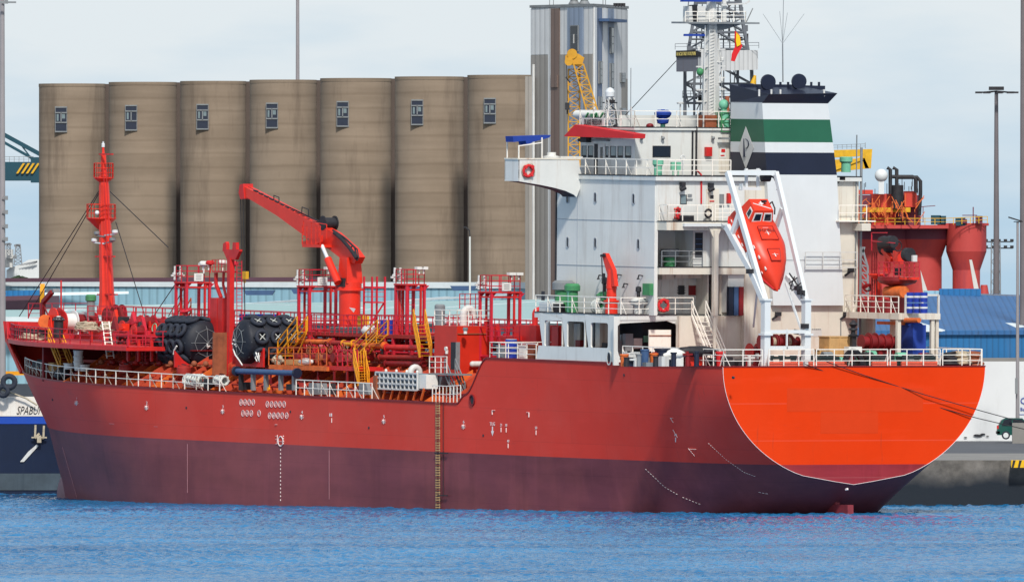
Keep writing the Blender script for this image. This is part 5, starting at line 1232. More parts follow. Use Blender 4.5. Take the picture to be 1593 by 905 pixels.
mb = MB(); LN(mb, [(336, 424), (336, 442), (344, 463)], 4.4, .2); LN(mb, [(348, 424), (347, 442), (352, 463)], 4.4, .14); mb.box(*BXP(330, 424, 350, 421, 4.6, 1.0)); o = mb.build('lamp_platform', 'red', ship); mb = MB(); rail(mb, [SY(330, 421, 4.6), SY(350, 421, 4.6)], .75, .5, 3, .04); mb.build('railing', 'red', o)
for x, y, m_ in ((317, 414, 'bag'), (346, 412, 'bag'), (364, 414, 'pink_red'), (327, 413, 'red')):
    mb = MB(); p = SY(x, y, 4.2); mb.lathe([(0, .1), (.1, .32), (.25, .32), (.35, .2)], p, n=10); mb.bar(p, p-Vector((0, 0, .5)), .08); mb.build('search_light', m_, o)
mb = MB(); ladder(mb, SY(373, 575, 5), SY(372, 405, 5), .4, (0, 1, 0), 30, .045); mb.build('ladder', 'pink_red', pst)
# rust brown plate between the fenders
a, b = (SY(330, 610, 8.2), SY(330, 517, 8.2)); q = SX(353, 517, a.x)
mb = MB(); mb.box((a.x-.12, q.y, a.z), (a.x, 8.2, b.z)); o = mb.build('fender_stop_plate', 'rust', ship)
mb = MB(); mb.box((a.x-3.0, q.y-.5, 8.4), (a.x-.15, q.y-.35, b.z-.3)); mb.box((a.x-.16, q.y-.02, a.z), (a.x+.4, q.y+.06, b.z)); mb.build('side_plate', 'red', o)
# ================================================================== pneumatic fenders
def tyre_ring(P, axis, c, R, us_, ang):
    for uu_ in us_:
        for t_ in ang:
            pass
def fender(label, c0, axis, R, L_, angs, stations, ropes_end=1):
    A = Vector(axis).normalized(); up = Vector((0, 0, 1)); B_ = A.cross(up).normalized()
    base = c0+A*L_/2-Vector((0, 0, R))
    t = thing('pneumatic_fender', label, 'fender', base, 'giant black fenders cradled on deck', SHIP)
    mb = MB(); pr = []
    for k in range(9): th = math.pi/2*k/8; pr.append((-.75*math.cos(th)*R*.55+0, R*math.sin(th)*.98 if k else .05))
    pr += [(L_, R*.98)]; 
    for k in range(7, -1, -1): th = math.pi/2*k/8; pr.append((L_+.75*math.cos(th)*R*.55, max(.05, R*math.sin(th)*.98)))
    mb.lathe(pr, c0, A, 32, hard=False); mb.build('body', 'black', t)
    proto = None
    for s_ in stations:
        for t_ in angs:
            n_ = B_*math.cos(t_)+up*math.sin(t_); c = c0+A*s_+n_*(R+.10)
            mb = MB(); mb.torus(c, n_, .40, .15, 18, 8); ty = mb.build('tyre', 'tyre', t)
            mb = MB(); e1 = A; e2 = n_.cross(A)
            for w_ in (e1+e2, e1-e2): mb.bar(c-w_.normalized()*.28+n_*.06, c+w_.normalized()*.28+n_*.06, .045)
            mb.build('chain_cross', 'pale_rope' if ropes_end == 2 else 'wire', ty)
    # net of chains
    mb = MB()
    for t_ in angs:
        n_ = B_*math.cos(t_)+up*math.sin(t_); mb.path([c0+A*s_+n_*(R+.04) for s_ in np.linspace(0, L_, 6)], .07)
    for s_ in stations:
        mb.path([c0+A*(s_+.3)+(B_*math.cos(t_)+up*math.sin(t_))*(R+.05) for t_ in np.linspace(0, 6.283, 25)], .06)
    mb.build('chain_net', 'dark', t)
    mb = MB(); pts = lambda r, d: [c0+A*d+(B_*math.cos(t_)+up*math.sin(t_))*r for t_ in np.linspace(0, 6.283, 9)]
    rim = pts(R*.62, -.78*.75*R*.55-.06); hub = c0-A*(.75*R*.55+.08)
    for e in rim[:-1]: mb.bar(hub, e, .028)
    mb.path(rim, .028)
    outr = pts(R*.97, -.1)
    for e, f in zip(rim[:-1], outr[:-1]): mb.bar(e, f, .025)
    mb.build('end_net', 'steel', t)
    mb = MB()
    for k in range(7): mb.ball(hub+A*-.05+Vector((rr.uniform(-.05, .05), rr.uniform(-.15, .15), rr.uniform(-.35, .12))), .07, 6, 5)
    mb.build('shackle', 'mast_grey', t)
    return t
R1 = 1.55
c = SY(316, 533, 5.2)
fender('giant black pneumatic fender left of the rust brown plate, netted round end showing', c, (1, 0, .0), R1, 3.9, [math.radians(a_) for a_ in (70, 110, 150, 190, 225, 30)], (.55, 1.5, 2.45, 3.4))
c = SY(381, 531, 7.6)
fender('giant black pneumatic fender with tyres facing the viewer, right of the red fork mast', c, (-.12, -1, 0.0), R1, 3.3, [math.radians(a_) for a_ in (12, 58, 104, 330, 150)], (.6, 1.75, 2.9), 2)
mb = MB(); mb.prism([SX(x, y, SY(316, 533, 5.2).x-.45) for x, y in ((272, 571), (345, 573), (345, 548), (332, 566), (315, 572), (298, 569), (285, 560), (272, 545))], (.15, 0, 0)); mb.prism([SX(x, y, SY(316, 533, 5.2).x+3) for x, y in ((272, 571), (345, 573), (345, 548), (332, 566), (315, 572), (298, 569), (285, 560), (272, 545))], (.15, 0, 0)); mb.build('fender_cradle', 'red', ship)
mb = MB(); mb.box(*BXP(246, 569, 275, 545, 4.8, .6)); LN(mb, [(247, 570), (247, 540)], 5.6, .15); mb.build('fender_cradle', 'dark_red', ship)
mb = MB(); u_ = SY(381, 531, 7.6).x
for yl in (7.1, 5.0): mb.prism([(u_+dx_, yl, z) for dx_, z in ((-1.9, 8.3), (1.9, 8.3), (1.9, 9.6), (1.1, 8.95), (0, 8.7), (-1.1, 8.95), (-1.9, 9.6))], (0, .15, 0))
mb.build('fender_cradle', 'red', ship)
for pts, yl in ((((325, 640-105), (0, 0)), 0),): pass
mb = MB(); mb.tube([SY(x, y, 8.2) for x, y in ((363, 543), (366, 552), (372, 560), (377, 568))], .05); mb.tube([SY(x, y, 8.0) for x, y in ((398, 548), (401, 556), (404, 563), (402, 549), (397, 556), (400, 562))], .05); mb.build('lashing_rope', 'bag', ship)
mb = MB(); mb.tube([SY(x, y, 7) for x, y in ((275, 538), (271, 545), (270, 551))], .06); mb.tube([SY(x, y, 7) for x, y in ((242, 540), (244, 548))], .06); mb.build('lashing_rope', 'bag', ship)
# big hose rolls and the blue roller on the deck edge
def hose_roll(x, y, yl, r, w, label):
    c = SY(x, y, yl); mb = MB()
    for k in range(6):
        mb.torus(c+Vector((-w/2+w*k/5, 0, 0)), (1, 0.0, 0), r*(.78+.06*(k % 2)), r*.22, 20, 6)
    for k in range(8): t_ = k*math.pi/4; mb.bar(c+Vector((-w/2, r*math.cos(t_), r*math.sin(t_))), c+Vector((w/2, r*math.cos(t_+.5), r*math.sin(t_+.5))), .09)
    solo(mb, 'hose_roll', 'pale_rope', label, 'rope roll', c-Vector((0, 0, r)), 'pale rolls lashed at the deck edge', SHIP)
hose_roll(304, 592, 8.6, .46, 2.0, 'large pale grey rope wrapped roll behind the deck rail under the first fender'); hose_roll(344, 592, 8.4, .36, 1.0, 'smaller pale wrapped roll lying right of the large rope roll')
p = SY(327, 598, 8.6); mb = MB(); mb.box(p-Vector((.4, .3, .3)), p+Vector((.4, .3, .4))); mb.cyl(p+Vector((-.3, .4, .1)), p+Vector((-.3, -.3, .1)), .3, 12); mb.build('hose_winch', 'dark', ship)
a, b = SY(368, 577, 9.2), SY(462, 580, 9.2)
mb = MB(); mb.cyl(a, b, .19, 16); t = mb.build('fender_roller', 'steel_blue', ship)
for q in (a, b): mb = MB(); mb.cyl(q-Vector((.1, 0, 0)), q+Vector((.1, 0, 0)), .34, 18); mb.build('end_disc', 'navy', t)
for x in (375, 394, 414, 437, 458): mb = MB(); LN(mb, [(x, 582), (x, 607)], 9.1, .26); mb.build('roller_post', 'steel' if x > 375 else 'dark', t)
mb = MB(); mb.box(*BXP(445, 607, 457, 597, 9.0, .4)); mb.box(*BXP(373, 606, 382, 594, 9.0, .4)); mb.build('gear_box', 'dark', t)
p = SY(419, 605, 9.2); mb = MB(); mb.cyl(p, p+Vector((0, .12, 0)), .13, 12); mb.bar(p, p+Vector((0, 0, .3)), .05); mb.build('yellow_cap', 'yellow', ship)
for (x0, x1, m_) in ((480, 497, 'steel'), (497, 505, 'steel'), (511, 518, 'dark'), (558, 574, 'steel')):
    a, b = BXP(x0, 596, x1, 613, 8.9, .3); mb = MB(); mb.prism([(a[0], 8.9, a[2]), (b[0], 8.9, a[2]), (b[0], 8.9, b[2]), (lerp(a[0], b[0], .3), 8.9, b[2])], (0, -.3, 0)); mb.build('drip_screen', m_, ship)
# ================================================================== manifold platform and yellow stairs
mb = MB(); mb.box(*BXP(418, 577, 508, 567, 7.8, 2.0)); mp_o = mb.build('manifold_platform', 'orange', ship)
mb = MB(); mb.box(*BXP(508, 577, 556, 569, 7.6, 2.0)); mb.build('red_extension', 'red', mp_o)
mb = MB(); rail(mb, [SY(418, 568, 7.8), SY(508, 568, 7.8)], 1.2, 1.15, 3, .055); mb.build('railing', 'orange', mp_o)
mb = MB(); rail(mb, [SY(525, 569, 7.6), SY(556, 569, 7.6)], 1.05, .7, 3, .07); mb.build('railing', 'pink_red', mp_o)
for x in (421, 440, 468, 495, 520, 540, 553): mb = MB(); LN(mb, [(x, 577), (x, 600)], 7.6, .12); mb.build('pillar', 'dark_red', mp_o)
p = SY(430, 564, 7.2); mb = MB(); a, b = BXP(442, 560, 464, 567, 7.3, .8); mb.box(a, b); solo(mb, 'plank_stack', 'wood', 'pale wooden board lying on the orange manifold platform', 'board', a, None, SHIP)
p = SY(476, 567, 7.3); mb = MB(); mb.ball(p+Vector((0, 0, .2)), .75, 10, 6, (1.2, .5, .32), .1, rr); solo(mb, 'sack', 'bag', 'grey white sack on the orange manifold platform right of the board', 'sack', p, None, SHIP)
p = SY(431, 567, 7.4); mb = MB()
for k in range(14): mb.ball(p+Vector((rr.uniform(-.6, .6), rr.uniform(-.3, .1), rr.uniform(.05, .5))), .17, 6, 5)
solo(mb, 'fitting_heap', 'rope', 'heap of greyish hose fittings at the left end of the orange manifold platform', 'fittings', p, None, SHIP)
for x0, x1, y, m_, r in ((462, 515, 531, 'orange', .17), (515, 565, 533, 'deck_red', .17), (533, 552, 534, 'yellow', .19), (552, 600, 537, 'orange', .2), (600, 655, 540, 'red', .2), (590, 655, 555, 'deck_red', .17), (600, 660, 575-10, 'dark_red', .2), (420, 470, 541, 'deck_red', .15)):
    mb = MB(); mb.cyl(SY(x0, y, 5.2), SY(x1, y+1, 5.2), r, 12); 
    for e in (x0+2, x1-2): q = SY(e, y, 5.2); mb.cyl(q-Vector((.05, 0, 0)), q+Vector((.05, 0, 0)), r*1.35, 12)
    mb.build('manifold_pipe', m_, ship)
for k in range(9):
    x = 468+k*11.5; p = SY(x, 556, 6.2); mb = MB(); mb.cyl(p+Vector((0, -1, 0)), p+Vector((0, .3, 0)), .2, 12); mb.cyl(p+Vector((0, .3, 0)), p+Vector((0, .42, 0)), .33, 14); o = mb.build('manifold_flange', rr.choice(['rust', 'deck_red', 'dark_red']), ship)
    mb = MB(); q = p+Vector((0, -.6, .55)); mb.torus(q, (0, 1, .2), .26, .04, 14, 5); mb.bar(q, p+Vector((0, -.6, 0)), .08); mb.build('handwheel', rr.choice(['pink_red', 'dark', 'red', 'rust']), o)
for k in range(20):
    x = rr.uniform(460, 560); y = rr.uniform(536, 552); p = SY(x, y, 5.4); mb = MB(); mb.torus(p, (0, 1, rr.uniform(-.3, .3)), rr.uniform(.16, .3), .04, 12, 5); mb.bar(p, p+Vector((0, -.3, -.5)), .09); mb.build('valve_wheel', rr.choice(['rust', 'pink_red', 'dark', 'deck_red', 'dark_red']), ship)
def ystair(x0, y0, x1, y1, yl, w=.8, mat='yellow', n=9, hand=.95):
    mb = MB(); stair(mb, SY(x0, y0, yl), SY(x1, y1, yl), w, (0, 1, 0), n, .075, hand, .065); mb.build('stair', mat, ship)
ystair(440, 552, 470, 514, 5.8); ystair(560, 568-12, 595, 520, 5.6); ystair(662, 556, 652, 503, 5.6, .9); ystair(566, 600, 558, 563, 7.4, .8)
ystair(715, 618, 700, 580, 7.6, .8, 'steel', 7); ystair(262+15, 510, 290, 485, 2.0, .7, 'orange', 5)
mb = MB(); LN(mb, [(436, 553), (462, 553)], 6, .09); LN(mb, [(462, 553), (476, 520), (476, 497)], 5.5, .07); LN(mb, [(551, 562), (575, 562)], 6.8, .08)
for k in range(5): LN(mb, [(553+k*4, 545), (556+k*4, 600)], 7.2, .05)
mb.build('stair_frame', 'yellow', ship)
# upper manifold deck and its rail (pink) with stored items
mb = MB(); mb.box(*BXP(478, 525, 735, 521, 4.6, 2.2)); o = mb.build('upper_deck', 'deck_red', ship)
for (x0, x1) in ((478, 520), (521, 562), (563, 604), (605, 646), (690, 735)):
    mb = MB(); rail(mb, [SY(x0, 521, 4.6), SY(x1, 521, 4.6)], 1.35, .6, 4, .05); mb.build('railing', 'pink_red', o)
for x in (488, 520, 556, 600, 612, 640, 670): mb = MB(); LN(mb, [(x, 525), (x, 578)], 4.5, .2); mb.build('pillar', 'pink_red', o)
for (x0, x1) in ((512, 537), (538, 562)):
    a, b = BXP(x0, 509, x1, 520, 4.2, .9); mb = MB()
    for k in range(4): z = lerp(a[2], b[2], k/4); mb.box((a[0], a[1], z), (b[0], b[1], z+.10)); 
    for k in range(4): z = lerp(a[2], b[2], k/4); mb.box((a[0]+.04, a[1]+.04, z+.1), (b[0]-.04, b[1]-.04, z+.122))
    solo(mb, 'grating_stack', 'steel', 'grey stack of flat gratings on the upper red deck, '+('left one under the crane' if x0 == 512 else 'right one beside the white sack'), 'gratings', a, 'grating stacks on the upper deck', SHIP)
p = SY(574, 521, 4.3); mb = MB(); mb.ball(p+Vector((0, 0, .3)), .6, 12, 8, (1.3, .7, .7), .12, rr); solo(mb, 'sack', 'bag', 'plump white sack right of the grating stacks on the upper red deck', 'sack', p, None, SHIP)
def barrel(x, yb, yt, yl, mat, label, grp, r=.29):
    p = SY(x, yb, yl); h = SY(x, yt, yl).z-p.z; mb = MB(); mb.lathe([(0, r), (.02, r), (h*.33, r), (h*.34, r*1.05), (h*.36, r), (h*.66, r), (h*.67, r*1.05), (h*.69, r), (h, r)], p, n=16); t = solo(mb, 'drum', mat, label, 'drum', p, grp, SHIP)
    BASE[t.name] = p; mb = MB(); mb.lathe([(h, r*.9), (h+.03, r*.9)], p, n=16); mb.build('lid', 'clean_white' if mat == 'blue' else mat, t)
barrel(598, 520, 497, 3.6, 'blue', 'tall blue drum on the upper red deck, left of two near the long stair', 'blue drums on deck'); barrel(606, 520, 497, 3.4, 'blue', 'tall blue drum on the upper red deck, right of two near the long stair', 'blue drums on deck')
for i, (x, y) in enumerate(((386, 488), (400, 488), (415, 488))):
    p = SY(x, 510, 1.5); h = .95; mb = MB(); mb.box(p+Vector((-.55, -.6, 0)), p+Vector((.55, .4, h))); mb.bar(p+Vector((-.5, .42, h*.6)), p+Vector((.5, .42, h*.6)), .06); solo(mb, 'blue_crate', 'blue', ['blue crate behind the second black fender, first from the fork mast', 'blue crate behind the second black fender, middle of three', 'blue crate behind the second black fender, next to the pink valve wheel'][i], 'crate', p, 'blue crates behind the fender', SHIP)
p = SY(450, 512, 2); mb = MB(); mb.lathe([(0, .35), (.5, .4), (.55, .42)], p, n=16); solo(mb, 'tub', 'wood', 'round wooden coloured tub behind the top of the yellow stair', 'tub', p, None, SHIP)
mb = MB(); p = SY(433, 494, 2); mb.torus(p, (.3, 1, 0), .36, .09, 18, 8); mb.build('valve_wheel', 'pink_red', ship)
mb = MB(); p = SY(289, 483, 3.6); mb.torus(p, (.0, .3, 1), .34, .1, 18, 8); mb.build('valve_wheel', 'pink_red', ship)
# ================================================================== deck crane
c0 = SY(544, 497, 2.2)
mb = MB(); mb.cyl((c0.x, c0.y, 8.4), (c0.x, c0.y, SY(544, 452, 2.2).z), .72, 24, .74); cr_ = mb.build('deck_crane', 'crane_red', ship)
z1 = SY(544, 452, 2.2).z; mb = MB(); mb.lathe([(0, .92), (.12, .92), (.16, .8), (.6, .8)], (c0.x, c0.y, z1), n=28); mb.build('slewing_ring', 'crane_red', cr_)
mb = MB()
zt1 = SY(544, 400, 2.2).z; zb1 = z1+.5
bq = [(.66, .62), (-.66, .62), (-.66, -.62), (.66, -.62)]
vs = [(c0.x+a_*1.0, c0.y+b_*1.0, zb1) for a_, b_ in bq]+[(c0.x+a_*.80, c0.y+b_*.85, zt1) for a_, b_ in bq]
mb.add(vs, [(3, 2, 1, 0), (4, 5, 6, 7), (0, 1, 5, 4), (1, 2, 6, 5), (2, 3, 7, 6), (3, 0, 4, 7)]); mb.build('crane_house', 'crane_red', cr_)
mb = MB(); PR(mb, [(374, 288), (379, 290), (440, 321), (500, 352), (519, 362), (545, 385), (556, 400), (551, 410), (530, 402), (512, 388), (486, 376), (430, 335), (385, 308), (376, 309), (371, 300)], 2.5, .62); bm = mb.build('boom', 'crane_red', cr_)
mb = MB(); PR(mb, [(373, 287), (378, 286), (380, 309), (374, 310), (371, 300)], 2.58, .78); mb.build('boom_head', 'red', bm)
mb = MB()
for k in range(14): x = 395+k*8; mb.bar(SY(x, 296+k*4.35, 2.4), SY(x+6, 298+k*4.35, 2.4), .1)
LN(mb, [(385, 291), (440, 318), (498, 345)], 2.2, .08)
LN(mb, [(426, 313), (426, 304), (434, 307), (434, 316)], 2.2, .05); LN(mb, [(469, 333), (470, 322), (480, 326), (480, 338)], 2.2, .05); mb.build('hose_run', 'dark', bm)
mb = MB(); p = SY(514, 347, 1.9); mb.cyl(p-Vector((0, .35, 0)), p+Vector((0, .6, 0)), .38, 18); mb.cyl(p-Vector((0, .38, 0)), p-Vector((0, .3, 0)), .5, 18); mb.cyl(p+Vector((0, .55, 0)), p+Vector((0, .62, 0)), .5, 18); mb.box(p+Vector((.3, -.2, -.35)), p+Vector((1.4, .4, .1))); mb.build('winch', 'dark', bm)
mb = MB(); mb.tube([SY(x, y, 2.7) for x, y in ((520, 362), (532, 372), (545, 387), (555, 402))], .13); mb.tube([SY(x, y, 2.6) for x, y in ((518, 358), (536, 370), (552, 385), (556, 405))], .07); mb.tube([SY(x, y, 2.6) for x, y in ((545, 388), (548, 382), (556, 388), (558, 402))], .05); mb.build('hydraulic_hose', 'dark', bm)
mb = MB(); mb.box(*BXP(470, 385, 498, 380, 3.4, 1.0)); PR(mb, [(470, 383), (486, 384), (500, 376), (500, 366), (470, 376)], 3.0, .1); pl = mb.build('service_platform', 'crane_red', cr_)
mb = MB(); rail(mb, [SY(470, 380, 3.4), SY(498, 381, 3.4)], 1.3, .7, 3, .05); rail(mb, [SY(472, 366, 3.0), SY(508, 372, 3.0)], 1.0, 1.0, 2, .05); mb.build('railing', 'crane_red', pl)
mb = MB(); mb.cyl(SY(526, 440, 3.2), SY(510, 403, 3.2), .27, 14); o = mb.build('luffing_cylinder', 'crane_red', cr_); mb = MB(); mb.cyl(SY(510, 403, 3.2), SY(501, 382, 3.2), .13, 12); mb.build('piston_rod', 'clean_white', o)
mb = MB(); mb.box(*BXP(523, 446, 534, 432, 3.0, .5)); mb.build('control_box', 'dark', cr_)
mb = MB(); LN(mb, [(374, 309), (377, 423)], 2.4, .04); LN(mb, [(378, 309), (381, 423)], 2.4, .04); LN(mb, [(380, 437), (381, 488)], 2.4, .05); mb.build('hoist_wire', 'wire', cr_)
mb = MB(); mb.box(*BXP(377, 434, 382, 422, 2.5, .25)); mb.torus(SY(380.5, 437, 2.4), (0, 1, 0), .12, .035, 10, 5); mb.build('hook_block', 'crane_yellow', cr_)
mb = MB(); p = SY(548, 473, 2.9); mb.text('12', .01, p, (-1, 0, 0), (0, 0, 1), .01) if 0 else PR(mb, [(543, 478), (553, 480), (550, 486)], 2.98, .02); mb.build('safety_mark', 'mark', cr_)
a = SY(566, 500, 1.6)
mb = MB(); 
for dx_, dy_ in ((0, 0), (0, 1.0), (1.1, 0), (1.1, 1.0)): mb.bar((a.x-dx_, a.y-dy_, 8.5), (a.x-dx_, a.y-dy_, SY(566, 430, 1.6).z), .11)
for y_ in (447, 470): z = SY(566, y_, 1.6).z; mb.path([(a.x, a.y, z), (a.x-1.1, a.y, z), (a.x-1.1, a.y-1, z), (a.x, a.y-1, z), (a.x, a.y, z)], .09)
mb.bar((a.x, a.y, SY(0, 500, 1.6).z), (a.x-1.1, a.y-1, SY(0, 450, 1.6).z), .1)
o = mb.build('access_tower', 'pink_red', ship)
z = SY(0, 450, 1.6).z; mb = MB(); rail(mb, [(a.x, a.y, z), (a.x-1.1, a.y, z), (a.x-1.1, a.y-1, z)], 1.0, 1, 3, .05); mb.build('railing', 'pink_red', o)
for x, y in ((572, 490), (600, 485), (640, 488), (700, 470)): pass
p = SY(564, 512, 2.4); mb = MB(); mb.box(p-Vector((.4, .3, 0)), p+Vector((.3, .3, .9))); mb.cyl(p+Vector((-.2, 0, .9)), p+Vector((-.2, 0, 1.0)), .2, 10); solo(mb, 'yellow_locker', 'crane_yellow', 'small yellow locker just right of the deck crane post', 'locker', p, None, SHIP)
# ================================================================== mid deckhouse, vents, crate basket
lo, hi = vb(676, 711, 764, 507, 592, 6.2)
lo = (lo[0], lo[1], 6.5)
mb = MB(); mb.box(lo, hi); dh = mb.build('deckhouse', 'house_red', ship)
mb = MB(); rail(mb, [(hi[0], hi[1], hi[2]), (lo[0], hi[1], hi[2]), (lo[0], lo[1], hi[2])], 1.05, .9, 3, .055); mb.build('railing', 'rail_white', dh)
U = lo[0]
def ax(x, y, off=-.03): q = SX(x, y, U+off); return q
mb = MB(); p0_ = SX(703, 575, U); a = SY(701, 574, 6.2+.02); b = SY(709, 532, 6.2+.02); mb.box((b.x, 6.19, a.z), (a.x, 6.22, b.z)); dr_ = mb.build('door_opening', 'void', dh)
mb = MB(); a = SX(708.5, 575, U-.02); b = SX(715, 532, U-.02); mb.box((U-.08, b.y, a.z), (U-.02, a.y, b.z)); mb.build('door', 'steel', dr_)
mb = MB(); p = SY(695, 542, 6.3); mb.lathe([(0, .14), (.12, .14)], p, (0, 1, 0), 10); mb.lathe([(-.35, .1), (-.1, .12)], p, (0, 0, 1), 8); mb.build('door_lamp', 'bag', dh)
def gooseneck(x, yb, yt, yl, r, mat, name='gooseneck_vent', side=(-1, 0, 0), par=None):
    p = SY(x, yb, yl); h = SY(x, yt, yl).z-p.z-r; s_ = Vector(side).normalized(); R_ = r*1.5
    pts = [p, p+Vector((0, 0, h-R_))]+[p+Vector((0, 0, h-R_))+s_*(R_-R_*math.cos(t_))+Vector((0, 0, R_*math.sin(t_))) for t_ in np.linspace(.2, math.pi, 8)]
    pts.append(pts[-1]-Vector((0, 0, .3))); mb = MB(); mb.tube(pts, r, 12); return mb.build(name, mat, par or ship)
gooseneck(721, 510, 474, 4.8, .25, 'mast_grey', side=(0, -1, 0)); gooseneck(832, 535, 477, 3.2, .2, 'red', side=(0, -1, 0)); gooseneck(639, 585, 566, 8.0, .22, 'mast_grey', side=(0, -1, 0)); 
vent(684, 508, 473, 4.8, .34, 'steel', 'steel', cap=.5, k=1.05); vent(724, 519, 509, 6.0, .12, 'bag', 'steel', cap=.5)
mb = MB(); p = SX(731, 566, U); q = SX(745, 566, U); mb.cyl(p+Vector((-.35, 0, 0)), q+Vector((-.35, 0, 0)), .2, 14); mb.ball(p+Vector((-.35, 0, 0)), .2, 10, 8); mb.build('capsule', 'mast_grey', dh)
mb = MB(); mb.bar(SX(712, 519, U-.05), SX(758, 519, U-.05), .06); mb.build('conduit', 'rust', dh)
# grey stair landing and basket
mb = MB(); mb.box(*BXP(668, 584, 706, 580, 8.2, 1.4)); o = mb.build('stair_landing', 'steel', ship); mb = MB(); rail(mb, [SY(668, 580, 8.2), SY(695, 580, 8.2)], 1.1, .8, 3, .05); mb.build('railing', 'rail_white', o)
mb = MB(); a, b = BXP(672, 600, 688, 584, 7.9, .15); mb.prism([(a[0], 7.9, a[2]), (b[0], 7.9, a[2]), (lerp(a[0], b[0], .7), 7.9, b[2]), (lerp(a[0], b[0], .2), 7.9, b[2])], (0, -.6, 0)); mb.build('gusset', 'steel', o)
lo2, hi2 = BXP(585, 581, 650, 604, 9.0, 1.1)
a = Vector((lo2[0], lo2[1], lo2[2])); b = Vector((hi2[0], hi2[1], hi2[2]))
t = thing('crate_basket', 'blue grey gridded crate pallet standing on a frame at the deck edge before the stairs', 'crate', (a.x, a.y, a.z), None, SHIP)
mb = MB(); mb.box(a, b); mb.build('crate', 'grating', t)
mb = MB()
for k in range(11): u = lerp(a.x, b.x, k/10); mb.bar((u, b.y+.03, a.z), (u, b.y+.03, b.z), .12, .08)
for k in range(4): z = lerp(a.z, b.z, k/3); mb.bar((a.x, b.y+.04, z), (b.x, b.y+.04, z), .1)
mb.build('slats', 'mast_grey', t)
mb = MB()
for k in range(10):
    for j in range(3): u = lerp(a.x, b.x, (k+.5)/10); z = lerp(a.z, b.z, (j+.42)/3); mb.box((u-.14, b.y, z-.07), (u+.14, b.y+.015, z+.07))
mb.build('slots', 'dark', t)
mb = MB()
for k in range(4): u = lerp(a.x, b.x, (k+.3)/4); mb.lathe([(0, .08), (.12, .1), (.22, .05)], (u, b.y-.2, b.z), n=8)
mb.build('tap', 'bag', t)
mb = MB(); a2, b2 = BXP(651, 583, 663, 604, 8.9, .9); mb.box(a2, b2); solo(mb, 'tank_box', 'bag', 'pale box with a tan strip at the right end of the gridded crate pallet', 'box', a2, None, SHIP)
mb = MB()
for k in range(7): x = 588+k*12; LN(mb, [(x, 604), (x-5, 622)], 8.9, .12)
mb.build('crate_stand', 'orange', ship)
mb = MB(); mb.box(*BXP(580, 584, 585, 623, 9.2, .5)); mb.build('rust_post', 'rust', ship)
# red machinery aft of the deckhouse, before the white screen
mb = MB(); mb.box(*BXP(800, 540, 834, 505, 4.0, 2)); mb.box(*BXP(775, 530, 800, 522, 4.6, 1.5)); o = mb.build('pump_house', 'red', ship)
mb = MB(); rail(mb, [SY(757, 531, 5), SY(808, 533, 5)], 1.1, .9, 3, .05); mb.build('railing', 'pink_red', o)
for k in range(14): x = 770+rr.uniform(0, 60); p = SY(x, rr.uniform(500, 530), 3.4); mb = MB(); mb.bar(p, p+Vector((0, 0, -rr.uniform(.6, 1.5))), rr.uniform(.1, .25)); mb.build('pump_pipe', rr.choice(['red', 'pink_red', 'dark_red']), o)
mb = MB(); rail(mb, [SY(715, 480, 2), SY(748, 480, 2)], 1.0, .7, 3, .05); mb.build('guard_rail', 'pink_red', ship)
barrel(795, 560, 528, 7.8, 'blue', 'blue drum standing at the front end of the raised stern deck', 'blue drums on deck', .4)
for i, (x, m_, lb) in enumerate(((778, 'steel', 'grey box left of the blue drum at the front of the stern deck'), (812, 'bag', 'cream box right of the blue drum at the front of the stern deck'), (825, 'rust', 'rust brown box against the white side screen'))):
    p = SY(x, 562, 8.2); mb = MB(); mb.box(p+Vector((-.45, -.6, 0)), p+Vector((.45, 0, 1.0))); mb.box(p+Vector((-.5, -.65, 1.0)), p+Vector((.5, .05, 1.07))); mb.box(p+Vector((-.3, 0, .3)), p+Vector((.3, .03, .7))); solo(mb, 'deck_locker', m_, lb, 'locker', p, 'lockers at the front of the stern deck', SHIP)
# ================================================================== accommodation
UA, YP = 12.5, 7.8
ZB, Z1, Z2, Z3, Z4, Z5 = 9.6, 12.72, 15.85, 18.85, 21.8, 24.75
H = thing      # alias used only for reading
def part(mb, name, mat, par=None): return mb.build(name, mat, par or ship)
# port block (white, in the tone kept for the shaded side): from u 12.5 to 25.2; recesses are left open in the aft face
mb = MB()
mb.box((14.9, -7.75, Z1), (25.2, YP, Z4-.1))
mb.box((UA, YP-.25, Z1), (14.9, YP, Z4-.1))                # port wing wall of the recess
mb.box((UA, 1.0, Z3), (14.9, YP-.25, Z4-.1))               # third level is closed
acc = part(mb, 'accommodation_block', 'shade_side')
# white aft skins
def skin(x0, x1, y0, y1, U, off, mat='white', name='aft_wall', par=None, th=.04):
    a = SX(x0, y1, U-off); b = SX(x1, y0, U-off); mb = MB(); mb.box((U-off-th, b.y, a.z), (U-off, a.y, b.z)); return mb.build(name, mat, par or acc)
skin(1020, 1137, 276, 345, UA, .0, 'white')
# horizontal and vertical weld lines on the port wall
def pskin(x0, x1, y0, y1, mat, name, yl=YP, off=.012, th=.012, par=None):
    a = SY(x0, y1, yl+off); b = SY(x1, y0, yl+off); mb = MB(); mb.box((min(a.x, b.x), yl+off-th, a.z), (max(a.x, b.x), yl+off, b.z)); return mb.build(name, mat, par or acc)
M['seam'] = paint('grey seam paint', (156, 162, 168), .6, .1, 2)  # even grey for seam lines and porthole frames
mb = MB(); mb.bar((UA, YP+.01, Z3+.02), (25.2, YP+.01, Z3+.02), .035); mb.bar((UA, YP+.01, Z2+.02), (25.2, YP+.01, Z2+.02), .035); p = SY(899, 300, YP); mb.bar((p.x, YP+.01, Z1), (p.x, YP+.01, Z4-.9), .04); mb.build('weld_seam', 'seam', acc)
mb = MB(); mb.cyl((25.3, YP-.05, Z1), (25.3, YP-.05, Z4-1), .12, 8); mb.build('downpipe', 'dark', acc)
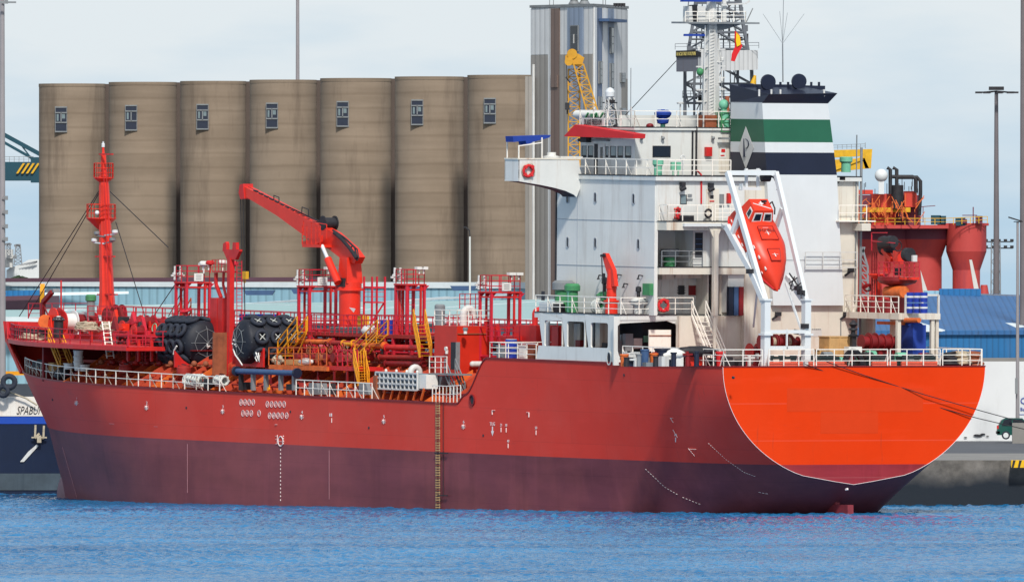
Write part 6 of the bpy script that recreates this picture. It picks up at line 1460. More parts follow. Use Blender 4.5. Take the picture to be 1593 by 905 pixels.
for x, y in ((883, 308), (926, 307.5), (985.5, 309.5), (883, 377), (926, 378), (993, 380)):
    a, b = SY(x-1.9, y+8, YP+.03), SY(x+1.9, y-8, YP+.03); r_ = abs(a.x-b.x)/2; cx_ = (a.x+b.x)/2
    mb = MB(); n_ = 8; outl = [(cx_+r_*math.cos(t_), YP+.03, b.z-r_+r_*math.sin(t_)) for t_ in np.linspace(0, math.pi, n_)]+[(cx_+r_*math.cos(t_), YP+.03, a.z+r_+r_*math.sin(t_)) for t_ in np.linspace(math.pi, 2*math.pi, n_)]
    mb.prism(outl, (0, -.025, 0)); w = mb.build('porthole', 'void' if x > 900 else 'glass', acc)
    mb = MB(); mb.path(outl+[outl[0]], .05); mb.build('frame', 'seam', w)
# decks with dark edges (black waterway line) and rails
def slab(x0, x1, z, y0, y1, mat='white_grimy', name='deck_slab', th=.28):
    mb = MB(); mb.box((x0, y0, z-th), (x1, y1, z)); o = mb.build(name, mat, acc); mb = MB(); mb.box((x0-.03, y0-.0, z+.002), (x1, y1+.03, z+.06)); mb.build('waterway', 'dark', o); return o
slab(12.2, 25.4, Z4, -7.8, YP+.12, 'white'); slab(11.3, 14.9, Z3, 1.0, 7.6, 'white_grimy', th=.55); slab(12.3, 14.9, Z2, 1.0, YP-.26, 'white_grimy', th=.45)
mb = MB(); rail(mb, [(24.2, YP, Z4+.04), (12.25, YP, Z4+.04)], 1.05, 1.35, 2, .055, stay=(0, -.4, 0)); mb.build('guard_rail', 'rail_white', ship)
mb = MB(); rail(mb, [(12.25, YP, Z4+.04), (12.25, 2.2, Z4+.04)], 1.05, 1.35, 3, .055); mb.build('guard_rail', 'rail_white', ship)
mb = MB(); rail(mb, [(11.35, 7.5, Z3+.04), (11.35, 4.1, Z3+.04)], 1.05, 1.35, 2, .055); rail(mb, [(11.35, 7.5, Z3+.04), (12.4, 7.5, Z3+.04)], 1.05, 1, 2, .055); mb.build('guard_rail', 'rail_white', ship)
mb = MB(); rail(mb, [(11.35, 3.9, Z3+.04), (11.35, 2.2, Z3+.04)], 1.1, .6, 4, .055); mb.build('guard_rail', 'rail_white', ship)
mb = MB(); rail(mb, [(12.4, 7.3, Z2+.04), (12.4, 4.2, Z2+.04)], 1.05, 1.2, 3, .05); mb.build('guard_rail', 'steel', ship)
# level 2 recess room walls
mb = MB(); a = SX(1078, 415, 12.6); b = SX(1150, 362, 12.6); mb.box((12.6, b.y, Z2), (14.9, a.y, Z3-.5)); w2 = part(mb, 'cabin_wall', 'white', acc)
skin(1081, 1093, 362, 400, 12.6, .005, 'void', 'doorway', w2)
for y_ in (371, 379, 387): skin(1082, 1092, y_, y_+1.2, 12.6, .05, 'steel_blue', 'louvre', w2, .02)
skin(1056, 1062, 378, 384, 14.9, .01, 'dark', 'junction_box'); skin(1105, 1106.2, 362, 415, 12.6, .03, 'white_grimy', 'pipe', w2, .06)
# level 1 recess and the side walls
skin(1028, 1110, 425, 487, 14.9, .0, 'white', 'recess_wall')
mb = MB(); a = SX(1100, 487, 13.4); mb.box((13.4, a.y-.1, Z1), (14.9, a.y, Z2-.5)); mb.box((13.4, 1.2, Z1), (13.5, 2.3, Z2-.5)); part(mb, 'partition', 'white_grimy', acc)
skin(1103, 1112, 427, 487, 14.9, .03, 'void', 'doorway'); skin(1117, 1130, 427, 487, 14.9, .03, 'white_grimy', 'cabin_door'); skin(1133, 1137, 440, 487, 13.3, .03, 'void', 'doorway')
skin(1055, 1064.5, 444, 458, 14.9, .05, 'dark', 'port_light'); skin(1071, 1082, 444, 459, 14.9, .05, 'dark_red', 'fire_cabinet')
for y_ in (447, 451, 455): skin(1053.5, 1066, y_, y_+1, 14.9, .08, 'dark', 'port_light_dog', None, .03)
for x0_, x1_, m_ in ((1134, 1141, 'navy'), (1142, 1149, 'steel_blue'), (1150, 1157, 'dark_red')):
    mb = MB(); a = SX(x0_, 487, 12.2); b = SX(x1_, 446, 12.2); mb.box((12.2, b.y, Z1), (12.5, a.y, b.z)); mb.build('gas_locker', m_, acc)
mb = MB(); mb.box((14.2, SX(1052, 0, 14.2).y, SX(0, 434, 14.2).z), (14.8, SX(1034, 0, 14.2).y, SX(0, 424, 14.2).z)); mb.box((14.0, SX(1098, 0, 14).y, SX(0, 432, 14.).z), (14.6, SX(1055, 0, 14).y, SX(0, 425, 14.).z)); part(mb, 'duct', 'white_grimy', acc)
# casing (starboard/after part of the house down to the poop) and its grimy skin
mb = MB(); a = SX(1157, 560, UA); mb.box((UA, -7.75, ZB), (14.9, a.y, Z5-.0 if False else Z4-.1)); cas = part(mb, 'engine_casing', 'white_grimy')
mb = MB(); mb.box((UA+.1, -5.2, Z4-.1), (17.0, -2.0, Z5)); part(mb, 'casing_top', 'white', cas)
mb = MB(); b = SX(1137, 0, UA); mb.box((UA+.05, a.y-.01, Z1+.2), (14.9, b.y, Z4-.1)); part(mb, 'casing_side', 'white', cas)
# lower aft wall of the poop house between the recess and casing
mb = MB(); a = SX(1056, 560, 12.9); b = SX(1158, 560, 12.9); mb.box((12.9, b.y, ZB), (13.3, a.y, Z1-.05)); lw = part(mb, 'poop_house_wall', 'white_grimy')
# boat deck slab out to the ship's side, and the plated white side screen with windows
mb = MB(); mb.box((13.2, 2.3, Z1-.32), (24.4, B2-.02, Z1)); mb.box((13.2, -7.8, Z1-.3), (24.4, 2.3, Z1-.02)); bd = part(mb, 'boat_deck', 'white')
mb = MB(); mb.box((13.15, 2.3, Z1+.002), (24.42, B2+.01, Z1+.06)); mb.build('waterway', 'dark', bd)
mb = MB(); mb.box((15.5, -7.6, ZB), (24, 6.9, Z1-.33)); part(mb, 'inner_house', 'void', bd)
mb = MB()
ZT = Z1-.0
def sc(x, y): p = SY(x, y, B2); return (p.x, p.z)
wins = [((847, 498), (874, 539.5)), ((882, 499.5), (908.5, 540.5)), ((919, 501.5), (945.5, 541.5))]
# frame made of solid pieces around rounded openings
Lw, Rw = sc(838, 489)[0], sc(956, 489)[0]
def opening_panel(x0, x1, z0, z1, w, r=.18, n=5):
    """solid plate x0..x1, z0..z1 at the ship side with one rounded opening w=(a,b,c,d)"""
    a, b, c, d = w      # u high, u low, z low, z high
    inner = []
    for (cx_, cz_, t0) in ((a-r, d-r, 0), (b+r, d-r, 90), (b+r, c+r, 180), (a-r, c+r, 270)):
        for k in range(n+1): t_ = math.radians(t0+90*k/n); inner.append((cx_+r*math.cos(t_), cz_+r*math.sin(t_)))
    outer = []
    for (ix, iz) in inner:
        # project to the rectangle
        mx_, mz_ = (a+b)/2, (c+d)/2; dx_, dz_ = ix-mx_, iz-mz_
        s1 = ((x0 if dx_ > 0 else x1)-mx_)/dx_ if abs(dx_) > 1e-5 else 9e9; s2 = ((z1 if dz_ > 0 else z0)-mz_)/dz_ if abs(dz_) > 1e-5 else 9e9
        s_ = min(abs(s1), abs(s2)); outer.append((mx_+dx_*s_, mz_+dz_*s_))
    m_ = len(inner); vs = []
    for y_ in (B2, B2-.12):
        vs += [(p[0], y_, p[1]) for p in inner]+[(p[0], y_, p[1]) for p in outer]
    fs = []
    for i in range(m_):
        j = (i+1) % m_; fs += [(i, j, m_+j, m_+i), (2*m_+i, 2*m_+m_+i, 2*m_+m_+j, 2*m_+j), (i, 2*m_+i, 2*m_+j, j)]
    mb.add(vs, fs)
    for cxx, czz in ((x0, z0), (x0, z1), (x1, z0), (x1, z1)):
        # corner wedges
        near = sorted(range(m_), key=lambda i: (outer[i][0]-cxx)**2+(outer[i][1]-czz)**2)[:2]
        P = [(cxx, czz)]+[outer[i] for i in near]; mb.prism([(p[0], B2, p[1]) for p in P], (0, -.12, 0))
splits = [Lw+.0, sc(878, 0)[0], sc(914, 0)[0], sc(951, 0)[0]]
zlo = 10.55
for i, (p_, q_) in enumerate(wins):
    a = sc(*p_); b = sc(*q_); opening_panel(splits[i], splits[i+1], zlo, Z1-.02, (a[0], b[0], b[1], a[1]))
lowx0, lowx1 = sc(834, 567)[0], sc(965, 570)[0]
mb.prism([(splits[0], B2, zlo), (lowx0, B2, 9.6), (lowx1, B2, 9.6), (sc(956, 549)[0], B2, zlo)], (0, -.12, 0))
mb.prism([(splits[3], B2, Z1-.02), (splits[3], B2, zlo), (sc(956, 549)[0], B2, zlo), (sc(955, 500)[0], B2, Z1-.02)], (0, -.12, 0))
scn = part(mb, 'side_screen', 'shade_side')
p = SY(947.5, 557, B2+.03); mb = MB(); pts = [p+Vector((.27*math.cos(t_), 0, .42*math.sin(t_))) for t_ in np.linspace(0, 6.283, 22)[:-1]]; mb.prism([q-Vector((0, 0, 0)) for q in pts], (0, -.015, 0)); o = mb.build('mooring_port', 'void', scn)
mb = MB(); mb.path(pts+[pts[0]], .07); mb.build('rim', 'white', o)
# inside the screen: things seen through the openings
mb = MB(); mb.box((17.6, 7.4, ZB), (18.2, 8.9, Z1-.4)); part(mb, 'inner_frame', 'white_grimy', bd); mb = MB(); mb.box((22.2, 7.2, ZB), (22.4, 9.0, Z1-.5)); part(mb, 'inner_frame', 'white_grimy', bd)
mb = MB(); ladder(mb, (23.1, 7.6, ZB), (23.1, 7.6, Z1-.4), .8, (0, 1, 0), 7, .09); part(mb, 'inner_ladder', 'red', bd)
for (x0, x1, y0, y1, m_) in ((884, 897, 503, 547, 'mast_grey'), (898, 902, 503, 547, 'white_grimy'), (848, 853, 500, 548, 'mast_grey'), (858, 868, 508, 548, 'red'), (926, 940, 522, 534, 'rail_white'), (920, 924, 503, 548, 'steel')):
    mb = MB(); mb.box(*BXP(x0, y1, x1, y0, 8.2, .12)); mb.build('inner_panel', m_, bd)
for k in range(9):
    mb = MB(); p = Vector((rr.uniform(14.5, 21), rr.uniform(7.4, 8.8), ZB)); mb.box(p, p+Vector((rr.uniform(.3, .7), rr.uniform(.3, .6), rr.uniform(.7, 1.9)))); mb.build('winch_gear', rr.choice(['dark_red', 'dark', 'steel', 'dark_red']), ship)
# aft-facing frame of the screen (white arch) and the dark covered space
mb = MB(); U = 13.25
def axp(x, y, U_=13.25): p = SX(x, y, U_); return (U_, p.y, p.z)
mb.prism([axp(*q) for q in ((955, 492), (1076, 493), (1076, 503), (1048, 503), (1038, 499), (965, 503), (961, 507), (961, 545), (966, 568), (955, 568))], (.14, 0, 0)); mb.prism([axp(*q) for q in ((1050, 501), (1078, 501), (1078, 565), (1055, 565), (1055, 510))], (.14, 0, 0)); part(mb, 'screen_arch', 'white', scn)
mb = MB(); mb.box((13.6, SX(1048, 0, 13.6).y, SX(0, 552, 13.6).z), (13.7, SX(1014, 0, 13.6).y, SX(0, 514, 13.6).z)); o = part(mb, 'roller_shutter', 'rail_white', bd)
mb = MB(); mb.bar((13.57, SX(1048, 0, 13.6).y, SX(0, 523, 13.6).z), (13.57, SX(1014, 0, 13.6).y, SX(0, 523, 13.6).z), .06); mb.build('track', 'rust', o)
for (x0, x1, y0, y1, m_) in ((985, 998, 526, 542, 'bag'), (1002, 1010, 522, 532, 'mint'), (965, 975, 520, 548, 'steel')):
    a = SX(x0, y1, 15.4); b = SX(x1, y0, 15.4); mb = MB(); mb.box((15.3, b.y, a.z), (15.48, a.y, b.z)); mb.build('switch_cabinet', m_, bd)
# boat deck rail
mb = MB(); rail(mb, [(13.2, B2-.05, Z1+.05), (24.3, B2-.05, Z1+.05)], 1.1, 1.5, 3, .055, stay=(0, -.4, 0)); mb.build('guard_rail', 'rail_white', ship)
mb = MB(); rail(mb, [(13.2, B2-.05, Z1+.05), (13.2, 4.4, Z1+.05)], 1.1, 1.35, 3, .05); mb.build('guard_rail', 'rail_white', ship)
# stair down to the poop
mb = MB(); a = SX(1108, 565, 11.4); b = SX(1088, 492, 12.6); stair(mb, (10.6, a.y, ZB), (12.7, b.y, Z1), .95, (.25, 1, 0), 11, .08, .95, .055); mb.build('stair', 'rail_white', ship)
# ------------------------------------------------------------------ wheelhouse
lo, hi = vb(903, 988, 1137, 208, 274, 6.6)
UW = lo[0]
mb = MB(); mb.box((UW, -6.6, Z4), (24.1, 6.6, Z5+.05)); wh = part(mb, 'wheelhouse', 'white')
pskin(903, 988, 216, 274, 'shade_side', 'side_plate', 6.6, .02, .02, wh)  # shaded-side tone of the white laid over the port face
for (x0, x1, y0, y1) in ((904.5, 912, 227, 245), (914.5, 922.5, 227, 245), (949, 958, 227.5, 245.5), (960.5, 969, 227.5, 245.5), (972, 981.5, 227.5, 245.5), (942, 946, 228, 245)):
    w = pskin(x0, x1, y0, y1, 'dark', 'window', 6.6, .04, .02, wh); pskin(x0+1.4, x1-.3, y0+.6, y1-3.5, 'pale_glass', 'pane', 6.6, .055, .02, w)
d_ = pskin(930, 941, 224, 271, 'mast_grey', 'door', 6.6, .06, .03, wh); pskin(933.5, 937.5, 229, 247, 'glass', 'door_pane', 6.6, .075, .02, d_); pskin(924, 929.5, 224, 271, 'dark', 'doorway', 6.6, .05, .02, wh)
pskin(921, 944, 217, 219.5, 'steel', 'door_canopy', 6.6, .25, .25, wh)
mb = MB(); p = SY(911, 218, 6.8); mb.box(p-Vector((.5, .1, .15)), p+Vector((.3, .25, .3))); mb.cyl(p+Vector((.4, 0, 0)), p+Vector((.9, 0, 0)), .1, 8); mb.build('search_light', 'dark', wh)
# window in aft wall
def awin(x0, x1, y0, y1, U, mat='glass', name='window', par=None, frame='dark', r=None):
    w = skin(x0, x1, y0, y1, U, .0, frame, name, par or wh, .04); skin(x0+1, x1-1, y0+1, y1-1, U, .04, mat, 'pane', w, .015); return w
awin(1015, 1043, 227, 244.5, UW)
mb = MB(); mb.box((UW-.1, 2.2, Z4+.1), (UW-.02, 2.3, Z5)); mb.cyl((UW-.1, SX(1084, 0, UW).y, Z4), (UW-.1, SX(1084, 0, UW).y, Z5+.3), .07, 8); mb.build('riser', 'dark', wh)
mb = MB(); p = SX(1100, 236, UW); mb.box(p+Vector((-.3, -.22, -.3)), p+Vector((-.02, .22, .3))); mb.build('alarm_box', 'red', wh)
w = skin(1118, 1136, 225, 268, UW, .0, 'white_grimy', 'door', wh); skin(1119.5, 1129, 229, 246, UW, .05, 'bag', 'notice', w, .01)
skin(1122, 1128, 232, 237, UW, .07, 'red', 'red_print', w, .01); skin(1121, 1127, 241, 243, UW, .07, 'red', 'red_print', w, .01); skin(1117, 1137, 214, 217, UW, .3, 'steel', 'door_canopy', wh, .3)
for x in (996, 1060, 1107): mb = MB(); p = SX(x if x != 1060 else 1029, 218, UW); mb.lathe([(0, .05), (.1, .13), (.22, .1)], p+Vector((-.2, 0, 0)), n=8); mb.bar(p+Vector((-.2, 0, .2)), p+Vector((0, 0, .25)), .05); mb.build('deck_lamp', 'steel', wh)
# monkey island
mb = MB(); mb.box((UW-.15, -6.75, Z5+.052), (24.3, 6.75, Z5+.2)); mb.build('roof_slab', 'white', wh); mb = MB(); mb.box((UW-.17, -6.77, Z5+.202), (24.3, 6.77, Z5+.25)); mb.build('waterway', 'dark', wh)
mb = MB(); rail(mb, [(24.2, 6.7, Z5+.25), (UW-.1, 6.7, Z5+.25), (UW-.1, -4.5, Z5+.25)], 1.05, 1.6, 2, .05, stay=(0, -.4, 0)); mb.build('guard_rail', 'rail_white', ship)
mb = MB(); mb.box((22, -6.5, Z5+.25), (22.2, 5, Z5+1.0)); mb.build('wind_screen', 'white', wh)
# red sun awning wedge over the bridge door
mb = MB(); mb.prism([SY(x, y, 7.7) for x, y in ((878, 211), (894, 194), (986, 208.5), (985, 215.5), (878, 212.5))][::-1], (0, -.9, 0)); mb.build('awning', 'cloth_red', wh)
# name board and gear above it
mb = MB(); a = SY(905, 196, 6.9); b = SY(940, 184, 6.9); mb.box((min(a.x, b.x), 6.84, a.z), (max(a.x, b.x), 6.9, b.z)); nb = mb.build('name_board', 'mast_grey', wh)
mb = MB(); mb.text('DUAXI FREEDOM', .40, SY(922.5, 190, 6.93), (-1, 0, 0), (0, 0, 1), .02, .52); mb.build('lettering', 'dark', nb)
mb = MB(); a = SY(897, 181, 6); b = SY(937, 176, 6); mb.cyl((a.x, 6, (a.z+b.z)/2), (b.x, 6, (a.z+b.z)/2), .28, 14); o = mb.build('rolled_cover', 'bag', wh)
mb = MB(); 
for x in (911, 924, 934): LN(mb, [(x, 183), (x+4, 176)], 6.4, .1)
mb.box(*BXP(918, 182, 928, 177, 6.35, .2)); mb.build('lashing', 'leaf_green', wh)
mb = MB(); lattice(mb, SY(949, 206, 6), SY(949, 152, 6), .95, .35, 7, .035); mb.build('satcom_mast', 'mast_grey', wh)
mb = MB(); p = SY(949, 150, 6); mb.lathe([(-.15, .15), (0, .3), (.3, .32), (.5, .22), (.58, .05)], p, n=14); mb.build('satcom_dome', 'clean_white', wh)
mb = MB(); p = SY(949, 160, 6); mb.bar(p-Vector((.9, 0, 0)), p+Vector((.9, 0, 0)), .08); mb.box(p+Vector((-.3, -.2, 0)), p+Vector((.3, .2, .2))); mb.path([SY(x, y, 6) for x, y in ((939, 205), (940, 172), (948, 165))], .06); mb.path([SY(x, y, 6) for x, y in ((960, 205), (958, 172), (950, 165))], .06); mb.build('antenna_yoke', 'dark', wh)
for x, yt in ((958, 166), (982, 166), (904, 172), (968, 188)): mb = MB(); LN(mb, [(x, 206), (x, yt)], 5.5, .06); mb.build('whip_aerial', 'mast_grey', wh)
mb = MB(); LN(mb, [(981, 205), (981.5, 106)], 5.0, .035); mb.build('whip_aerial', 'steel', wh)
mb = MB(); LN(mb, [(966, 187), (1052, 95)], 4.5, .035); mb.build('halyard', 'wire', wh)
mb = MB(); LN(mb, [(950, 205), (958, 195)], 6.3, .15); mb.build('compass_arm', 'dark', wh)
# blue covered binnacle/magnetic compass, red horn, little lamps
mb = MB(); p = SX(1031, 204, UW+1); mb.lathe([(0, .16), (.5, .16)], p, n=10); bs = mb.build('binnacle', 'mint', wh)
mb = MB(); mb.lathe([(.45, .2), (.5, .36), (.75, .42), (.85, .28), (.95, .3), (1.05, .55), (1.2, .58), (1.3, .4), (1.42, .1)], p, n=16); mb.ball(p+Vector((0, .3, 1.12)), .28, 10, 8); mb.ball(p+Vector((0, -.3, 1.12)), .28, 10, 8); mb.build('cover', 'cloth_blue', bs)
mb = MB(); p = SX(1011, 196, UW+.6); mb.ball(p, .22, 10, 8, (1.2, 1.2, .8)); mb.bar(p, p-Vector((0, 0, .5)), .12); mb.build('horn', 'dark_red', wh)
mb = MB(); p = SX(1058, 206, UW+.5); mb.bar(p, p+Vector((0, 0, 1.95)), .07); mb.lathe([(1.85, .22), (1.95, .25), (2.0, .1)], p, n=12); mb.build('gps_antenna', 'mast_grey', wh)
mb = MB(); p = SX(1102, 203, UW+1); mb.box(p+Vector((-.5, -.5, 0)), p+Vector((.5, .5, 1.0))); mb.build('rust_box', 'rust', wh)
# bridge wing
UWg = 22.2
mb = MB()
ww = [SX(x, y, UWg) for x, y in ((806.5, 248), (901, 249), (902, 262), (906, 275), (908, 278), (903, 292), (897, 307), (893, 303), (880, 297), (862, 292), (840, 287.5), (806.5, 282))]
mb.prism([w_ for w_ in ww][::-1], (.1, 0, 0)); wg = mb.build('bridge_wing', 'white', wh)
yo = ww[0].y
mb = MB(); zt_, zb_ = ww[0].z, ww[-1].z; mb.box((UWg, yo-.08, zb_), (24.0, yo, zt_)); mb.build('wing_end', 'shade_side', wg)
mb = MB(); mb.box((23.9, 7.8, zb_+.1), (24.0, yo, zt_)); mb.build('wing_front', 'shade_side', wg)
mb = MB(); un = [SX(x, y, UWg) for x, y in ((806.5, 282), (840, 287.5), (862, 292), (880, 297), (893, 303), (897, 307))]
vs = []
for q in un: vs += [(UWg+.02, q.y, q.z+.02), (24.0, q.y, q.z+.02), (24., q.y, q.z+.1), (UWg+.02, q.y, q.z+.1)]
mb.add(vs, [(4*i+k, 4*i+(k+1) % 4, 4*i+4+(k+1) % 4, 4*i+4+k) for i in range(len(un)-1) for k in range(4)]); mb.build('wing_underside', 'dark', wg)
mb = MB(); mb.bar((UWg, yo, zt_+.03), (24, yo, zt_+.03), .1); mb.bar((UWg, yo, zt_+.03), (UWg, 7.8, zt_+.06), .1); mb.build('wing_cap', 'white_grimy', wg)
mb = MB(); p = SX(858, 247, UWg+1); mb.lathe([(0, .6), (.15, .6), (.2, .3), (.42, .3)], p, n=14); mb.box(p+Vector((-.3, -2.2, 0)), p+Vector((.3, .5, .16))); mb.build('wing_console', 'bag', wg)
t = thing('wing_awning', 'blue cloth awning on white posts over the end of the bridge wing', 'awning', (23, yo, zt_), None, SHIP)
mb = MB()
for x, y0, yl in ((789, 219, UWg+1.6), (807, 226, UWg+.1), (843, 214, UWg+.1)): q = SX(x, 248, yl); q2 = SX(x, y0, yl); mb.bar(q, q2, .07)
mb.bar(SX(807, 227, UWg+.1), SX(843, 222, UWg+.1), .06); mb.build('post', 'rail_white', t)
mb = MB(); mb.prism([SX(x, y, UWg+1.4) for x, y in ((786, 212), (845, 210), (843, 214), (817, 221), (808, 226), (806, 219), (787, 221))], (-1.0, 0, 0)); mb.build('cloth', 'cloth_blue', t)
def lifebuoy(c, axis, label, R=.36, mats=('cloth_red', 'cloth_red'), grp='red life rings', n=4):
    t = thing('lifebuoy', label, 'life ring', c, grp, SHIP)
    mb = MB(); mb.torus(c, axis, R, .10, 24, 8); rg_ = mb.build('ring', mats[0], t)
    d = Vector(axis).normalized(); a_ = d.cross(Vector((0, 0, 1))).normalized(); b_ = d.cross(a_)
    for k in range(n):
        t_ = math.pi/4+k*math.pi/2; e = a_*math.cos(t_)+b_*math.sin(t_); tt = a_*-math.sin(t_)+b_*math.cos(t_); mb = MB(); mb.bar(Vector(c)+e*R-tt*.07, Vector(c)+e*R+tt*.07, .24, .24); mb.build('band', mats[1], t)
    mb = MB(); pts = [Vector(c)+(a_*math.cos(t_)+b_*math.sin(t_))*(R+.13+.03*math.sin(4*t_)) for t_ in np.linspace(0, 6.283, 25)]; mb.path(pts, .03); mb.build('grab_line', 'rope', t)
    return t
lifebuoy(SX(822, 266, UWg-.15), (1, 0, .15), 'faded red life ring hung on the white bridge wing', .36)
lifebuoy(SX(1032, 475, 13.0), (1, 0, 0), 'red life ring on the boat deck rail in front of the recess', .36)
lifebuoy(SX(1054, 332, 11.9), (1, .8, 0), 'red life ring seen edge-on at the rail one deck under the bridge', .33)
# port wall and aft wall fittings on level 3
w = awin(1058, 1068, 303, 318, UA-.04, 'pale_glass', 'porthole', acc); skin(1070, 1076, 302, 306, UA, .06, 'steel', 'nameplate'); skin(1068, 1077, 309, 311.5, UA, .06, 'steel', 'nameplate')
w = skin(1098, 1118, 294, 343, UA, .05, 'white_grimy', 'door'); skin(1105, 1110, 304, 309, UA, .10, 'dark', 'round_window', w, .02); skin(1104, 1111, 312, 314, UA, .10, 'red', 'red_print', w, .02)
skin(1119, 1126, 302, 322, UA, .05, 'steel', 'notice_plate'); mb = MB(); p = SX(1132, 309, UA); mb.box(p+Vector((-.3, -.1, -.3)), p+Vector((-.05, .13, .35))); mb.build('extinguisher_box', 'red', acc)
mb = MB(); mb.path([SX(x, y, UA-.1) for x, y in ((1084, 265), (1091, 272), (1091, 345-28))], .09); mb.build('fire_main', 'cloth_red', acc)
for x, y in ((1062, 286), (1106, 287)): mb = MB(); p = SX(x, y, UA-.3); mb.box(p-Vector((.15, .15, .2)), p+Vector((.15, .15, .1))); mb.cyl(p+Vector((-.1, -.15, -.25)), p+Vector((-.1, .2, -.4)), .14, 8); mb.build('floodlight', 'dark', acc)
mb = MB(); p = SX(1067, 340, 11.9); mb.box(p-Vector((.2, .5, .3)), p+Vector((.2, .5, .2))); p2 = SX(1102, 332, 11.9); mb.torus(p2, (1, 0, 0), .25, .08, 12, 6); mb.build('hose_locker', 'dark', acc)
# mint ventilators etc
def avent(x, yb, yt, U, r, m1='mint', m2='mint', name='ventilator', k=1.35, cap=.38, par=None):
    p = SX(x, yb, U); h = SX(x, yt, U).z-p.z; mb = MB(); mb.lathe([(0, r), (h*(1-cap), r)], p, n=18); o = mb.build(name, m1, par or ship)
    mb = MB(); mb.lathe([(h*(1-cap)-.02, r*1.08), (h*(1-cap)+.08, r*k), (h*.96, r*k), (h, r*k*.9)], p, n=18); mb.build('cap', m2, o); return o
avent(1023.5, 274, 248, 13.4, .27); avent(1316, 268, 244, 14, .32)
for x in (1047, 1055): mb = MB(); p = SX(x, 258, UW-1); mb.box(p-Vector((.1, .15, .3)), p+Vector((.1, .15, .25))); mb.bar(p, p-Vector((0, 0, 1)), .06); mb.build('battery_box', 'mint', ship)
mb = MB(); p = SX(1062, 274, 12.6); mb.bar(p, p+Vector((0, 0, 1.1)), .08); mb.torus(p+Vector((0, 0, 1.2)), (1, 0, 0), .15, .05, 12, 6); mb.build('deck_lamp', 'mast_grey', ship)
avent(1042, 415, 387, 13.6, .42, 'leaf_green', 'steel', k=1.5, cap=.45)
avent(888, 488, 437, 21.5-0, .36, 'leaf_green', 'steel') if 0 else None
def pvent(x, yb, yt, yl, r, m1, m2, **k): return vent(x, yb, yt, yl, r, m1, m2, name='ventilator', **k)
pvent(876, 490, 436, 8.4, .55, 'leaf_green', 'steel', cap=.28, k=1.35); pvent(890, 490, 441, 9.2, .38, 'leaf_green', 'leaf_green', cap=.24, k=1.4)
mb = MB(); p = SY(885, 452, 9.5); mb.ball(p, .18, 8, 6); mb.bar(p, p-Vector((0, 0, 1.4)), .16); mb.build('vent_head', 'mint', ship)
# white box locker at the forward end of the boat deck
t_ = None
a, b = BXP(839, 470, 858, 449, 9.6, .9); a = (a[0], a[1], Z1); mb = MB(); mb.box((a[0], a[1], SY(0, 470, 9.6).z), b); mb.bar((a[0]+.2, 9.3, Z1), (a[0]+.2, 9.3, b[2]-.5), .2); mb.bar((b[0]-.2, 9.3, Z1), (b[0]-.2, 9.3, b[2]-.5), .2); o = mb.build('navigation_light_box', 'clean_white', ship)
mb = MB(); q = SY(845, 460, 9.62); mb.box(q-Vector((.22, 0, .3)), q+Vector((.22, .02, .3))); mb.build('lamp_window', 'void', o); mb = MB(); mb.box((a[0]-.6, 8.9, SY(0, 466, 9.6).z), (a[0]-.02, 9.5, b[2]-.1)); mb.build('lamp_screen', 'dark', o)
p = SY(932, 488, 8.6); mb = MB()
for k in range(9): mb.torus(p+Vector((0, 0, .5)), (.5+.1*math.sin(k), .3*math.cos(k*1.7), .35*math.sin(k*2.3)), .55-.03*k, .09, 18, 6)
mb.bar(p-Vector((.6, 0, 0)), p+Vector((-.6, 0, .5)), .1); mb.bar(p+Vector((.6, 0, 0)), p+Vector((.6, 0, .5)), .1)
solo(mb, 'hawser_coil', 'pale_rope', 'big pale grey hawser coil on the boat deck beside the small red crane', 'rope coil', p, None, SHIP)
# provision crane
p = SY(951, 490, 9.0); z_ = lambda y: SY(951, y, 9.0).z
mb = MB(); mb.lathe([(0, .42), (z_(470)-p.z, .42), (z_(470)-p.z+.02, .52), (z_(467)-p.z, .52), (z_(467)-p.z+.02, .34), (z_(449)-p.z, .32), (z_(449)-p.z, .36), (z_(419)-p.z, .27)], p, n=18); pc = mb.build('provision_crane', 'crane_red', ship)
mb = MB(); PR(mb, [(936.5, 398), (938, 393.5), (941.5, 394), (953, 420), (956, 445), (949, 446), (944, 425)], 9.2, .3); mb.build('jib', 'crane_red', pc)
mb = MB(); LN(mb, [(936, 400), (937, 425), (939, 460)], 9.1, .05); LN(mb, [(935, 398), (941, 396)], 9.3, .14); mb.build('hoist_wire', 'dark', pc)
mb = MB(); q = SY(939, 432, 9); mb.lathe([(0, .1), (.25, .12), (.3, .05)], q, n=8); mb.build('hook', 'dark', pc)
for x, yb, yt, m_ in ((940, 485, 452, 'dark'), (993, 488, 462, 'mint')):
    p = SY(x, yb, 8.2); mb = MB(); h = SY(x, yt, 8.2).z-p.z; mb.lathe([(0, .3), (h*.5, .3), (h*.55, .55), (h*.8, .55), (h*.95, .3)], p, n=14); o = mb.build('gas_vent', 'leaf_green' if x < 960 else 'mast_grey', ship)
    mb = MB(); mb.lathe([(h*.95, .12), (h*1.3, .12), (h*1.35, .2), (h*1.6, .18), (h*1.65, .05)], p, n=10); mb.build('top_valve', 'dark', o)
    mb = MB(); mb.torus(p+Vector((0, 0, h*.72)), (0, 0, 1), .62, .04, 18, 6); mb.path([p+Vector((.6, 0, 0)), p+Vector((.6, 0, h*.8))], .05); mb.path([p+Vector((-.6, 0, 0)), p+Vector((-.6, 0, h*.8))], .05); mb.build('guard', 'steel', o)
mb = MB(); q = SY(1011, 450, YP+.0); mb.box(q-Vector((.45, 0, .38)), q+Vector((.45, .3, .38))); mb.build('electric_cabinet', 'leaf_green', acc)
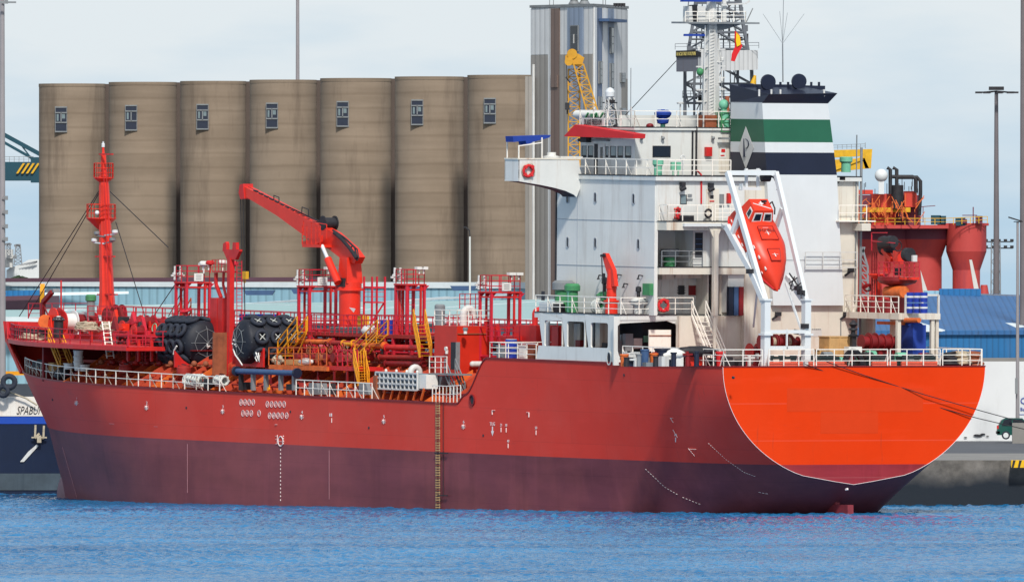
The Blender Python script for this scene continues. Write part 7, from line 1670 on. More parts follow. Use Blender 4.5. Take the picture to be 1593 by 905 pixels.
for x, y in ((938, 429), (967, 428), (1000, 429), (977, 442)): mb = MB(); q = SY(x, y, YP); mb.path([q, q+Vector((0, .3, .05)), q+Vector((0, .35, -.15))], .07); mb.lathe([(-.25, .12), (-.1, .05)], q+Vector((0, .35, 0)), n=8); mb.build('wall_lamp', 'dark', acc)
# ------------------------------------------------------------------ funnel
UF = 12.1
def fz(y): return SX(1240, y, UF).z
def fun(y):       # outline (yPort, yStbd, uAft, uFwd) at pixel height y
    xl = np.interp(y, [130, 160, 272, 470], [1185, 1185.5, 1193, 1203]); xr = np.interp(y, [130, 160, 272, 470], [1287, 1288, 1302, 1313])
    a = SX(xl, y, UF); b = SX(xr, y, UF)
    xf = np.interp(y, [130, 160, 272, 470], [1137, 1137, 1136, 1150]); f = SY(xf, y, a.y)
    return a.y, b.y, UF, f.x
def fband(y0, y1, mat, name, par=None, grow=0):
    t_, b_ = fun(y0), fun(y1); z1, z0 = fz(y0), fz(y1)
    vs = []
    for (yp, ys_, ua_, uf_), z in ((b_, z0), (t_, z1)): vs += [(ua_-grow, ys_-grow, z), (uf_+grow, ys_-grow, z), (uf_+grow, yp+grow, z), (ua_-grow, yp+grow, z)]
    mb = MB(); mb.add(vs, [(3, 2, 1, 0), (4, 5, 6, 7), (0, 1, 5, 4), (1, 2, 6, 5), (2, 3, 7, 6), (3, 0, 4, 7)]); return mb.build(name, mat, par or ship)
fn = fband(272, 475, 'clean_white', 'funnel')
fband(160, 186, 'clean_white', 'white_band', fn); fband(186.0, 221.5, 'green', 'green_band', fn); fband(221.5, 237.5, 'clean_white', 'white_band', fn); fband(237.5, 272, 'navy', 'navy_band', fn)
mb = MB(); yp, ys_, ua_, uf_ = fun(160); z0 = fz(161); 
A_ = [SX(1185, 160, UF), SX(1288, 160, UF)]
low = [(UF, yp, z0), (UF, ys_, z0), (uf_, ys_, z0), (uf_, yp, z0)]
hi_ = [SX(1196, 147, UF-.5), SX(1303, 143, UF-.5)]; tp = SY(1137, 131, yp+.2)
up_ = [(UF-.5, hi_[0].y, hi_[0].z), (UF-.5, hi_[1].y, hi_[0].z+.1), (uf_+.15, hi_[1].y+.6, tp.z), (uf_+.15, yp+.05, tp.z)]
mb.add(low+up_, [(0, 1, 2, 3), (0, 4, 5, 1), (1, 5, 6, 2), (2, 6, 7, 3), (3, 7, 4, 0), (7, 6, 5, 4)]); mb.build('funnel_cap', 'navy', fn)
for x, y in ((1196, 128), (1244, 127)):
    p = SX(x, y, UF+1.4); mb = MB(); mb.cyl(p+Vector((.5, .25, -.9)), p+Vector((.5, .25, -.2)), .34, 14); mb.cyl(p+Vector((-.05, .05, 0)), p+Vector((.15, .0, .02)), .5, 22); mb.build('exhaust_disc', 'navy', fn)
for x in (1181, 1200, 1214, 1282): mb = MB(); p = SX(x, 150, UF-.3); mb.cyl(p, p+Vector((0, 0, .45)), .07, 8); mb.build('small_exhaust', 'mast_grey', fn)
mb = MB()
for k in range(8): x = 1190+k*12; LN_ = SX(x, 136, UF+3); mb.bar(LN_, LN_+Vector((0, 0, .35)), .12)
mb.bar(SX(1150, 134, UF+3), SX(1282, 137, UF+3), .28); mb.build('cap_louvre', 'navy', fn)
# diamond with the letter on the port face
def fp(x, y, off):      # point on the funnel's port face
    yl = fun(y)[0]; p = SY(x, y, yl+off); return p
mb = MB(); mb.prism([fp(x, y, .03) for x, y in ((1160, 197), (1172.5, 230), (1160, 263), (1148.5, 230))], (0, -.015, 0)); dm = mb.build('emblem_diamond', 'mast_grey', fn)
mb = MB()
c = fp(1161, 230, .045); s_u, s_z = 1/11.9, 1/23.7
def pb(x0, y0, x1, y1, w): mb.bar(c+Vector((-(x0)*s_u, 0, -(y0)*s_z)), c+Vector((-(x1)*s_u, 0, -(y1)*s_z)), w, .02)
pb(-3.0, -14, -3.0, 14, .14); pb(-5, 14, -1, 14, .06); pb(-5, -14, 1, -14, .06)
prev = None
for k in range(9):
    t_ = -math.pi/2+math.pi*k/8; q = (-1+5.2*math.cos(t_), -6.5+7.5*math.sin(t_))
    if prev: pb(prev[0], prev[1], q[0], q[1], .09+.06*math.cos(t_))
    prev = q
mb.build('emblem_letter', 'navy', dm)
mb = MB(); LN_ = [SX(1218, 128, UF+3), SX(1217.5, 68, UF+3)]; mb.path(LN_, .06); mb.path([LN_[1], SX(1219, -10, UF+3)], .03)
for x, y in ((1187, 22), (1251, 22), (1213, 18), (1225, 20)): mb.bar(LN_[1], SX(x, y, UF+3), .018)
mb.build('star_aerial', 'steel', fn)
mb = MB(); mb.bar(SX(1200, 404, UF-.04), SX(1312, 404, UF-.04), .02); mb.build('weld_seam', 'seam', fn)
# casing grimy streaks wall in front below the funnel and rails on it
mb = MB(); rail(mb, [SX(1253, 416, UF-.3), SX(1334, 416, UF-.3)], 1.0, 1.35, 2, .05); mb.bar(SX(1253, 416, UF-.2), SX(1334, 416, UF-.2), .1, .06); mb.build('guard_rail', 'mast_grey', ship)
mb = MB(); rail(mb, [SX(1305, 343, UF-.3), SX(1348, 343, UF-.3)], 1.0, 1.0, 2, .05); mb.box(SX(1305, 345, UF-.4), SX(1350, 343, UF+.6)); mb.build('guard_rail', 'rail_white', ship)
mb = MB(); mb.box((11.3, SX(1349, 0, 12).y, SX(0, 356, 12).z), (12.5, SX(1335, 0, 12).y, SX(0, 344, 12).z)); mb.build('side_sponson', 'white_grimy', acc)
mb = MB(); mb.cyl((12.35, -7.85, ZB), (12.35, -7.85, Z5-1), .09, 8); mb.build('downpipe', 'steel', acc)
for x, y in ((1209, 491), (1315, 491), (1322, 423), (1308, 280)):
    mb = MB(); p = SX(x, y, UA-.2); mb.bar(p+Vector((.2, .25, -.25)), p, .14); mb.box(p+Vector((-.1, -.28, -.02)), p+Vector((.05, .15, .25))); mb.build('floodlight', 'dark', cas)
mb = MB(); mb.bar(SX(1308, 497, UA-.05), SX(1308, 530, UA-.05), .05); mb.bar(SX(1330, 470, UA-.1), SX(1333, 210, UA-.1), .06); mb.build('conduit', 'steel', cas)
skin(1262, 1278, 511, 523, UA, .0, 'mast_grey', 'notice_plate', cas, .02)
for k in range(5): skin(1263+k*2.9, 1265.2+k*2.9, 511.6, 512.6, UA, .03, 'dark', 'print', cas, .01)
# radar mast
RM = 18.5
def rmx(x, y, off=0): p = SX(x, y, RM+off); return p
mb = MB(); a = rmx(1105, 206); mb.lathe([(0, .62), (rmx(0, 125).z-a.z, .6), (rmx(0, 125).z-a.z+.01, .58), (rmx(0, 40).z-a.z, .42), (rmx(0, -20).z-a.z, .3)], a, n=8, smooth=False); rmst = mb.build('radar_mast', 'mast_grey', ship)
mb = MB(); mb.bar(rmx(1094, 206, -.7), rmx(1097, 40, -.6), .07); ladder(mb, rmx(1106, 206, -.72), rmx(1108, 40, -.5), .4, (0, 1, 0), 34, .045); mb.build('ladder', 'mast_grey', rmst)
mb = MB(); P = [rmx(x, y, 0) for x, y in ((1067, 36), (1160, 36), (1128, 46), (1112, 48), (1098, 48), (1086, 43))]; mb.prism(P, (-.1, 0, 0)); mb.box(rmx(1066, 37, -.9), rmx(1160, 35, .9)); o = mb.build('radar_platform', 'steel', rmst)
mb = MB(); z = rmx(0, 36).z
rail(mb, [rmx(1066, 36, -.8), rmx(1160, 36, -.8), rmx(1160, 36, .8)], .75, .9, 3, .045); mb.build('railing', 'rail_white', o)
mb = MB(); mb.prism([rmx(x, y, -.3) for x, y in ((1096, 36), (1101, 18), (1111, 18), (1116, 36))], (.6, 0, 0)); mb.bar(rmx(1126, 36), rmx(1126, -20), .25); mb.box(rmx(1072, 36, -.5), rmx(1088, 10, .3)); mb.build('mast_head_base', 'mast_grey', o)
mb = MB(); mb.bar(rmx(1062, 0, -.6), rmx(1122, 0, -.6), .25); mb.bar(rmx(1064, 55, -.6), rmx(1096, 55, -.6), .14); mb.build('radar_scanner', 'cloth_blue', rmst)
mb = MB(); mb.bar(rmx(1078, 8, -.3), rmx(1080, 36, -.3), .4); mb.bar(rmx(1085, 12, -.3), rmx(1090, 32, -.3), .15); mb.build('radar_turning_unit', 'dark', rmst)
mb = MB(); mb.path([rmx(x, y, -.3) for x, y in ((1122, 8), (1160, 6), (1166, 2))], .1); mb.path([rmx(x, y, -.3) for x, y in ((1118, 206), (1118, 60))], .08); mb.path([rmx(x, y, -.2) for x, y in ((1124, 200), (1122, 100), (1118, 60))], .06)
for y in (78, 104, 122, 140, 158): mb.bar(rmx(1083, y, -.3), rmx(1128, y-1, -.3), .09)
mb.build('yard', 'mast_grey', rmst)
mb = MB(); p = rmx(1089, 112, -.6); mb.ball(p, .24, 12, 8, (1, 1, 1.1)); mb.bar(p, rmx(1097, 108, -.3), .1); mb.build('green_lamp', 'leaf_green', rmst)
mb = MB(); p = rmx(1126, 163, -1); mb.ball(p, .34, 14, 10); mb.bar(p, p-Vector((0, 0, .6)), .3); mb.lathe([(-1.6, .45), (-.5, .42)], p, n=14); mb.build('compass_dome', 'mint', ship)
mb = MB(); lattice(mb, rmx(1126, 205, -1), rmx(1126, 176, -1), .9, .9, 2, .04); mb.build('dome_frame', 'leaf_green', ship)
for x, y in ((1087, 80), (1124, 96), (1090, 60), (1123, 128)): mb = MB(); p = rmx(x, y, -.5); mb.lathe([(0, .06), (.06, .1), (.25, .1), (.3, .05)], p, n=8); mb.bar(p, rmx(1104, y+2, -.3), .06); mb.build('navigation_lamp', 'mast_grey', rmst)
t = thing('courtesy_flag', 'red and yellow flag hanging beside the radar mast', 'flag', rmx(1141, 96, -.5), None, SHIP)
fl = [(1143.5, 48), (1151, 55), (1153, 68), (1155, 72), (1147, 86), (1143, 96), (1137.5, 95), (1139, 84), (1144, 72), (1143, 60)]
mb = MB(); mb.prism([rmx(x, y, -.5+.03*math.sin(i)) for i, (x, y) in enumerate(fl)], (.04, 0, 0)); mb.build('cloth', paint('flag red', (200, 30, 36), .8, .06, 1), t)
mb = MB(); mb.prism([rmx(x, y, -.56) for x, y in ((1145.5, 51), (1150.5, 56), (1152.5, 66), (1152, 70), (1146.5, 73), (1145, 65))], (.02, 0, 0)); mb.build('yellow_stripe', paint('flag yellow', (236, 190, 30), .8, .06, 1), t)
mb = MB(); mb.path([rmx(1143, 47, -.5), rmx(1132, 6, -.4)], .03); mb.build('halyard', 'wire', t)
# ================================================================== free-fall lifeboat and its ramp
ub = 1.0
yL = SX(1190, 565, ub).y; yR = SX(1255, 560, ub).y; yc = (yL+yR)/2
def rp(x, y, yl): return SY(x, y, yl)
ramp = thing  # helper name only
mb = MB(); A0 = rp(1191, 470, yL); B0 = rp(1132, 268, yL)
mb.bar(A0, B0, .3, .34); dvt = mb.build('lifeboat_ramp', 'clean_white', ship)
R0 = rp(1254, 468, yR); R1 = Vector((B0.x, yR, B0.z))
mb = MB(); mb.bar(R0, rp(1207, 268, yR), .27, .32); mb.build('ramp_rail', 'clean_white', dvt)
for yl, x in ((yL, 1191), (yR, 1254)):
    mb = MB(); q = rp(x, 470, yl); mb.box((q.x-.28, yl-.22, ZB), (q.x+.22, yl+.22, q.z+.2)); mb.build('post', 'clean_white', dvt)
    mb = MB(); q = rp(x, 470, yl); mb.box((q.x-.42, yl-.32, q.z-2.15), (q.x+.35, yl+.32, q.z-2.02)); mb.build('flange_plate', 'clean_white', dvt); mb = MB(); mb.box((q.x-.36, yl-.3, q.z+.1), (q.x+.3, yl+.3, q.z+.22)); mb.build('flange_plate', 'clean_white', dvt)
qb = rp(1191, 470, yL); ux = qb.x
for (y0, y1) in ((513, 518.5), (538, 543)):
    mb = MB(); a = SX(1192, y1, ux-.1); b = SX(1252, y0, ux-.1); mb.box((ux-.2, b.y, a.z), (ux+.1, a.y, b.z)); mb.build('cross_beam', 'clean_white', dvt)
mb = MB(); p1 = SX(1224, 543, ux-.15); p2 = SX(1224, 512, ux-.15); mb.bar(p1, p2, .1); mb.build('strut', 'clean_white', dvt)
mb = MB(); a = rp(1132, 269, yL); b = rp(1206, 269, yR); mb.bar(a, b, .32, .3); mb.build('head_beam', 'clean_white', dvt)
mb = MB()
for x in (1161, 1179): p = SX(x, 262, B0.x+.1); q = SX(x, 294, B0.x+.1); mb.bar(p, q, .16)
mb.bar(SX(1150, 293, B0.x+.1), SX(1183, 294, B0.x+.1), .22, .2); mb.bar(SX(1158, 266, B0.x+.1), SX(1183, 265, B0.x+.1), .14); mb.box(SX(1150, 296, B0.x+.2), SX(1156, 286, B0.x-.2)); mb.build('hook_frame', 'clean_white', dvt)
mb = MB(); p = SX(1191, 277, B0.x); mb.cyl(p+Vector((0, -.3, 0)), p+Vector((0, .3, 0)), .24, 16); mb.build('winch_drum', 'dark', dvt)
mb = MB(); mb.tube([SX(x, y, B0.x-.2) for x, y in ((1193, 272), (1204, 276), (1211, 290), (1209, 296))], .07); mb.build('hose', 'dark', dvt)
# lower chords and struts of the ramp
mb = MB(); mb.path([rp(x, y, yL+.1) for x, y in ((1131, 352), (1141, 371), (1168, 420), (1189, 470))], .3, .42); mb.build('lower_chord', 'clean_white', dvt)
mb = MB(); mb.bar(rp(1150, 334, yL), rp(1138, 369, yL+.1), .3); mb.bar(rp(1164, 392, yL), rp(1166, 416, yL), .22); mb.bar(rp(1178, 452, yL), rp(1172, 508, yL-1.0), .12); mb.build('strut', 'clean_white', dvt)
mb = MB(); mb.path([rp(x, y, yR+.1) for x, y in ((1217, 324), (1208, 352), (1205, 372))], .24); mb.path([rp(x, y, yR+.1) for x, y in ((1224, 430), (1247, 464))], .24, .3); mb.bar(rp(1248, 470, yR), rp(1238, 432, yR), .14); mb.bar(rp(1249, 520, yR), rp(1222, 440, yR+.4), .12); mb.build('strut', 'clean_white', dvt)
mb = MB(); mb.bar(SX(1063, 350, 11.2), SX(1125, 350, 11.2), .3, .2); mb.bar(SX(1125, 350, 11.2), rp(1137, 360, yL+.1), .3, .26); mb.build('boarding_platform', 'clean_white', dvt)
mb = MB(); p = SX(1113, 358, 11.2); q = SX(1114, 492, 11.2); mb.bar(p, Vector((p.x, p.y, Z1)), .32); mb.prism([p+Vector((0, -.5, .2)), p+Vector((0, .5, .2)), p+Vector((0, .16, -.5)), p+Vector((0, -.16, -.5))], (.2, 0, 0)); mb.bar(Vector((p.x, p.y, Z1)), Vector((p.x, p.y, ZB)), .16); mb.build('pillar', 'white_grimy', dvt)
for (x, y, yl) in ((1242, 448, yR), (1246, 455, yR), (1167, 422, yL), (1252, 507, yR-.1)):
    mb = MB(); p = rp(x, y, yl+.3); mb.box(p-Vector((.2, .2, .15)), p+Vector((.2, .2, .15))); mb.build('lashing_gear', 'dark', dvt)
mb = MB(); mb.bar(rp(1252, 460, yR+.3), rp(1228, 425, yR+.3), .07); mb.bar(rp(1229, 450, yR+.3), rp(1236, 430, yR+.3), .05); mb.tube([rp(x, y, yR+.35) for x, y in ((1246, 440), (1232, 452), (1228, 440), (1240, 432))], .04); mb.build('lashing_wire', 'wire', dvt)
# the boat
tip = rp(1210, 452, yc); ang = math.radians(45); AX = Vector((-math.cos(ang), 0, -math.sin(ang))); NX = Vector((-math.sin(ang), 0, math.cos(ang))); WY = Vector((0, 1, 0))
LB = 6.5; org = tip-AX*LB-NX*.62
def BP(s_, w, h): return org+AX*s_+WY*w*1.17+NX*h*1.14
bt = thing('lifeboat', 'orange enclosed free fall lifeboat hanging bow down on the white ramp at the stern', 'lifeboat', tip, None, SHIP)
ss = np.linspace(0, 1, 26); vs = []; NS = 24
for k in ss:
    s_ = LB*k
    w = np.interp(s_, [0, .25, 1.2, 3.2, 4.4, 5.4, 6.1, 6.5], [.85, 1.12, 1.34, 1.36, 1.10, .66, .24, .03])
    lo_ = np.interp(s_, [0, .6, 4.2, 5.4, 6.2, 6.5], [.30, .05, 0, .08, .26, .48]); up_ = np.interp(s_, [0, .3, 1.8, 3.6, 4.8, 5.8, 6.3, 6.5], [1.5, 1.85, 2.02, 1.95, 1.62, 1.08, .72, .52])
    ch = lerp(lo_, up_, .42)
    for i in range(NS):
        t_ = 2*math.pi*i/NS; c_, n_ = math.cos(t_), math.sin(t_)
        if n_ >= 0: ww_ = w*math.copysign(abs(c_)**.75, c_); hh = ch+(up_-ch)*n_**.8
        else: ww_ = w*math.copysign(abs(c_)**.9, c_); hh = ch+(ch-lo_)*-(abs(n_)**1.25)
        vs.append(BP(s_, ww_, hh))
mb = MB(); m_ = len(ss); fs = [(k*NS+i, k*NS+(i+1) % NS, (k+1)*NS+(i+1) % NS, (k+1)*NS+i) for k in range(m_-1) for i in range(NS)]
mb.add(vs, fs, True); mb.add(vs, [tuple(range(NS-1, -1, -1)), tuple(range((m_-1)*NS, m_*NS))]); bod = mb.build('hull', 'boat', bt)
mb = MB()
for sg in (1, -1):
    pts = []
    for k in np.linspace(.02, .97, 16):
        s_ = LB*k; w = np.interp(s_, [0, .25, 1.2, 3.2, 4.4, 5.4, 6.1, 6.5], [.85, 1.12, 1.34, 1.36, 1.10, .66, .24, .03]); lo_ = np.interp(s_, [0, .6, 4.2, 5.4, 6.2, 6.5], [.30, .05, 0, .08, .26, .48]); up_ = np.interp(s_, [0, .3, 1.8, 3.6, 4.8, 5.8, 6.3, 6.5], [1.5, 1.85, 2.02, 1.95, 1.62, 1.08, .72, .52])
        pts.append(BP(s_, sg*(w+.02), lerp(lo_, up_, .42)))
    mb.path(pts, .11, .09)
mb.build('rubbing_strake', 'cloth_red', bt)
# cabin with windows
mb = MB(); c8 = [BP(.35, -.78, 1.7), BP(1.95, -.78, 1.7), BP(1.95, .78, 1.7), BP(.35, .78, 1.7), BP(.5, -.6, 2.62), BP(1.55, -.6, 2.62), BP(1.55, .6, 2.62), BP(.5, .6, 2.62)]
mb.add(c8, [(3, 2, 1, 0), (4, 5, 6, 7), (0, 1, 5, 4), (1, 2, 6, 5), (2, 3, 7, 6), (3, 0, 4, 7)]); cab = mb.build('cabin', 'boat', bt)
def facewin(P, k0, k1, j0, j1, nm='window'):
    """P: quad corners bl, br, tr, tl of a cabin face; window between fractions"""
    def at(a_, b_): return P[0].lerp(P[1], a_).lerp(P[3].lerp(P[2], a_), b_)
    n_ = (P[1]-P[0]).cross(P[3]-P[0]).normalized()
    if (sum(P, Vector())/4-BP(1.1, 0, 2.1)).dot(n_) < 0: n_ = -n_
    Q_ = [at(k0, j0), at(k1, j0), at(k1, j1), at(k0, j1)]
    mb = MB(); mb.prism([q-n_*.0 for q in Q_], n_*.03); w_ = mb.build(nm, 'bag', cab); c_ = sum(Q_, Vector())/4
    mb = MB(); mb.prism([c_.lerp(q, .72)+n_*.03 for q in Q_], n_*.015); mb.build('pane', 'glass', w_)
F1 = [c8[1], c8[2], c8[6], c8[5]]; facewin(F1, .06, .46, .3, .85); facewin(F1, .54, .94, .3, .85)
F2 = [c8[3], c8[2], c8[6], c8[7]]; facewin(F2, .5, .85, .3, .85)
F3 = [c8[0], c8[1], c8[5], c8[4]]; facewin(F3, .5, .85, .3, .85)
# hatches with crosses, dashes and small lettering
for s0, s1, w0, w1 in ((2.35, 3.45, .48, .55), (4.15, 4.95, .40, .30)):
    up0 = 2.0 if s0 < 3 else 1.80; up1 = 1.93 if s0 < 3 else 1.56
    mb = MB(); P = [BP(s0, -w0, up0+.0), BP(s0, w0, up0+.0), BP(s1, w1, up1), BP(s1, -w1, up1)]; mb.prism([p-NX*.06 for p in P], NX*.13); h = mb.build('hatch', 'boat', bt)
    mb = MB(); mb.path([p+NX*.075 for p in P+[P[0]]], .035); mb.build('hatch_seal', 'dark_red', h)
    c_ = (P[0]+P[1]+P[2]+P[3])/4+NX*.09; mb = MB(); mb.bar(c_-AX*.2, c_+AX*.2, .07, .02); mb.bar(c_-WY*.22, c_+WY*.22, .07, .02); mb.bar(c_-AX*.45-WY*.2, c_-AX*.45+WY*.2, .05, .02); mb.build('cross_mark', 'mark', h)
mb = MB(); mb.text('FOVELL', .24, BP(2.75, 0, 2.12), -WY, -AX, .01, 1.0); mb.build('lettering', 'dark', bt)
for i in range(7):
    s_ = .9+i*.72; w = np.interp(s_, [0, .25, 1.2, 3.2, 4.4, 5.4, 6.1, 6.5], [.85, 1.12, 1.34, 1.36, 1.10, .66, .24, .03]); up_ = np.interp(s_, [0, .3, 1.8, 3.6, 4.8, 5.8, 6.3, 6.5], [1.5, 1.85, 2.02, 1.95, 1.62, 1.08, .72, .52])
    for sg in (1,): mb = MB(); c_ = BP(s_, sg*(w*.84), up_*.86); mb.bar(c_-AX*.13, c_+AX*.13, .06, .12); mb.build('white_dash', 'mark', bt)
    mb = MB(); c_ = BP(s_, (w*.985), up_*.5+.2); mb.bar(c_-AX*.13, c_+AX*.13, .05, .06); mb.build('white_dash', 'mark', bt)
mb = MB(); mb.tube([BP(.9, -.62, 2.6), BP(1.0, -.62, 2.85), BP(1.5, -.66, 2.75), BP(1.7, -.7, 2.45)], .05); mb.box(BP(.6, -.3, 2.62), BP(1.0, -.1, 2.8)); mb.build('roof_fitting', 'dark', bt)
mb = MB(); mb.path([BP(1.4, -.5, 2.64), BP(.9, .5, 2.64)], .05); mb.path([BP(.8, 0, 2.66), BP(1.1, 0, 2.66)], .08); mb.path([BP(.95, -.15, 2.66), BP(.95, .15, 2.66)], .08); mb.build('roof_mark', 'mark', bt)
mb = MB(); mb.cyl(BP(-.05, 0, .75), BP(-.35, 0, .75), .35, 14); mb.build('propeller_guard', 'dark_red', bt)
# red cable reels framed by the ramp
for i, x in enumerate((1194, 1207, 1218, 1231, 1243)):
    p = SX(x, 532, 5.0); r_ = .52 if i < 4 else .36; mb = MB(); mb.cyl(p+Vector((.5, -.18, 0)), p+Vector((.5, .18, 0)), r_*.6, 14); o = mb.build('cable_reel', 'rope' if i in (1, 3) else 'dark_red', ship)
    for s_ in (-.2, .2): mb = MB(); mb.cyl(p+Vector((.5, s_-.03, 0)), p+Vector((.5, s_+.03, 0)), r_, 20); mb.build('flange', 'dark_red', o)
mb = MB(); p = SX(1243, 518, 4.6); mb.cyl(p-Vector((.3, .3, 0)), p+Vector((.3, .2, .1)), .16, 12); mb.cyl(p+Vector((0, -.3, .1)), p+Vector((.2, -.6, .35)), .13, 12); mb.build('reel_motor', 'dark', ship)
p = SX(1172, 555, 8.0); mb = MB(); mb.cyl(p+Vector((0, -.3, .35)), p+Vector((0, .3, .35)), .35, 16); o = mb.build('cable_reel', 'dark_red', ship)
for s_ in (-.3, .3): mb = MB(); mb.cyl(p+Vector((0, s_-.03, .35)), p+Vector((0, s_+.03, .35)), .55, 20); mb.build('flange', 'red', o)
# mooring winches and roller fairleads along the transom
for (x0, x1, yl_) in ((1194, 1246, 2.0), (1262, 1306, 2.2), (1357, 1392, 1.8), (1404, 1456, 1.9)):
    a = SX(x0, 566, yl_); b = SX(x1, 553, yl_); mb = MB(); mb.box((yl_, b.y, ZB+.45), (yl_+.9, a.y, ZB+.62)); mb.box((yl_, b.y, ZB), (yl_+.9, b.y+.25, ZB+.5)); mb.box((yl_, a.y-.25, ZB), (yl_+.9, a.y, ZB+.5)); o = mb.build('roller_fairlead', paint('dark green machinery', (34, 50, 52), .6, .25, 2, .4, (70, 60, 50), (2, 2, 2)) if 'dgm' not in M else M['dgm'], ship)
    n_ = 3
    for k in range(n_): mb = MB(); y_ = lerp(b.y+.4, a.y-.4, k/(n_-1)); mb.lathe([(0, .2), (.5, .17), (.55, .24), (.7, .24)], (yl_+.3, y_, ZB), n=12); mb.build('roller', 'dark', o)
for (x0, x1, y1) in ((1258, 1316, 560), (1356, 1394, 560), (1402, 1457, 560), (1196, 1248, 563)):
    a = SX(x0, 567, .45); b = SX(x1, y1, .45); mb = MB(); mb.box((.35, b.y, ZB), (.5, a.y, ZB+.32)); mb.build('chock_plate', paint('faded orange coaming', (224, 104, 80), .5, .1, 2) if 'foc' not in M else M['foc'], ship)
mb = MB(); p = SX(1327, 567, .5); P = [p+Vector((0, .62*math.cos(t_), .95*math.sin(t_)*.95)) for t_ in np.linspace(0, math.pi, 13)]; mb.path(P, .28, .3); o = mb.build('panama_chock', 'dark', ship)
mb = MB(); mb.cyl(p+Vector((.3, 0, .4)), p+Vector((.6, 0, .4)), .26, 12); mb.build('red_drum_end', 'red', o)
for i, (x, yb, w_, h_, m_, lb, nm, ct) in enumerate((
  (971, 566, .5, .8, 'orange', 'orange bucket at the foot of the white side screen', 'bucket', 'bucket'),
  (986, 566, .8, .8, 'mast_grey', 'pale green grey box beside the orange bucket on the stern deck', 'storage_box', 'box'),
  (1003, 566, .5, 1.1, 'steel_blue', 'blue grey bin right of the pale box on the stern deck', 'bin', 'bin'),
  (1017, 567, .5, .85, 'orange', 'small orange drum between two dark bins on the stern deck', 'small_drum', 'drum'),
  (1030, 567, .9, 1.15, 'navy', 'dark navy bin in front of the covered recess', 'bin', 'bin'),
  (1082, 568, 1.3, .75, 'crane_red', 'red box under the black tarpaulin on the stern deck', 'storage_box', 'box'),
  (1120.5, 568, .55, .95, 'cloth_red', 'bright red upright drum left of the lifeboat ramp foot', 'red_drum', 'drum'),
  (1283, 553, .8, .35, 'wood', 'flat wooden box left of the large yellow wooden crate', 'wooden_box', 'box'),
  (1306, 552, 1.6, 1.15, 'wood', 'large wooden crate standing on the stern deck before the casing', 'wooden_crate', 'crate'),
  (1334, 560, .7, .6, 'clean_white', 'small white and blue box behind the stern rail near the arch chock', 'storage_box', 'box'))):
    U_ = 2.6 if x > 1100 or x < 1000 else 3.2
    p = SX(x, yb, U_ if x < 1200 else 4.5); p.z = ZB if x < 1200 or x > 1330 else p.z-.0
    if x in (1283, 1306): p.z = SX(x, yb, 4.5).z; 
    mb = MB()
    if nm in ('bucket', 'bin', 'small_drum', 'red_drum'):
        mb.lathe([(0, w_*.45), (h_-.12, w_*.55), (h_-.1, w_*.62), (h_, w_*.6)], p, n=16)
    else:
        mb.box(p+Vector((0, -w_/2, 0)), p+Vector((w_*.8, w_/2, h_))); mb.box(p+Vector((-.04, -w_/2-.04, h_)), p+Vector((w_*.8+.04, w_/2+.04, h_+.07)))
        for k in (-.45, 0, .45): mb.box(p+Vector((-.03, w_*k-.04, 0)), p+Vector((0, w_*k+.04, h_)))
    if x in (1283, 1306): mb.box((p.x, p.y-w_/2, ZB), (p.x+.2, p.y+w_/2, p.z))
    solo(mb, nm, m_, lb, ct, p, 'loose gear on the stern deck', SHIP)
p = SX(1046, 558, 3.0); p.z = ZB+.75; mb = MB(); mb.ball(p, .8, 14, 8, (.7, 1.1, .5), .14, rr); mb.box((p.x-.4, p.y-.6, ZB), (p.x+.3, p.y+.6, ZB+.6)); solo(mb, 'white_tarpaulin', 'bag', 'crumpled white tarpaulin over a box on the stern deck rail', 'tarpaulin', (p.x, p.y, ZB), None, SHIP)
p = SX(1083, 555, 3.2); p.z = ZB+.95; mb = MB(); mb.ball(p, 1.0, 16, 8, (.6, 1.5, .35), .12, rr); solo(mb, 'black_tarpaulin', 'dark', 'long black tarpaulin bundle below the stair on the stern deck', 'tarpaulin', (p.x, p.y, ZB+.7), None, SHIP)
for k in range(48):
    x = rr.uniform(968, 1190); p = SX(x, 566, rr.uniform(1.5, 5)); p.z = ZB; h = rr.uniform(.35, 1.0); mb = MB(); t_ = rr.random()
    if t_ < .4: mb.lathe([(0, .17), (h*.9, .17), (h*.9, .22), (h, .22)], p, n=10)
    elif t_ < .7: mb.bar(p, p+Vector((0, 0, h)), .16); mb.bar(p+Vector((0, -.4, h*.8)), p+Vector((0, .4, h*.8)), .12)
    else: mb.box(p, p+Vector((.5, .55, h*.7)))
    mb.build('deck_fitting', rr.choice(['dark', 'steel', 'dark_red', 'dark', 'navy', 'dark', 'mast_grey']), ship)
for k in range(44):
    x = rr.uniform(1256, 1462); p = SX(x, 560, rr.uniform(2.5, 6)); p.z = ZB; h = rr.uniform(.4, .95); mb = MB(); t_ = rr.random()
    if t_ < .5: mb.cyl(p+Vector((0, -.35, h*.7)), p+Vector((0, .35, h*.7)), rr.uniform(.15, .32), 12)
    else: mb.box(p, p+Vector((.5, rr.uniform(.3, .9), h*.8)))
    mb.build('deck_fitting', rr.choice(['dark', 'dark', 'steel', 'dark_red', 'mint']), ship)
for i, (x, m_) in enumerate(((1476, 'dark'), (1497, 'rope'), (1515, 'rust'), (1488, 'wood'))):
    p = SX(x, 563, 2.2+.3*i); p.z = ZB; mb = MB()
    for k in range(7): R = .55*(1-.06*k); mb.torus(p+Vector((rr.uniform(-.05, .05), rr.uniform(-.08, .08), .1+.12*k)), (rr.uniform(-.15, .15), rr.uniform(-.15, .15), 1), R, .09, 18, 6)
    solo(mb, 'rope_coil', m_, ['dark rope coil just right of the platform post on the stern deck', 'beige rope coil third from the stern corner', 'rust brown rope coil nearest the starboard stern corner', 'tan rope coil between the dark and the beige coils'][i], 'rope coil', p, 'rope coils at the stern corner', SHIP)
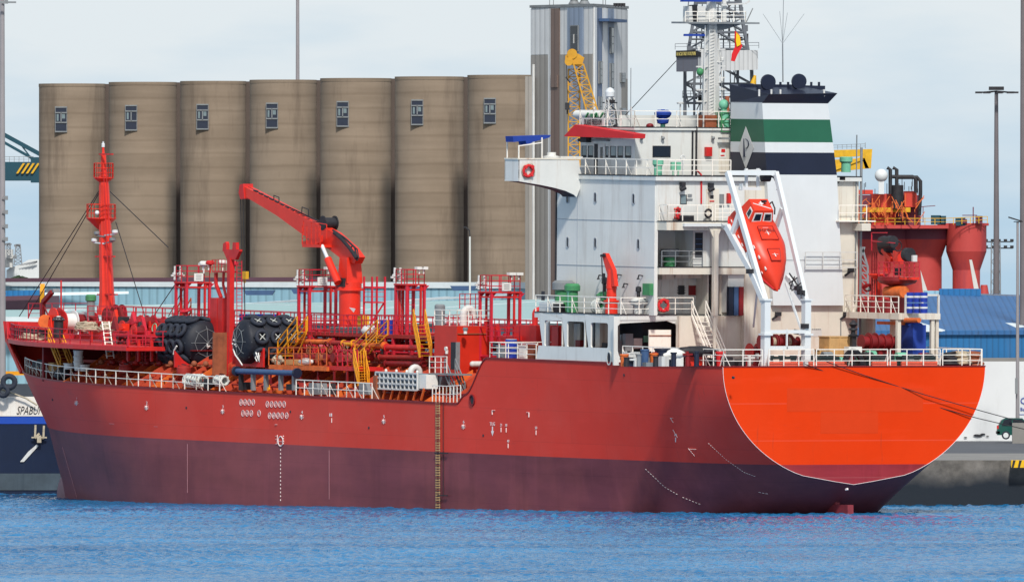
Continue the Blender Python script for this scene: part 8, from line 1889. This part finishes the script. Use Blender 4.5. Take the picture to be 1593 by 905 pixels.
# mushroom vent with lantern beside the crate
p = SX(1327, 545, 4.0); mb = MB(); mb.bar(Vector((p.x, p.y, ZB)), p+Vector((0, 0, 1.0)), .3); mb.lathe([(.9, .3), (1.0, .34), (1.1, .15), (1.3, .14), (1.35, .33), (1.42, .3), (1.5, .12), (1.7, .3), (1.78, .25), (2.0, .03)], p, n=14); mb.build('lantern_post', 'dark', ship)
mb = MB(); mb.box(p+Vector((-.3, -.5, -.2)), p+Vector((.3, .5, .25))); mb.build('valve_box', 'bag', ship)
for x, r_ in ((1345, .5), (1356, .62), (1367, .55), (1378, .55), (1388, .42)):
    q = SX(x, 532, 6.5); mb = MB(); mb.cyl(q+Vector((0, -.22, 0)), q+Vector((0, .22, 0)), r_*.75, 16); o = mb.build('mooring_drum', 'dark_red', ship)
    for s_ in (-.25, .25): mb = MB(); mb.cyl(q+Vector((0, s_-.03, 0)), q+Vector((0, s_+.03, 0)), r_, 20); mb.build('flange', 'dark_red', o)
mb = MB(); a = SX(1340, 545, 6.8); b = SX(1396, 538, 6.8); mb.box((6.5, b.y, ZB), (7.3, a.y, a.z+.3)); mb.build('winch_bed', 'dark_red', ship)
# ================================================================== starboard platform with red crane
UPf = 4.6
def SQ(x, y, U_=7.): return SY(x, y, -8.0-(U_-7.)*.45)
def q_(x, y, U_=UPf): return SQ(x, y, U_)
lo, hi = vb(1336, 1398, 1464, 487.5, 497, -6.7)
lo = (lo[0], max(lo[1], -9.9), lo[2])
mb = MB(); mb.box(lo, (13.0, hi[1], hi[2])); plt = mb.build('aft_platform', 'white_grimy', ship)
for (u_, y_, w_) in ((lo[0]+.15, hi[1]-.15, .26), (lo[0]+.1, lo[1]+.5, .24), (lo[0]+.15, lo[1]+.12, .2), (lo[0]+3.4, lo[1]+.6, .55)):
    mb = MB(); mb.box((u_, y_-w_/2, ZB), (u_+w_, y_+w_/2, lo[2])); mb.build('column', 'white_grimy', plt)
mb = MB(); a_ = SY(1336, 560, -8.6); b_ = SY(1358, 500, -8.6); mb.box((b_.x, -8.8, ZB), (a_.x, -8.6, lo[2])); mb.build('bulkhead', 'white_grimy', plt); mb = MB(); a_ = SY(1384, 540, -8.4); b_ = SY(1407, 500, -8.4); mb.box((b_.x, -8.9, ZB), (a_.x, -8.4, lo[2])); mb.build('bulkhead', 'white_grimy', plt)
mb = MB(); rail(mb, [(12.4, hi[1]-.05, hi[2]), (lo[0]+.1, hi[1]-.05, hi[2])], 1.1, 1.0, 3, .055, stay=(0, -.4, 0)); mb.build('railing', 'rail_white', plt)
mb = MB(); rail(mb, [(lo[0]+.1, hi[1]-.6, hi[2]), (lo[0]+.1, lo[1]+.1, hi[2])], 1.2, 1.5, 1, .13); mb.build('railing', 'mast_grey', plt)
for i, x in enumerate((1340, 1350, 1360, 1371, 1382)):
    p = q_(x, 487, UPf+1.4); mb = MB(); mb.lathe([(0, .28), (.3, .28), (.31, .3), (.34, .28), (.6, .28), (.61, .3), (.64, .28), (.92, .28)], p, n=16); t = solo(mb, 'oil_drum', 'dark_red', ['dark red drum nearest the casing wall on the starboard platform', 'dark red drum second from the casing wall on the starboard platform', 'dark red drum in the middle of the row of five on the starboard platform', 'dark red drum fourth from the casing wall on the starboard platform', 'dark red drum at the outer end of the row on the starboard platform'][i], 'drum', p, 'dark red drums on the starboard platform', SHIP)
    BASE[t.name] = p; mb = MB(); mb.lathe([(.92, .24), (.95, .24)], p, n=14); mb.build('lid', 'cloth_red', t)
for i, (x, z_) in enumerate(((1416, 470), (1427, 470), (1437, 470), (1416, 487), (1427, 487), (1437, 487))):
    p = q_(x, z_, 6.0); mb = MB(); mb.lathe([(0, .25), (.2, .25), (.21, .27), (.24, .25), (.64, .25)], p, n=14); t = solo(mb, 'blue_drum', 'blue', 'blue drum with a white band, '+('upper' if z_ < 480 else 'lower')+' tier, '+('left' if x < 1420 else 'middle' if x < 1430 else 'right')+', on the starboard platform', 'drum', p, 'blue drums stacked on the starboard platform', SHIP)
    BASE[t.name] = p; mb = MB(); mb.lathe([(.30, .262), (.42, .262)], p, n=14); mb.build('band', 'clean_white', t)
mb = MB(); p = q_(1421, 540, 7.5); TZ = q_(1421, 505, 7.5).z; mb.box((p.x-.75, p.y-.5, ZB), (p.x+.75, p.y+.5, TZ)); mb.ball((p.x, p.y, TZ), .62, 12, 6, (1, 1, .3), .1, rr); solo(mb, 'blue_tarpaulin', 'cloth_blue', 'tall stack wrapped in a blue tarpaulin under the starboard platform', 'tarpaulin', (p.x, p.y, ZB), None, SHIP)
mb = MB(); mb.bar(q_(1366, 502, 6), q_(1406, 503, 6), .2); mb.cyl(q_(1409, 498, 5), q_(1430, 498, 5), .16, 14); mb.build('hung_pipe', 'orange', plt)
# red crane on the platform
rc = MB(); p = q_(1366, 485, 7.5); rc.lathe([(0, .28), (SQ(0, 395, 7.5).z-p.z, .24), (SQ(0, 388, 7.5).z-p.z, .7), (SQ(0, 386, 7.5).z-p.z, .7)], p, n=8, smooth=False); rcr = rc.build('stores_crane', 'crane_red', ship)
mb = MB(); p = q_(1396, 440, 7.5); mb.lathe([(-2.0, .5), (-.2, .55), (0, 1.2), (.15, 1.3), (.4, 1.3)], p+Vector((0, 0, -.0)), n=20); mb.build('slewing_base', 'dark_red', rcr)
mb = MB(); mb.box(SQ(1367, 434, 6.2), SQ(1430, 431, 8.6)); o = mb.build('crane_platform', 'crane_red', rcr); mb = MB(); rail(mb, [SQ(1367, 431, 6.2), SQ(1430, 431, 6.2)], .98, .62, 3, .06); mb.bar(SQ(1356, 362, 6.2), SQ(1380, 362, 6.2), .06); mb.bar(SQ(1356, 362, 6.2), SQ(1356, 390, 6.2), .06); mb.bar(SQ(1356, 375, 6.2), SQ(1392, 378, 6.2), .06); mb.build('railing', 'pink_red', o)
mb = MB(); mb.box(SQ(1389, 410, 7.2), SQ(1406, 390, 8.2)); mb.box(SQ(1376, 425, 7.4), SQ(1386, 395, 8.2)); mb.bar(SQ(1374, 388, 7.4), SQ(1388, 405, 7.4), .3); mb.build('crane_body', 'crane_red', rcr)
mb = MB()
for k in range(13): x = rr.uniform(1370, 1390); y = rr.uniform(369, 390); p = SQ(x, y, 7.0+rr.random()); mb.ball(p, rr.uniform(.2, .42), 9, 6)
mb.cyl(SQ(1372, 378, 7), SQ(1390, 376, 7), .4, 14); mb.build('winch_bundle', 'dark', rcr)
mb = MB(); mb.cyl(SQ(1410, 396, 7.2), SQ(1416, 396, 7.2), .45, 14); mb.box(SQ(1390, 428, 6.6), SQ(1402, 417, 7.4)); mb.torus(SQ(1397, 383, 7), (1, .2, 0), .33, .04, 14, 5); mb.build('motor', 'dark', rcr)
mb = MB(); mb.box(SQ(1418, 408, 6.5), SQ(1427, 397, 7.2)); mb.build('floodlight', 'mast_grey', rcr)
mb = MB(); mb.cyl(SQ(1380, 454, 6.4), SQ(1407, 454, 6.4), .38, 16); mb.build('hydraulic_tank', 'orange', rcr)
for x in (1357, 1361, 1364): mb = MB(); LNp = [SQ(x, 485, 7), SQ(x-.5, 392, 7)]; mb.path(LNp, .07); mb.build('hose', 'dark_red', rcr)
mb = MB(); ladder(mb, SQ(1360, 487, 7.6), SQ(1360, 392, 7.6), .4, (0, 1, 0), 16, .05); mb.build('ladder', 'pink_red', rcr)
t = thing('lattice_boom', 'grey lattice boom rising beside the casing behind the starboard platform', 'boom', W(1345, 480, 1300))
mb = MB(); pts = [W(1337, 700, 1300), W(1339, 400, 1300), W(1345, 384, 1300)]; pts2 = [W(1353, 700, 1300), W(1350, 415, 1300), W(1341, 384, 1300)]; mb.path(pts, .14); mb.path(pts2, .14)
for k in range(26): mb.bar(pts[0].lerp(pts[1], k/26), pts2[0].lerp(pts2[1], (k+1)/26), .09); mb.bar(pts[0].lerp(pts[1], (k+1)/26), pts2[0].lerp(pts2[1], (k+1)/26), .07)
mb.build('lattice', 'lattice', t)
t = thing('sling_bag', 'red and white cloth bundle hanging left of the starboard platform crane', 'bundle', q_(1350, 452, 8), None, SHIP)
p = q_(1349, 450, 8); mb = MB(); mb.prism([q_(x, y, 8) for x, y in ((1342, 447), (1350, 441), (1357, 442), (1357, 452), (1349, 454))], (.25, 0, 0)); mb.build('cloth', 'cloth_red', t); mb = MB(); mb.prism([q_(x, y, 7.98) for x, y in ((1346, 449), (1352, 446), (1354, 450), (1349, 452))], (.02, 0, 0)); mb.build('white_patch', 'bag', t)
# ================================================================== mooring lines to the quay
a0 = W(1640, 790, 1216); b0_ = W(2100, 790, 1216)
mb = MB(); mb.box((a0.x+1, 1135+CY, -3), (b0_.x, 1216+CY-.01, 3.06)); tag(mb.build('quay', 'concrete'), kind='structure')
for i, pts in enumerate((((1252, 566, 0), (1300, 584, .2), (1355, 602, .42), (1438, 627, .6), (1520, 650, .8), (1593, 667, .9), (1690, 694, 1.0)), ((1285, 562, 0), (1340, 582, .2), (1401, 602, .42), (1438, 613.5, .5), (1520, 637, .75), (1593, 657, .9), (1690, 690, 1)))):
    s0 = SHIP @ SX(pts[0][0], pts[0][1], -.15); Y0_ = s0.y-CY
    P = [W(x, y, lerp(Y0_-.1, 1176, k)) for x, y, k in pts]; mb = MB(); mb.tube(P, .03, 6)
    o = solo(mb, 'mooring_line', 'wire', ['lower dark mooring line running from the stern across the orange transom to the quay', 'upper dark mooring line running from the stern across the orange transom to the quay'][i], 'rope', P[0], 'stern mooring lines')
